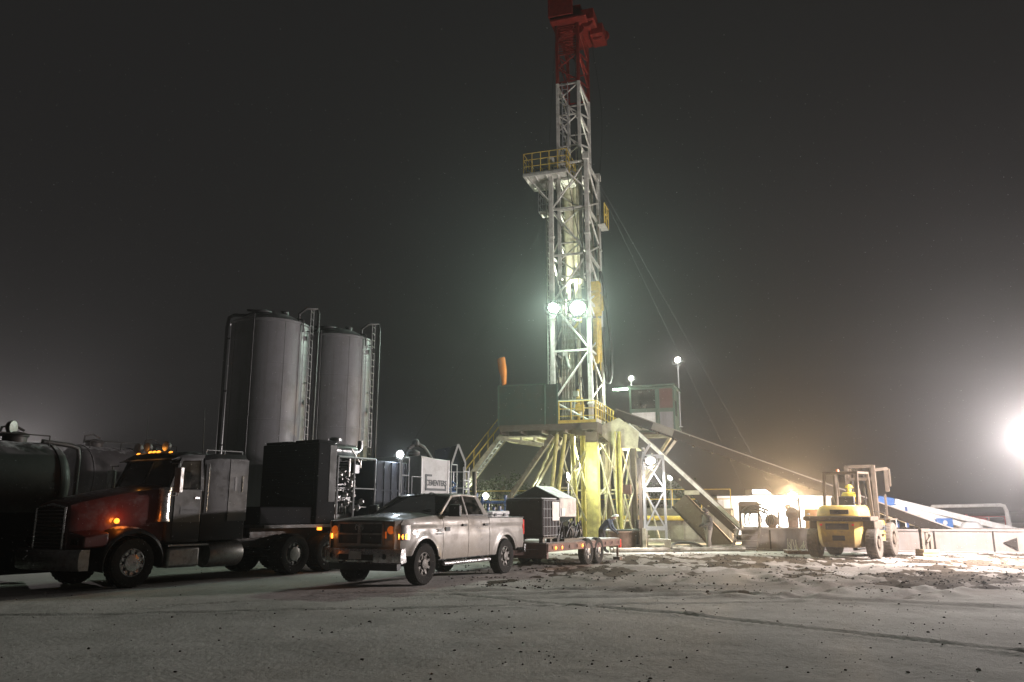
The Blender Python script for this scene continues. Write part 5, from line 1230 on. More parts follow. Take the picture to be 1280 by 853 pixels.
# stair on the left
st = rigthing('stairway', 'steel stair with handrails slanting down from the left end of the rig floor', 'stairs', (-9.6, 1.0, 0)); o_ = (-9.6, 1.0, 0)
p, q = V((-9.6, 1.0, .05)), V((-4.9, 1.0, FZ - .35))
for y in (-.42, .42):
    MB(o_).beam(p + V((0, y, 0)), q + V((0, y, 0)), .06, .24).build('stringer', M['rigcream'], st)
mb = MB(o_); n = 22
for i in range(n): c = p.lerp(q, (i + .5) / n); mb.box(c.x - .13, c.x + .13, .6, 1.4, c.z - .015, c.z + .015)
mb.build('treads', M['railgrey'], st)
for y in (-.44, .44):
    mb = MB(o_); mb.rail([p + V((0, y, .1)), q + V((0, y, .1))], 1.0, .05, 1.2, 1, .045); mb.build('handrail', M['yellowrail'], st)
ld = rigthing('landing_platform', 'small cantilevered landing under the dark green wind wall', 'platform', (-4.8, .3, FZ - .9)); o_ = (-4.8, .3, FZ - .9)
mb = MB(o_); mb.box(-4.9, -2.6, -.35, 1.5, FZ - .62, FZ - .54); mb.build('grating', M['rigcream'], ld)
mb = MB(o_); mb.beam((-4.8, -.3, FZ - .65), (-2.4, -.3, FZ - 1.0), .1, .14); mb.beam((-4.8, 1.4, FZ - .65), (-2.4, 1.4, FZ - 1.0), .1, .14)
for x in (-4.3, -3.6, -2.9): mb.box(x - .05, x + .05, -.3, 1.4, FZ - .80, FZ - .62)
mb.build('bracket', M['rigcream'], ld)
ld = rigthing('straight_ladder', 'straight steel ladder leaning from the ground to the landing by the stairs', 'ladder', (-8.8, -.4, 0)); 
mb = MB((-8.8, -.4, 0)); mb.ladder((-8.8, -.4, 0), (-4.6, -.4, FZ - .75), (0, .22, 0), 20, .035, .02); mb.build('rungs_and_rails', M['railgrey'], ld)
# windsock
t = rigthing('windsock', 'limp orange windsock hanging from a pole on the corner of the wind wall', 'windsock', (-4.72, -.3, FZ + 2.05)); o_ = (-4.72, -.3, FZ + 2.05)
mb = MB(o_); mb.tube((-4.72, -.3, FZ + 2.05), (-4.72, -.3, FZ + 3.6), .025, 8); mb.lathe([(.15, -.01), (.16, 0), (.15, .01)], (-4.62, -.3, FZ + 3.5), 'y', 14, cap=False); mb.build('pole', M['railgrey'], t)
mb = MB(o_); rings = []
for i in range(14):
    u = i / 13; r = .19 - .035 * u + .035 * math.sin(u * 5); cx = -4.66 + .14 * math.sin(u * 1.6); cz = FZ + 3.55 - 1.42 * u
    rings.append([(cx + r * math.cos(a) * (1 - .15 * math.sin(3 * a + u * 4)), -.3 + r * .75 * math.sin(a), cz + .05 * math.cos(a)) for a in [2 * PI * k / 16 for k in range(16)]])
mb.loft(rings); mb.build('sock', M['orange'], t, smooth=80)
# doghouse
DX0, DX1, DY0, DY1 = 1.45, 3.75, 3.2, 6.0; DZ = 5.75; DT = 8.15
dh = rigthing('doghouse', 'green drillers cabin with big dark windows beside the rig floor', 'cabin', (1.45, 3.2, DZ)); o_ = (DX0, DY0, DZ)
mb = MB(o_); mb.box(DX0, DX1, DY0, DY1, DZ - .12, DZ); mb.box(DX0 + .05, DX1 - .05, DY0 + .05, DY1 - .05, DZ, DZ + .04); mb.build('floor', M['rigbrown'], dh)
mb = MB(o_); mb.box(DX1 - .06, DX1, DY0, DY1, DZ, DT); mb.box(DX0, DX1, DY1 - .06, DY1, DZ, DT); mb.box(DX0, DX0 + .06, DY0, DY1, DZ, DT)
mb.build('wall', M['greenpaint'], dh)
mb = MB(o_); mb.hexa([(DX0 - .12, DY0 - .2, DT + .02), (DX1 + .1, DY0 - .2, DT + .02), (DX1 + .1, DY1 + .1, DT + .0), (DX0 - .12, DY1 + .1, DT), (DX0 - .12, DY0 - .2, DT + .10), (DX1 + .1, DY0 - .2, DT + .10), (DX1 + .1, DY1 + .1, DT + .14), (DX0 - .12, DY1 + .1, DT + .14)]); mb.build('roof', M['greenpaint'], dh)
mb = MB(o_)
for x in (DX0, DX0 + 1.38, DX0 + 1.5, DX1): mb.box(x - .05, x + .05, DY0 - .02, DY0 + .06, DZ, DT)
for z in (DZ + .05, DZ + 1.1, DZ + 1.2, DT - .06): mb.box(DX0, DX1, DY0 - .015, DY0 + .05, z - .05, z + .05)
mb.build('front_frame', M['greenpaint'], dh)
MB(o_).box(DX0 + .05, DX0 + 1.33, DY0 + .01, DY0 + .02, DZ + 1.25, DT - .11).build('window', M['glasstint'], dh)
MB(o_).box(DX0 + 1.55, DX1 - .05, DY0 + .01, DY0 + .03, DZ + 1.25, DT - .11).build('red_panel', M['redpanel'], dh)
MB(o_).box(DX0 + 1.55, DX1 - .05, DY0 + .01, DY0 + .03, DZ + .1, DZ + 1.05).build('lower_panel', M['silo'], dh)
MB(o_).box(DX0 + .05, DX0 + 1.33, DY0 + .01, DY0 + .03, DZ + .1, DZ + 1.05).build('lower_panel', M['white'], dh)
mb = MB(o_); mb.box(DX0 + .2, DX0 + 1.2, DY0 + .5, DY0 + .9, DZ, DZ + .9); mb.box(DX0 + .3, DX0 + .7, DY0 + .55, DY0 + .7, DZ + .9, DZ + 1.4); mb.build('desk', M['interior'], dh)
MB(o_).box(DX1 + .002, DX1 + .02, DY0 + .35, DY0 + 1.1, DZ + .9, DZ + 1.7).build('side_window', M['glasstint'], dh)
mb = MB(o_)
mb.beam((DX0 + .2, DY0 + .2, DZ - .15), (.5, 3.4, DZ - .5), .14); mb.beam((DX1 - .2, DY0 + .3, DZ - .15), (1.2, 4.6, 2.6), .14); mb.beam((DX1 - .2, DY1 - .3, DZ - .15), (1.2, 4.8, 2.4), .14); mb.beam((DX0, DY0 + .1, DZ - .2), (DX1, DY0 + .1, DZ - .2), .12, .16)
mb.build('support_bracket', M['rigcream'], dh)
# ramp head box, ramp, pipe trough, catwalk
rp = rigthing('v_door_ramp', 'steep steel ramp with bright edge rails sloping from the rig floor down to the catwalk', 'ramp', (6.9, 1.4, 0)); o_ = (6.9, 1.4, 0)
mb = MB(o_); mb.prism([(.45, .45, 5.9), (1.3, .45, 6.25), (2.3, .45, 5.5), (2.2, .45, 4.7), (1.1, .45, 4.75), (.45, .45, 5.35)], (0, .08, 0)); mb.build('head_plate', M['rigcream'], rp); mb = MB(o_); mb.prism([(.45, 2.3, 5.9), (1.3, 2.3, 6.25), (2.3, 2.3, 5.5), (2.2, 2.3, 4.7), (1.1, 2.3, 4.75), (.45, 2.3, 5.35)], (0, .08, 0)); mb.build('head_plate', M['rigcream'], rp)
p, q = V((1.75, 1.2, 5.85)), V((6.9, 1.2, .85))
d = (q - p).normalized(); nrm = V((-d.z, 0, d.x)); nrm = nrm if nrm.z > 0 else -nrm
mb = MB(o_); mb.hexa([p + V((0, -.6, 0)) - nrm * .08, q + V((0, -.6, 0)) - nrm * .08, q + V((0, .6, 0)) - nrm * .08, p + V((0, .6, 0)) - nrm * .08, p + V((0, -.6, 0)), q + V((0, -.6, 0)), q + V((0, .6, 0)), p + V((0, .6, 0))]); mb.build('slide_plate', M['trough'], rp)
for y in (-.68, -.40, .68):
    mb = MB(o_); mb.beam(p + V((0, y, 0)) + nrm * .06, q + V((0, y, 0)) + nrm * .06, .09, .16); mb.build('edge_rail', M['mastwhite'] if y == -.68 else M['troughedge'], rp)
mb = MB(o_); mb.hexa([p + V((.1, -.70, 0)) - nrm * .55, q + V((0, -.70, 0)) - nrm * .40, q + V((0, -.63, 0)) - nrm * .40, p + V((.1, -.63, 0)) - nrm * .55, p + V((.1, -.70, 0)) - nrm * .1, q + V((0, -.70, 0)) - nrm * .1, q + V((0, -.6, 0)) - nrm * .1, p + V((.1, -.63, 0)) - nrm * .1]); mb.build('side_sheet', M['trough'], rp)
mb = MB(o_)
for u in (.25, .5, .75): c = p.lerp(q, u) - nrm * .2; mb.box(c.x - .05, c.x + .05, .5, 2.2, c.z - .1, c.z)
c = p.lerp(q, .62) + V((0, -.70, 0)) - nrm * .30; mb.box(c.x - .35, c.x + .35, c.y - .05, c.y - .02, c.z - .1, c.z + .1)
mb.build('cross_members', M['rigcream'], rp)
ps = rigthing('mud_slide', 'brown sloping steel chute slung beneath the steep ramp', 'chute', (5.9, 2.8, .1)); o_ = (5.9, 2.8, .1)
p, q = V((4.2, 2.9, 2.5)), V((6.4, 2.9, .1)); d = (q - p).normalized(); nrm = V((-d.z, 0, d.x)); nrm = nrm if nrm.z > 0 else -nrm
mb = MB(o_); mb.hexa([p + V((0, -.5, 0)) - nrm * .9, q + V((0, -.5, 0)) - nrm * .9, q + V((0, .5, 0)) - nrm * .9, p + V((0, .5, 0)) - nrm * .9, p + V((0, -.5, 0)), q + V((0, -.5, 0)), q + V((0, .5, 0)), p + V((0, .5, 0))]); mb.build('chute_body', M['rigbrown'], ps)
mb = MB(o_); mb.beam(p + V((0, -.53, 0)), q + V((0, -.53, 0)), .06, .08); mb.beam(p + V((0, -.53, 0)) - nrm * .9, q + V((0, -.53, 0)) - nrm * .9, .06, .08); mb.build('edge_angle', M['trough'], ps)
tr = rigthing('pipe_trough', 'long dark steel pipe trough sloping from the rig floor down across the catwalk', 'pipe trough', (15.9, 1.0, .9)); o_ = (15.9, 1.0, .9)
p, q = V((.95, 1.7, 6.62)), V((15.7, 1.0, .74)); d = (q - p).normalized(); nrm = V((-d.z, 0, d.x)); nrm = nrm if nrm.z > 0 else -nrm
for y in (-.42, .42):
    mb = MB(o_); a, c = p + V((0, y, 0)), q + V((0, y, 0)); mb.beam(a - nrm * .19, c - nrm * .19, .14, .05); mb.beam(a, c, .03, .36); sb_ = mb.build('side_beam', M['trough'], tr); mb = MB(o_); mb.beam(a + nrm * .195, c + nrm * .195, .15, .05); mb.build('top_flange', M['troughedge'], sb_)
mb = MB(o_); mb.beam(p - nrm * .1, q - nrm * .1, .8, .05); mb.build('trough_floor', M['trough'], tr)
for u in frange(.03, .92, .06): c = p.lerp(q, u); MB(o_).beam(c + V((0, -.5, 0)) - nrm * .24, c + V((0, .5, 0)) - nrm * .24, .06).build('cross_rib', M['trough'], tr)
mb = MB(o_); a, c = p.lerp(q, .13), p.lerp(q, .20); mb.beam(a + V((0, -.52, 0)), c + V((0, -.52, 0)), .02, .32); mb.build('cover_plate', M['tub'], tr)
cw = rigthing('catwalk', 'long low grey steel catwalk box lying on the snow', 'catwalk', (7.4, -1.9, 0)); o_ = (7.4, -1.9, 0)
mb = MB(o_); mb.box(7.0, 21.5, -1.9, -1.86, .06, .86); mb.box(7.0, 21.5, 1.9, 1.94, .06, .86); mb.box(7.0, 7.04, -1.86, 1.9, .06, .86); mb.box(21.46, 21.5, -1.86, 1.9, .06, .86); mb.box(7.04, 21.46, -1.86, 1.9, .70, .74)
mb.build('box_walls', M['tub'], cw)
mb = MB(o_); mb.box(6.95, 21.55, -1.97, -1.84, .86, .93); mb.box(6.95, 21.55, 1.84, 2.0, .86, .93); mb.box(6.9, 21.6, -2.02, -1.8, -.02, .06); mb.build('flange', M['tub'], cw)
mb = MB(o_)
for x in frange(8.2, 21, 2.13): MB(o_).box(x - .03, x + .03, -1.93, -1.90, .06, .86).build('stiffener', M['trough'], cw)
mb.prism([(17.55, -1.905, .12), (17.55, -1.905, .62), (17.05, -1.905, .42)], (0, -.08, 0)); mb.build('lifting_bracket', M['trough'], cw)
mb = MB(o_); mb.box(7.04, 21.46, -1.86, 1.9, .742, .80); mb.build('snow_cover', M['snowcap'], cw)
sp = rigthing('catwalk_steps', 'short steel steps leaning on the left end of the catwalk', 'steps', (7.1, -2.5, 0)); o_ = (7.1, -2.5, 0)
mb = MB(o_)
for x in (6.75, 7.75): mb.beam((x - .12, -2.75, 0), (x + .05, -2.05, .95), .05, .12)
sp_ = mb.build('stringer', M['rigbrown'], sp); mb = MB(o_)
for k in range(4): y = -2.65 + .17 * k; z = .18 + .23 * k; mb.box(6.68, 7.72, y - .1, y + .1, z - .015, z + .015)
mb.build('treads', M['rigbrown'], sp)
# machinery standing on the catwalk
def onrig(x, y, z): return rw(x, y, z)
t = rigthing('hose_reel', 'dark coil of hoses on a reel at the left end of the catwalk', 'hose reel', (7.4, -.9, .80)); o_ = (7.9, -.9, .80)
mb = MB(o_); mb.box(7.4, 8.3, -.9, -.2, 1.9, 2.05)
mb.box(7.4, 7.5, -.8, -.3, .8, 2.0); mb.box(8.2, 8.3, -.8, -.3, .8, 2.0); mb.box(7.45, 8.25, -.5, -.4, 1.55, 2.1); mb.build('stand', M['rigbrown'], t)
mb = MB(o_)
for k in range(7):
    r = .38 + .05 * k; mb.path([(8.0 + .25 * k % .4 + r * math.cos(a), -1.05 + .03 * k, 1.28 + r * math.sin(a)) for a in frange(-.4, PI + .4, .3)], .035, 6)
mb.build('hoses', M['hose'], t)
for (x, h, w, lab) in ((9.25, 1.2, .6, 'tall brown winch with a post on the catwalk before the white cabin'), (8.35, .7, .42, 'low brown winch on the catwalk just right of the hose reel')):
    t = rigthing('winch_unit', lab, 'winch', (x, -.6, .80)); o_ = (x, -.6, .8)
    mb = MB(o_); mb.box(x - w * .6, x + w * .6, -1.0, -.2, .8, .95); mb.box(x - w * .45, x + w * .3, -.9, -.3, .95, .8 + h * .7); mb.build('frame', M['rust'], t, bev=.03)
    mb = MB(o_); mb.lathe([(.28, -.3), (.3, -.26), (.18, -.22), (.18, .22), (.3, .26), (.28, .3)], (x - .05, -.6, .8 + h * .62), 'y', 18); mb.tube((x + .25, -.6, .95), (x + .25, -.6, .8 + h * 1.2), .05, 8); mb.build('drum', M['rigbrown'], t)
t = rigthing('oil_drum', 'orange brown round drum standing on the catwalk beside the forklift', 'drum', (10.05, -1.0, .80)); o_ = (10.05, -1.0, .8)
mb = MB(o_); mb.lathe([(.33, 0), (.36, .03), (.35, .3), (.37, .33), (.35, .36), (.37, .66), (.35, .7), (.36, .92), (.33, .95), (.32, .92), (.02, .92)], (10.05, -1.0, .8), 'z', 28); mb.build('shell', M['drumorange'], t)
# light tower in front of the ramp
lt = V((6.05, 34.6, 0)); t = thing('lattice_light_stand', 'narrow white lattice stand carrying a bright floodlight in front of the rig', 'light stand', lt, R(-12))
mb = MB()
for x in (-.42, .42): mb.beam((x * 1.05, 0, .5), (x, 0, 4.0), .10)
mb.beam((-.42, .55, .2), (-.42, .45, 4.2), .12)
for z in (.95, 2.55, 3.95): mb.beam((-.42, 0, z), (.42, 0, z), .10, .16)
mb.beam((-.42, 0, .95), (.42, 0, 2.5), .06); mb.beam((.42, 0, .95), (-.42, 0, 2.5), .06); mb.beam((-.42, 0, 2.6), (.42, 0, 3.95), .06); mb.beam((.42, 0, 2.6), (-.42, 0, 3.95), .06); mb.beam((-.42, 0, 4.0), (-.1, 0, 4.5), .1); mb.beam((-.42, 0, 4.3), (-.42, .5, 4.3), .1)
mb.build('lattice', M['railgrey'], t)
mb = MB(); mb.box(-.55, -.40, -.25, .7, .0, .95); mb.box(.35, .6, -.4, .5, .0, .5); mb.box(-.6, .7, -.45, .8, .0, .1); mb.box(-.3, .5, -.4, .3, .40, .52); mb.build('base', M['rigcream'], t)
mb = MB(); mb.box(-.66, -.52, -.1, .25, .1, 3.9); mb.build('rear_column', M['rigbrown'], t)
# cellar clutter at the foot of the rig
t = thing('steel_tub', 'round rusty tub standing at the foot of the rig', 'tub', (4.75, 35.4, 0))
mb = MB(); mb.lathe([(.50, 0), (.58, .05), (.62, .75), (.66, .78), (.64, .82), (.58, .80), (.55, .3), (.02, .3)], (0, 0, 0), 'z', 28); mb.build('shell', M['rust'], t)
mb = MB(); mb.tube((-.9, 0, .86), (.9, 0, .86), .04, 8); mb.build('bar', M['railgrey'], t)
t = thing('valve_stack', 'dark stubby valve posts beside the rusty tub under the rig', 'valve', (5.45, 35.6, 0))
mb = MB(); mb.tube((0, 0, 0), (0, 0, 1.3), .09, 10); mb.tube((.3, 0, 0), (.3, 0, .8), .1, 10); mb.lathe([(.2, -.03), (.22, 0), (.2, .03)], (0, 0, .9), 'z', 14); mb.lathe([(.2, -.03), (.22, 0), (.2, .03)], (.3, 0, .6), 'z', 14); mb.lathe([(.18, -.015), (.2, 0), (.18, .015)], (0, -.25, 1.1), 'y', 16, cap=False); mb.tube((0, 0, 1.1), (0, -.25, 1.1), .02, 6); mb.build('body', M['darksteel'], t)
for k, (x0, y0, x1, y1, r, lab) in enumerate(((4.0, 33.6, 9.8, 34.9, .09, 'long steel pipe lying on the snow nearest the worker'), (5.2, 35.1, 10.2, 36.2, .11, 'thick steel pipe lying on the snow along the foot of the ramp'), (6.6, 36.4, 9.5, 36.2, .08, 'short rusty pipe lying under the steep ramp'))):
    mb = MB(); mb.tube((0, 0, r), (x1 - x0, y1 - y0, r), r, 12)
    d = V((x1 - x0, y1 - y0, 0)).normalized()
    for u in (.02, .5, .97): c = V((x1 - x0, y1 - y0, 0)) * u + V((0, 0, r)); mb.tube(c, c + d * .2, r * 1.35, 12)
    o = mb.build('ground_pipe', M['rust' if k == 2 else 'pipe']); o.location = (x0, y0, .01); tag(o, lab, 'pipe', 'pipes lying at the foot of the rig')
for k, (pts, lab) in enumerate((([(6.6, 35.6, .07), (7.2, 35.9, .3), (7.9, 35.6, .28), (8.3, 35.3, .06), (8.1, 34.9, .06)], 'black hose looped on the snow at the foot of the light stand'), ([(8.9, 36.2, .07), (9.5, 35.9, .06), (9.9, 36.4, .5), (10.1, 36.6, .9)], 'black hose curling up from the snow to the catwalk end'))):
    b0 = V(pts[0]); fine = []
    P = [V(p) for p in pts]
    for i in range(len(P) - 1):
        p0, p1, p2, p3 = P[max(i - 1, 0)], P[i], P[i + 1], P[min(i + 2, len(P) - 1)]
        for s in range(6):
            u = s / 6; fine.append(.5 * ((2 * p1) + (p2 - p0) * u + (2 * p0 - 5 * p1 + 4 * p2 - p3) * u * u + (3 * p1 - p0 - 3 * p2 + p3) * u ** 3) - V((b0.x, b0.y, 0)))
    o = MB().path(fine, .055, 8).build('hose', M['hose']); o.location = (b0.x, b0.y, 0); tag(o, lab, 'hose', 'hoses on the ground')
# mud tanks behind the rig
mtk = rigthing('mud_tank', 'long grey green steel mud tank with yellow handrail behind the rig legs', 'mud tank', (-11, 6.5, 0)); o_ = (-11, 6.5, 0)
mb = MB(o_); mb.box(-11, 6.2, 6.5, 8.9, .15, 1.75); mb.build('tank_body', M['darktank'], mtk)
mb = MB(o_)
for x in frange(-10.8, 6.0, .8): mb.box(x - .04, x + .04, 6.42, 6.5, .15, 1.75)
mb.box(-11.1, 6.3, 6.38, 6.5, 1.72, 1.82); mb.box(-11, 6.2, 6.6, 8.8, 0, .15); mb.build('ribs', M['darktank'], mtk)
mb = MB(o_); mb.rail([(-11, 6.5, 1.8), (6.2, 6.5, 1.8)], 1.05, .06, 1.5, 1, .055); mb.build('handrail', M['yellowrail'], mtk)
mb = MB(o_); mb.tube((-10.5, 6.25, 1.3), (4.8, 6.25, 1.3), .13, 12); mb.build('flow_line', M['yellowrail'], mtk)
rng = random.Random(21)
for k in range(5):
    x = -9.5 + k * 3.1; t = rigthing('agitator', ('agitator motor first on the mud tank from the stair', 'agitator motor on the mud tank behind the raising struts', 'agitator motor on the mud tank behind the yellow legs', 'agitator motor on the mud tank behind the light stand', 'agitator motor on the mud tank under the ramp head')[k], 'agitator', (x, 7.6, 1.76), 'agitators on the mud tank'); o_ = (x, 7.6, 1.76)
    mb = MB(o_); mb.lathe([(.3, 0), (.3, .2), (.2, .25), (.2, .8), (.17, .9), (.05, .95)], (x, 7.6, 1.76), 'z', 16); mb.build('motor', M['bluepipe'] if k < 2 else M['greenpaint'], t)
    mb = MB(o_); mb.box(x - .5, x + .5, 7.2, 8.0, 1.75, 1.80); mb.build('base_plate', M['rigbrown'], t)
# shed and blue manifold behind the pump trailer
t = thing('gabled_control_cabin', 'narrow navy cabin with white edged gable standing behind the pump trailer', 'cabin', (-2.05, 31.0, 0), R(6))
mb = MB(); mb.prism([(-.9, 0, 2.05), (.28, 0, 2.05), (.28, 0, 3.45), (-.02, 0, 4.15), (-.9, 0, 3.95)], (0, 2.0, 0)); bo = mb.build('body', M['navy'], t)
mb = MB(); mb.beam((-.26, -.03, 3.42), (-.02, -.03, 4.17), .07); mb.beam((-.02, -.03, 4.17), (.26, -.03, 3.47), .07); mb.beam((.26, -.03, 3.47), (.26, -.03, 2.6), .06); mb.build('gable_trim', M['white'], bo)
mb = MB()
for x in (-.8, .2):
    for y in (.1, 1.9): mb.box(x - .06, x + .06, y - .06, y + .06, 0, 2.06)
mb.build('stilts', M['darksteel'], t)
mb = MB(); mb.rail([(-.75, -.35, 1.9), (.35, -.35, 1.9)], 1.2, .06, .55, 1, .05); mb.box(-.9, .4, -.4, 0, 1.84, 1.9); mb.build('railing', M['railgrey'], t)
t = thing('pipe_manifold', 'tangle of blue painted valves and pipes between the pump trailer and the stairs', 'manifold', (-1.3, 32.5, 0))
mb = MB(); rng = random.Random(4)
mb.box(-.9, 1.2, -.4, .4, 0, .5)
for k in range(9): x = -.8 + .23 * k; mb.tube((x, 0, .5), (x, 0, 1.7 + .7 * rng.random()), .06, 8); mb.lathe([(.13, -.04), (.15, 0), (.13, .04)], (x, 0, 1.3 + .4 * rng.random()), 'z', 12)
mb.tube((-.9, 0, 1.6), (1.2, 0, 1.6), .08, 10); mb.tube((-.9, -.2, 2.0), (1.2, -.2, 2.0), .06, 10); mb.build('pipes', M['bluepipe'], t)
mb = MB()
for k in range(6): x = -.7 + .35 * k; mb.lathe([(.12, -.01), (.14, 0), (.12, .01)], (x, -.32, 1.7 + .25 * (k % 2)), 'y', 14, cap=False); mb.tube((x, 0, 1.7 + .25 * (k % 2)), (x, -.32, 1.7 + .25 * (k % 2)), .018, 6)
mb.tube((-.2, -.1, 1.9), (-.2, -.1, 3.2), .09, 10); mb.build('valve_wheels', M['darksteel'], t)

# ------------------------------------------------------------------ forklift
FK = R(53)
fr = G(1092, 698.5); fkx, fky = fr.x - .95 * math.sin(FK), fr.y + .95 * math.cos(FK)
KM = Matrix.Translation((fkx, fky, 0)) @ Matrix.Rotation(FK, 4, 'Z')
fk = thing('forklift', 'big muddy yellow forklift seen from behind with lowered mast', 'forklift', (fkx, fky, 0), FK)
# local: x forward, rear axle at 0
for y in (1.02, -1.02): wheel(fk, 0, y, .53, .38, 1 if y > 0 else -1, .28, 5, tyre='muddyrubber', rim='forkdirt', hub=.1)
for y in (1.0, -1.0): wheel(fk, 2.35, y, .62, .46, 1 if y > 0 else -1, .32, 5, tyre='muddyrubber', rim='forkdirt', hub=.1)
mb = MB(); rings = []
for z, x0, hw in ((.38, -.62, .66), (.55, -.74, .71), (1.0, -.78, .74), (1.29, -.78, .75)):
    rings.append([(x0 + .18, -hw, z), (x0, -hw + .16, z), (x0, hw - .16, z), (x0 + .18, hw, z), (.35, hw, z), (.35, -hw, z)])
mb.loft(rings); cwg = mb.build('counterweight', M['forkyellow'], fk, bev=.02, smooth=30)
mb = MB(); mb.box(-.80, -.74, -.40, .40, 1.0, 1.22); mb.box(-.77, -.70, -.24, .20, .62, .80); mb.build('grille_opening', M['blackplastic'], cwg, bev=.02)
mb = MB(); mb.box(-.84, .3, -1.18, 1.18, 1.30, 1.47); mb.box(-.2, .9, -1.15, -.65, 1.0, 1.30); mb.box(-.2, .9, .65, 1.15, 1.0, 1.30); mb.build('rear_fender', M['forkdirt'], fk, bev=.04)
mb = MB(); rings = []
for z, x0, hw in ((1.47, -.72, .74), (1.66, -.68, .72), (1.80, -.56, .67), (1.86, -.40, .6)):
    rings.append([(x0 + .12, -hw, z), (x0, -hw + .15, z), (x0, hw - .15, z), (x0 + .12, hw, z), (1.0, hw, z), (1.0, -hw, z)])
mb.loft(rings); hd = mb.build('engine_hood', M['forkyellow'], fk, bev=.02, smooth=40)
mb = MB(); mb.box(-.735, -.68, -.42, .22, 1.54, 1.70); mb.build('radiator_grille', M['blackplastic'], hd)
mb = MB(); mb.box(.75, 2.75, -1.02, -.55, .55, 1.32); mb.box(.75, 2.75, .55, 1.02, .55, 1.32); mb.box(.3, 2.9, -.55, .55, .5, 1.4); mb.build('body_side', M['forkyellow'], fk, bev=.03)
mb = MB(); mb.box(1.75, 2.95, -1.25, -.75, 1.32, 1.38); mb.box(1.75, 2.95, .75, 1.25, 1.32, 1.38); mb.build('front_fender', M['forkdirt'], fk)
mb = MB()
for y in (-.58, .58):
    mb.beam((-.05, y, 1.80), (.20, y, 3.02), .09); mb.beam((2.05, y, 1.4), (1.75, y, 3.06), .09); mb.beam((.18, y, 3.04), (1.80, y, 3.08), .08)
for x in frange(.25, 1.75, .25): mb.beam((x, -.58, 3.06), (x, .58, 3.06), .06, .04)
mb.beam((.18, -.62, 3.04), (.18, .62, 3.04), .09); mb.beam((1.78, -.6, 3.08), (1.78, .6, 3.08), .08)
mb.tube((.15, .20, 1.8), (.18, .20, 3.0), .075, 12)
mb.build('overhead_guard', M['forkdirt'], fk)
mb = MB(); mb.box(.75, 1.25, -.3, .3, 1.4, 1.75); mb.box(.7, .82, -.3, .3, 1.75, 2.2); mb.build('seat', M['blackplastic'], fk, bev=.04)
mb = MB(); mb.tube((1.95, 0, 1.4), (1.65, 0, 2.0), .03, 8); mb.lathe([(.17, -.012), (.185, 0), (.17, .012), (.155, 0), (.17, -.012)], (1.62, 0, 2.02), 'x', 18, cap=False); mb.build('steering_wheel', M['blackplastic'], fk)
mb = MB()
for y in (-.50, .50): mb.box(3.0, 3.18, y - .07, y + .07, .25, 3.45); mb.box(3.06, 3.2, y - .16 if y > 0 else y + .07, y - .07 if y > 0 else y + .16, .3, 3.35)
for z in (.5, 1.5, 2.9, 3.40): mb.box(3.0, 3.14, -.5, .5, z - .06, z + .06)
mb.tube((3.1, -.25, .4), (3.1, -.25, 3.2), .06, 10); mb.tube((3.1, .25, .4), (3.1, .25, 3.2), .06, 10)
mb.build('mast', M['forkdirt'], fk)
mb = MB(); mb.box(3.22, 3.32, -.85, .85, .55, .68); mb.box(3.22, 3.32, -.85, .85, 1.1, 1.2); mb.box(3.22, 3.3, -.85, -.78, .55, 2.3); mb.box(3.22, 3.3, .78, .85, .55, 2.3)
mb.box(3.2, 3.28, -1.0, -.86, 2.4, 3.3); mb.beam((3.1, -.55, 3.25), (3.25, -1.0, 3.3), .12); mb.beam((3.25, -1.05, 3.3), (3.25, -1.05, 2.6), .06); mb.build('carriage', M['forkdirt'], fk)
for y in (-.5, .5): mb = MB(); mb.box(3.32, 3.38, y - .08, y + .08, .15, 1.2); mb.box(3.34, 4.7, y - .08, y + .08, .12, .18); mb.build('fork', M['darksteel'], fk)
mb = MB()
for y in (-.14, .14): mb.beam((3.02, y, .6), (3.02, y, 3.3), .04, .03)
mb.build('lift_chain', M['darksteel'], fk)
mb = MB(); mb.path([(2.9, -.3, 1.2), (2.8, -.32, 1.9), (2.95, -.3, 2.7), (3.1, -.28, 3.1)], .022, 6); mb.path([(2.9, .3, 1.2), (2.8, .33, 1.8), (2.95, .3, 2.6), (3.1, .28, 3.0)], .022, 6); mb.build('hydraulic_hose', M['hose'], fk)
mb = MB(); mb.tube((.55, -.50, 1.8), (.50, -.50, 2.75), .045, 10); mb.tube((.52, -.50, 1.95), (.505, -.50, 2.45), .08, 12); mb.build('exhaust_stack', M['rust'], fk)
mb = MB(); mb.lathe([(.06, 0), (.055, .12), (.02, .14)], (1.0, .3, 3.08), 'z', 12); mb.build('beacon', M['ambersoft'], fk)
for y in (-.55, .55): MB().box(-.80, -.76, y - .04, y + .04, 1.14, 1.20).build('tail_lamp', M['redlens'], fk)
mb = MB()
for k in range(3): mb.box(1.2, 1.55, -1.14, -1.02, .55 + .25 * k, .58 + .25 * k)
mb.path([(1.6, -1.04, .9), (1.6, -1.10, 1.0), (1.6, -1.10, 1.6), (1.6, -.7, 1.65)], .018, 6); mb.build('step', M['darksteel'], fk)
MB().box(.95, 1.9, -1.026, -1.021, .95, 1.15).build('side_decal', M['lettering'], fk)
MB().lathe([(.05, 0), (.05, .04), (.01, .06)], (-.74, .98, 1.52), 'z', 10).build('rear_lamp', M['dullchrome'], fk)
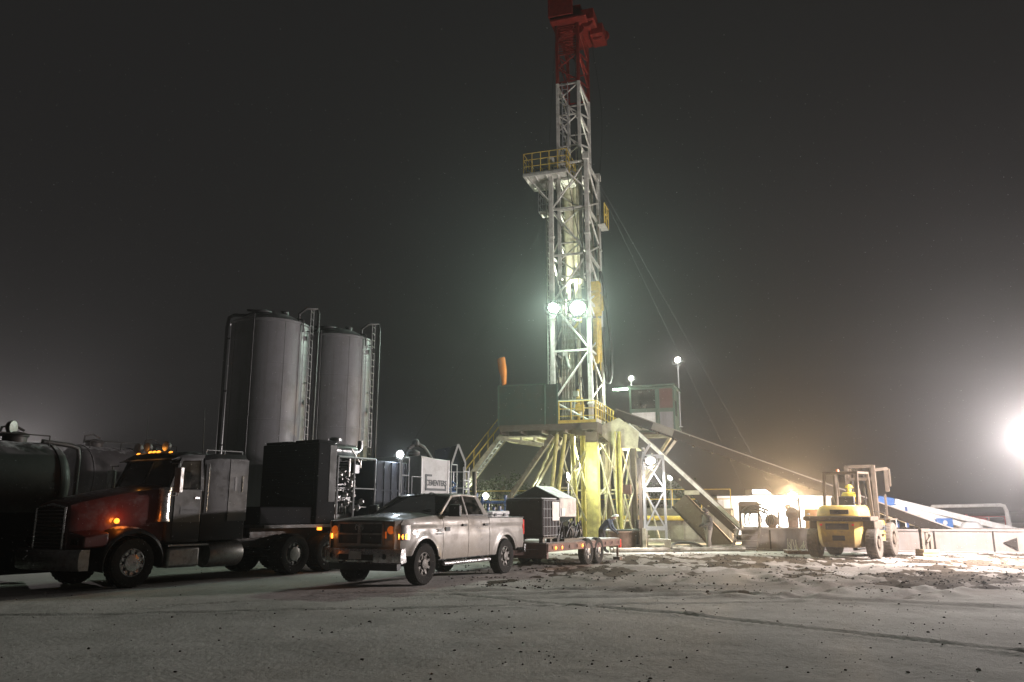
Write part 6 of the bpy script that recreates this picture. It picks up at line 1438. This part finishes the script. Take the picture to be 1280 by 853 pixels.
# driver, seated
J = {'pelvis': (0, 0, .12), 'waist': (.0, 0, .28), 'chest': (.0, 0, .50), 'neck': (.03, 0, .64), 'head': (.05, 0, .76), 'crown': (.05, 0, .84)}
for s, k in (('l', 1), ('r', -1)):
    J.update({'hip' + s: (.03, k * .1, .10), 'kn' + s: (.46, k * .14, .12), 'an' + s: (.60, k * .14, -.26), 'toe' + s: (.74, k * .15, -.30), 'sh' + s: (.0, k * .2, .56), 'el' + s: (.16, k * .25, .32), 'wr' + s: (.42, k * .15, .34)})
person('driver in yellow high visibility jacket seated in the forklift', KM @ V((.98, -.05, 1.70)), FK, J, 1.15, [M['hivis'], M['coat_dark'], M['boots'], M['hivis']], lambda c: 2 if c.z < -.24 else 1 if c.z < .12 else 0, 'hivis')

# ------------------------------------------------------------------ right side: blue and white conveyor, pipe frame, red skid, cabin
CVY = 39.5
def C(px, py, y=CVY): return Y(px, py, y)
cv = thing('pipe_conveyor', 'white inclined pipe conveyor with bright blue head and blue motor box', 'conveyor', C(1150, 690)); cb0 = tuple(cv.location); cv.location.z = 0; cb0 = (cb0[0], cb0[1], 0)
mb = MB(cb0); mb.prism([C(1100, 634), C(1124, 631), C(1172, 641), C(1172, 661), C(1150, 657), C(1110, 642)], (0, 1.0, 0)); wb = mb.build('casing', M['white'], cv, bev=.03)
text_mesh('XTREME', 'casing_logo', .30, M['railgrey'], wb, C(1141, 643.5) - V(cb0) + V((0, -.012, 0)), (R(90), R(12), 0), .004) if False else None
mb = MB(cb0); a = C(1141, 643) + V((0, -.02, 0)); mb.prism([a + V((-.35, 0, .10)), a + V((-.05, 0, .04)), a + V((-.05, 0, -.12)), a + V((-.35, 0, -.06))], (0, -.01, 0)); mb.prism([a + V((.02, 0, .02)), a + V((.36, 0, -.05)), a + V((.36, 0, -.14)), a + V((.02, 0, -.08))], (0, -.01, 0)); mb.build('casing_decal', M['rigcream'], wb)
mb = MB(cb0); mb.prism([C(1096, 633), C(1097, 623), C(1100, 620), C(1118, 622.5), C(1121, 632)], (0, 1.1, 0)); mb.build('blue_head', M['blue'], cv, bev=.05)
for yo in (0, 1.0):
    mb = MB(cb0); a, c = C(1118, 627) + V((0, yo, 0)), C(1288, 667.5) + V((0, yo, 0)); mb.beam(a, c, .14, .26); mb.build('upper_boom', M['white'], cv)
    mb = MB(cb0); a, c = C(1168, 646) + V((0, yo, 0)), C(1258, 672.5) + V((0, yo, 0)); mb.beam(a, c, .14, .24); mb.build('lower_boom', M['white'], cv)
mb = MB(cb0); q0 = C(1172, 660, CVY - .15); q1 = C(1191, 648, CVY - .15); mb.box(q0.x, q1.x, CVY - .15, CVY + .8, q0.z, q1.z); bb = mb.build('motor_box', M['blue'], cv, bev=.03)
q = C(1181.5, 653.5, CVY - .16); MB(cb0).lathe([(.11, 0), (.10, .02), (.01, .025)], (q.x, q.y - .02, q.z), 'y', 14).build('cover_cap', M['white'], bb)
mb = MB(cb0); q = C(1268, 670); mb.box(q.x - .5, q.x + .7, CVY - .1, CVY + 1.1, .3, q.z + .1); mb.build('tail_box', M['blue'], cv, bev=.04)
mb = MB(cb0)
for px_, zt in ((1135, 1.9), (1185, 1.2), (1250, .9)):
    q = C(px_, 660)
    for yo in (.05, 1.0): mb.box(q.x - .06, q.x + .06, CVY + yo - .06, CVY + yo + .06, 0, zt)
    mb.box(q.x - .06, q.x + .06, CVY, CVY + 1.1, zt - .1, zt)
mb.build('support_frame', M['bluepipe'], cv)
q = C(1197, 665); mb = MB(cb0); mb.lathe([(.5, 0), (.48, .2), (.35, .38), (.05, .45)], (C(1208, 668).x, CVY - .5, .75), 'z', 20); mb.build('hood_cover', M['white'], cv)
gy = 43.5; g0, g1 = Y(1163, 633.5, gy), Y(1256, 631.5, gy); t = thing('pipe_goalpost', 'white pipe goalpost frame standing behind the conveyor', 'pipe frame', (g1.x, gy, 0)); gb = (g1.x, gy, 0)
mb = MB(gb); mb.path([(g0.x, gy, 0), (g0.x, gy, g0.z - .1), (g0.x + .1, gy, g0.z), (g1.x - .25, gy, g1.z), (g1.x - .05, gy, g1.z - .05), (g1.x + .05, gy, g1.z - .3), (g1.x + .1, gy, 0)], .10, 10); mb.build('pipe_frame', M['white'], t)
mb = MB(gb); mb.tube((g1.x + .22, gy, 0), (g1.x + .15, gy, g1.z - .5), .05, 8); mb.beam((g0.x, gy + .03, g0.z - .6), (g1.x, gy + .03, g1.z - .62), .03); mb.build('stay', M['railgrey'], t)
rs = Y(1215, 668, 42.5); t = thing('red_skid', 'low rusty red equipment skid beneath the white conveyor booms', 'skid', (rs.x, 42.5, 0))
mb = MB(); mb.box(-1.6, 1.9, 0, 1.6, .1, .95); mb.box(-1.5, 1.0, .2, 1.4, .95, 1.35); mb.build('body', M['skidred'], t, bev=.03)
mb = MB(); mb.rail([(-1.5, 0, .95), (1.8, 0, .95)], .45, .05, .8, 0, .05); mb.tube((-.2, -.05, .4), (-.2, -.05, 1.5), .06, 8); mb.build('guard', M['skidred'], t)
by = 47.5; b0 = Y(897, 622, by); b1 = Y(1038, 621, by); t = thing('site_cabin', 'long white site cabin glaring in the floodlight behind the catwalk', 'cabin', (b0.x, by, 0)); bw = b1.x - b0.x
mb = MB(); mb.box(0, bw, 0, 3.0, .35, b0.z); bdy = mb.build('body', M['building'], t)
mb = MB(); mb.box(-.06, bw + .06, -.06, 3.06, b0.z, b0.z + .08); mb.build('roof', M['snowcap'], bdy)
h0 = Y(942, 613, by).x - b0.x; h1 = Y(964, 613, by).x - b0.x
mb = MB(); mb.hexa([(h0, .3, b0.z + .08), (h1 + .3, .3, b0.z + .08), (h1 + .3, 1.7, b0.z + .08), (h0, 1.7, b0.z + .08), (h0, .3, b0.z + .45), (h1 - .25, .3, b0.z + .45), (h1 - .25, 1.7, b0.z + .45), (h0, 1.7, b0.z + .45)]); mb.build('roof_unit', M['building'], bdy)
wx = Y(1011, 640, by).x - b0.x
mb = MB(); mb.box(wx - .22, wx + .22, -.03, -.005, 1.55, 2.2); wdw = mb.build('window', M['windowlit'], t)
mb = MB(); mb.box(wx - .27, wx + .27, -.025, -.002, 1.50, 1.55); mb.box(wx - .27, wx + .27, -.025, -.002, 2.2, 2.25); mb.box(wx - .27, wx - .22, -.025, -.002, 1.55, 2.2); mb.box(wx + .22, wx + .27, -.025, -.002, 1.55, 2.2); mb.build('window_frame', M['white'], wdw)
dx_ = Y(960, 640, by).x - b0.x
mb = MB(); mb.box(dx_ - .45, dx_ + .45, -.04, -.005, .4, 2.35); mb.build('door', M['white'], t)
mb = MB()
for x in frange(.4, bw - .4, 1.6): mb.box(x - .1, x + .1, .1, 2.9, 0, .35)
for x in frange(.3, bw - .3, .6): mb.box(x - .012, x + .012, -.012, 0, .36, b0.z - .02)
mb.build('skid_and_battens', M['rigcream'], t)
# jack stand and marker post in front of the catwalk
js = G(1160, 695); t = thing('jack_stand', 'rusty jack stand on a timber block in the snow before the catwalk', 'jack stand', (js.x, js.y, 0))
mb = MB(); mb.box(-.33, .33, -.3, .3, 0, .12); mb.box(-.30, .30, -.33, .33, .12, .24); mb.build('timber_base', M['wood'], t, bev=.015)
mb = MB(); mb.box(-.22, -.1, -.1, .1, .24, .95); mb.box(.1, .22, -.1, .1, .24, .80); mb.tube((0, 0, .24), (0, 0, 1.0), .08, 10); mb.beam((-.2, 0, .4), (.2, 0, .8), .06); mb.box(-.22, .12, -.12, .12, .88, 1.0); mb.tube((-.05, -.15, .5), (.15, -.15, .75), .05, 8); mb.build('jack', M['rigbrown'], t, bev=.01)
pp = G(1121, 687.5); t = thing('marker_post', 'thin steel post with foot plate standing right of the forklift', 'post', (pp.x, pp.y + .4, 0))
mb = MB(); mb.tube((0, 0, 0), (-.02, 0, 1.35), .035, 8); mb.box(-.12, .12, -.12, .12, 0, .03); mb.build('post', M['rigcream'], t)
mb = MB(); mb.box(-.06, .06, -.02, .02, 1.30, 1.38); mb.build('cap', M['rigcream'], t)
dd = G(1000, 692); t = thing('scrap_pallet', 'dark flat pallet with tufts of scrap lying left of the forklift', 'pallet', (dd.x, dd.y, 0), R(-10))
mb = MB(); 
for y in (-.4, 0, .4): mb.box(-.55, .55, y - .06, y + .06, 0, .1)
for x in frange(-.5, .5, .2): mb.box(x - .07, x + .07, -.5, .5, .1, .13)
mb.build('boards', M['rust'], t)
mb = MB(); rng = random.Random(8)
for k in range(18): p = V((rng.uniform(-.45, .45), rng.uniform(-.4, .4), .13)); mb.tube(p, p + V((rng.uniform(-.15, .15), rng.uniform(-.1, .1), rng.uniform(.15, .45))), .014, 5)
mb.build('scrap', M['rigcream'], t)
bx_ = G(1012, 689); t = thing('steel_spool', 'brown cable spool against the catwalk left of the forklift', 'spool', (bx_.x - .55, bx_.y + 2.6, 0))
mb = MB(); mb.lathe([(.42, -.35), (.42, -.3), (.2, -.28), (.2, .28), (.42, .3), (.42, .35)], (0, 0, .42), 'x', 24); mb.build('flanges', M['rust'], t)
mb = MB(); mb.lathe([(.3, -.27), (.31, 0), (.3, .27)], (0, 0, .42), 'x', 24); mb.build('cable_wrap', M['hose'], t)

# ------------------------------------------------------------------ guy wires
top = rw(-.4, 1.5, 21.0)
for k, (px_, py_, yy, lab) in enumerate(((958, 600, 52, 'faint guy wire slanting down from the mast, farther right of two'), (920, 590, 60, 'faint guy wire slanting down from the mast, nearer the doghouse'), (560, 480, 60, 'faint guy wire slanting left and down from the mast over the silos'))):
    e = Y(px_, py_, yy); dirv = (e - top); e2 = top + dirv * ((top.z) / (top.z - e.z)) if e.z < top.z else e
    mb = MB(); mb.tube(top - e2, (0, 0, 0), .008, 5); mb.tube((0, 0, 0), (top - e2).normalized() * .5, .05, 6); o = mb.build('guy_wire', M['cable']); o.location = e2; tag(o, lab, 'guy wire', 'guy wires of the mast')

# ------------------------------------------------------------------ trees behind
def tree(x, y, h, seed, label, wide=.45):
    rng = random.Random(seed); t = thing('tree', label, 'tree', (x, y, 0), 0, 'low trees beyond the site')
    tr = MB(); tr.path([(0, 0, 0), (.05, .03, h * .3), (-.04, .05, h * .6), (.03, 0, h * .9)], .09 + h * .01, 8); ends = []
    for k in range(16):
        a = rng.random() * 2 * PI; z = h * rng.uniform(.18, .85); l = h * wide * rng.uniform(.5, 1.) * (1 - .35 * z / h)
        e = V((math.cos(a) * l, math.sin(a) * l, z + l * rng.uniform(.1, .6))); tr.path([(0, 0, z), e * .5 + V((0, 0, z * .5 + .05)), e], .035, 5); ends.append(e)
    tr.build('trunk', M['bark'], t)
    cm = MB()
    for e in ends + [V((0, 0, h * .95))]:
        for c in range(6):
            ctr = e + V((rng.gauss(0, .35), rng.gauss(0, .35), rng.gauss(0, .28)))
            for q in range(16):
                p = ctr + V((rng.gauss(0, .22), rng.gauss(0, .22), rng.gauss(0, .16))); s = rng.uniform(.05, .12)
                d1 = V((rng.gauss(0, 1), rng.gauss(0, 1), rng.gauss(0, 1))).normalized() * s; d2 = d1.cross(V((rng.gauss(0, 1), rng.gauss(0, 1), rng.gauss(0, 1)))).normalized() * s * .6
                cm.add([p - d1, p + d2, p + d1, p - d2], [(0, 1, 2, 3)])
    cm.build('crown', M['foliage'], t)
tr_lab = ['bushy tree lit green behind the small lamp by the pickup', 'smaller bushy tree left of the green lit one', 'bushy tree behind the raising struts of the rig', 'bushy tree behind the flatbed trailer hopper', 'bushy tree behind the white lattice light stand', 'dark tree behind the worker, beyond the mud tank']
for k, (px_, yy, h) in enumerate(((628, 51, 3.6), (597, 53, 3.3), (652, 55, 3.5), (690, 52, 3.0), (812, 53, 3.2), (846, 52, 3.3))):
    p = Y(px_, 690, yy); tree(p.x, yy, h, 40 + k, tr_lab[k], .5)
# low ridge beyond
hv = []; hf = []
nxx = 90
for j in range(4):
    for i in range(nxx + 1):
        x = -300 + 600 * i / nxx; yv = 120 + 45 * j
        hv.append((x, yv, -.5 if j in (0, 3) else (1.8 + 1.8 * noise.noise((x * .016, j * 3.0, 2)))))
for j in range(3):
    for i in range(nxx): a = j * (nxx + 1) + i; hf.append((a, a + 1, a + nxx + 2, a + nxx + 1))
me = bpy.data.meshes.new('hill'); me.from_pydata(hv, [], hf); me.shade_smooth(); o = bpy.data.objects.new('hill', me); COL.objects.link(o); me.materials.append(mat('hill_brush', (.09, .08, .07), .95, 0, .2, .2)); tag(o, None, None, None, 'structure')

# ------------------------------------------------------------------ lamps
FLG = []
def FLD(*a, **k): return floodlight(*a, **k)
pw = rw
ml = rw(-1.78, -.38, 0); z1 = Y(697, 385, ml.y).z; FLD(V((ml.x, ml.y, z1)), (-.25, -1, -1.0), 'green white floodlight on the left leg of the mast', 'lampgreen', .62, color=CGREEN, power=1700, spot=150)
ml = rw(-.50, -.38, 0); z2 = Y(728, 385, ml.y).z; FLD(V((ml.x, ml.y, z2)), (.05, -1, -.9), 'largest green white floodlight, on the right leg of the mast', 'lampgreen', .85, color=CGREEN, power=4300, spot=150)
FLD(rw(-1.25, .55, 11.6), (-.05, .26, 1), 'added upward fill lamp inside the mast brightening the raising cylinder', 'lampsoft', .22, color=(.94, 1., .78), power=4200, spot=52)  # added lamp, brightens the cylinder inside the mast
FLD(rw(-1.1, .7, 9.9), (.05, .25, -1), 'added downward fill lamp inside the mast over the rig floor', 'lampsoft', .22, color=(.95, 1., .68), power=2800, spot=150)  # added lamp, fills in light on the lower mast
p = Y(847, 450, 44.0); FLD(p, (.05, -1, -.5), 'floodlight on a tall pole behind the doghouse corner', 'lampwhite', .34, pole=6.2, power=520, color=CWHITE)
p = Y(789, 473, 43.2); FLD(p, (-.2, -1, -.5), 'floodlight on a short pole between mast and doghouse', 'lampwhite', .26, pole=6.0, power=250, color=(.95, 1, .86))
p = Y(813, 576, 34.35); FLD(p, (-.05, -.75, -.9), 'white floodlight fixed to the head of the lattice light stand', 'lampwhite', .42, power=1500, color=CWHITE)
p = Y(838, 597, 46.0); FLD(p, (-.1, -1, -.3), 'floodlight on a thin pole behind the ramp by the mud tank', 'lampwhite', .30, pole=1.8, power=330, color=CYEL)
p = Y(607, 620, 44.0); FLD(p, (-.1, -1, -.2), 'floodlight low beside the pickup cab, in front of the lit bushes', 'lampwhite', .34, pole=1.8, power=500, color=CYEL)
p = Y(710, 596, 38.4); FLD(p, (.96, -.28, .12), 'floodlight on a pole among the yellow substructure legs', 'lampwhite', .4, pole=.02, power=620, color=CYEL, spot=172)
p = Y(684, 612, 43.5); FLD(p, (.2, -1, .1), 'floodlight behind the raising struts lighting the rig legs from the rear', 'lampsoft', .2, pole=.02, power=900, color=CYEL)
p = Y(500, 568, 26.0); FLD(p, (.1, -1, -.3), 'cool white floodlight at the corner of the white lettered tank', 'lampcool', .24, power=150, pole=1.28, color=CCOOL)
p = Y(990, 622, 45.5); FLD(p, (-.1, -1, -.3), 'warm floodlight on a pole before the white site cabin', 'lampwarm', .6, pole=.05, power=11000, color=CWARM)
p = Y(985, 634, 45.9); FLD(p, (.1, 1, -.25), 'work lamp on a pole turned to the white site cabin wall', 'lampwhite', .3, pole=.05, power=2600, color=(1, .95, .88))
# added fill lamps that brighten the space under the rig floor
for (x, y, z, lab) in ((-.9, 1.6, 5.72, 'added fill lamp under the rig floor above the yellow column'), (1.0, 1.2, 5.5, 'added fill lamp under the ramp head'), (-3.2, 1.0, 5.72, 'added fill lamp under the wind wall floor')):
    FLD(rw(x, y, z), (0, -.15, -1), lab, 'lampsoft', .11, color=CYEL, power=1300 if x > -2 else 90, spot=170, group='added fill lamps under the rig floor')
# fluorescent light on the rig floor
fp = rw(.9, 3.4, 0); z3 = Y(768, 487, fp.y).z
t = thing('strip_light', 'bright strip light beside the doghouse roof on the rig floor', 'strip light', (fp.x, fp.y, z3), RA)
mb = MB(); mb.box(-.42, .42, .02, .08, -.05, .06); mb.build('tray', M['rigcream'], t)
mb = MB(); mb.lathe([(.01, -.41), (.045, -.40), (.045, .40), (.01, .41)], (0, -.03, .0), 'x', 12); mb.build('tube', M['lampgreen'], t)
point('strip_light_lamp', (fp.x, fp.y - .25, z3), (.88, 1, .80), 300, .2)
# light tower at the right edge
tw = V((18.05, 26.6, 0)); tt = thing('light_tower', 'towed light tower with glaring floodlights at the right edge of the photo', 'light tower', tw, R(20))
hz_ = Y(1284, 548, 26.6).z
mb = MB(); mb.box(-.35, .5, -.8, .8, .45, 1.3); mb.build('generator_body', M['white'], tt, bev=.05)
for y in (.85, -.85): wheel(tt, 0, y, .33, .2, 1 if y > 0 else -1, .18, 5)
mb = MB(); mb.box(-.06, .06, -.06, .06, 1.4, hz_); mb.tube((0, 0, .4), (0, 0, 1.4), .1, 8); mb.beam((0, -.65, hz_), (0, .65, hz_), .08)
for x, y in ((-.4, -.9), (.6, -.9), (-.4, .9), (.6, .9)): mb.tube((x, y, 0), (x, y, .6), .04, 6); mb.beam((x, y, .5), (x * .6, y * .8, .55), .06)
mb.build('mast', M['railgrey'], tt)
for k, yy in enumerate((-.58, -.22, .22, .58)):
    mb = MB(); mb.lathe([(.08, -.22), (.16, -.12), (.22, 0)], (-.12, yy, hz_ + .05), 'x', 16); hd = mb.build('lamp_head', M['darksteel'], tt)
    if k > 1: hd.rotation_euler = (0, 0, R(-75)); hd.location = V((0, yy, hz_ + .05)) - Matrix.Rotation(R(-75), 3, 'Z') @ V((0, yy, hz_ + .05))
    mb = MB(); mb.lathe([(.215, 0), (.1, -.03), (.01, -.04)], (-.36, yy, hz_ + .05), 'x', 16); mb.build('lens', M['lampwhite'], hd)
    mb = MB(); mb.lathe([(.22, -.34 + .12), (.215, -.10)], (-.12, yy, hz_ + .05), 'x', 16, cap=False); mb.build('reflector', M['dullchrome'], hd)
point('light_tower_lamp', V((tw.x, tw.y, hz_ + .05)) + V((-.62, -.55, 0)), CPINK, 10500, .2)
point('light_tower_lamp', V((tw.x, tw.y, hz_ + .05)) + V((-.25, 1.25, 0)), CPINK, 6200, .2)
# lamp hidden behind the left tank trailer
p = Y(4, 590, 42.); FLD(p, (.1, -1, -.1), 'distant floodlight hidden behind the left tank trailer', 'lampwhite', .34, pole=.05, power=7000, color=CPINK)

fm = MB(); rng = random.Random(77)
for k in range(15000):
    y = 5 + 36 * rng.random(); x = rng.uniform(-.66 * y - 1, .66 * y + 1); z = .1 + rng.random() ** 1.6 * (.4 * y + 3)
    s = rng.uniform(.0016, .0036) * (1 + .02 * y); c = V((x, y, z))
    d1 = V((rng.gauss(0, 1), rng.gauss(0, 1), rng.gauss(0, 1))).normalized() * s; d2 = d1.orthogonal().normalized() * s; d3 = d1.cross(d2).normalized() * s
    fm.add([c + d1, c - d1 * .5 + d2, c - d1 * .5 - d2 * .5 + d3 * .8, c - d1 * .5 - d2 * .5 - d3 * .8], [(0, 1, 2), (0, 2, 3), (0, 3, 1), (1, 3, 2)])
o = fm.build('falling_snow', M['snowcap'], smooth=1); tag(o, 'fine snow falling through the lamp light', 'snow', None, 'stuff')

# ------------------------------------------------------------------ render settings
S.view_settings.view_transform = 'Standard'; S.view_settings.look = 'None'; S.view_settings.exposure = 0; S.view_settings.gamma = 1
S.render.engine = 'CYCLES'
c = S.cycles; c.use_denoising = True; c.max_bounces = 6; c.diffuse_bounces = 2; c.glossy_bounces = 3; c.transparent_max_bounces = 12; c.volume_bounces = 0; c.sample_clamp_indirect = 4; c.sample_clamp_direct = 0; c.use_light_tree = True
c.caustics_reflective = False; c.caustics_refractive = False
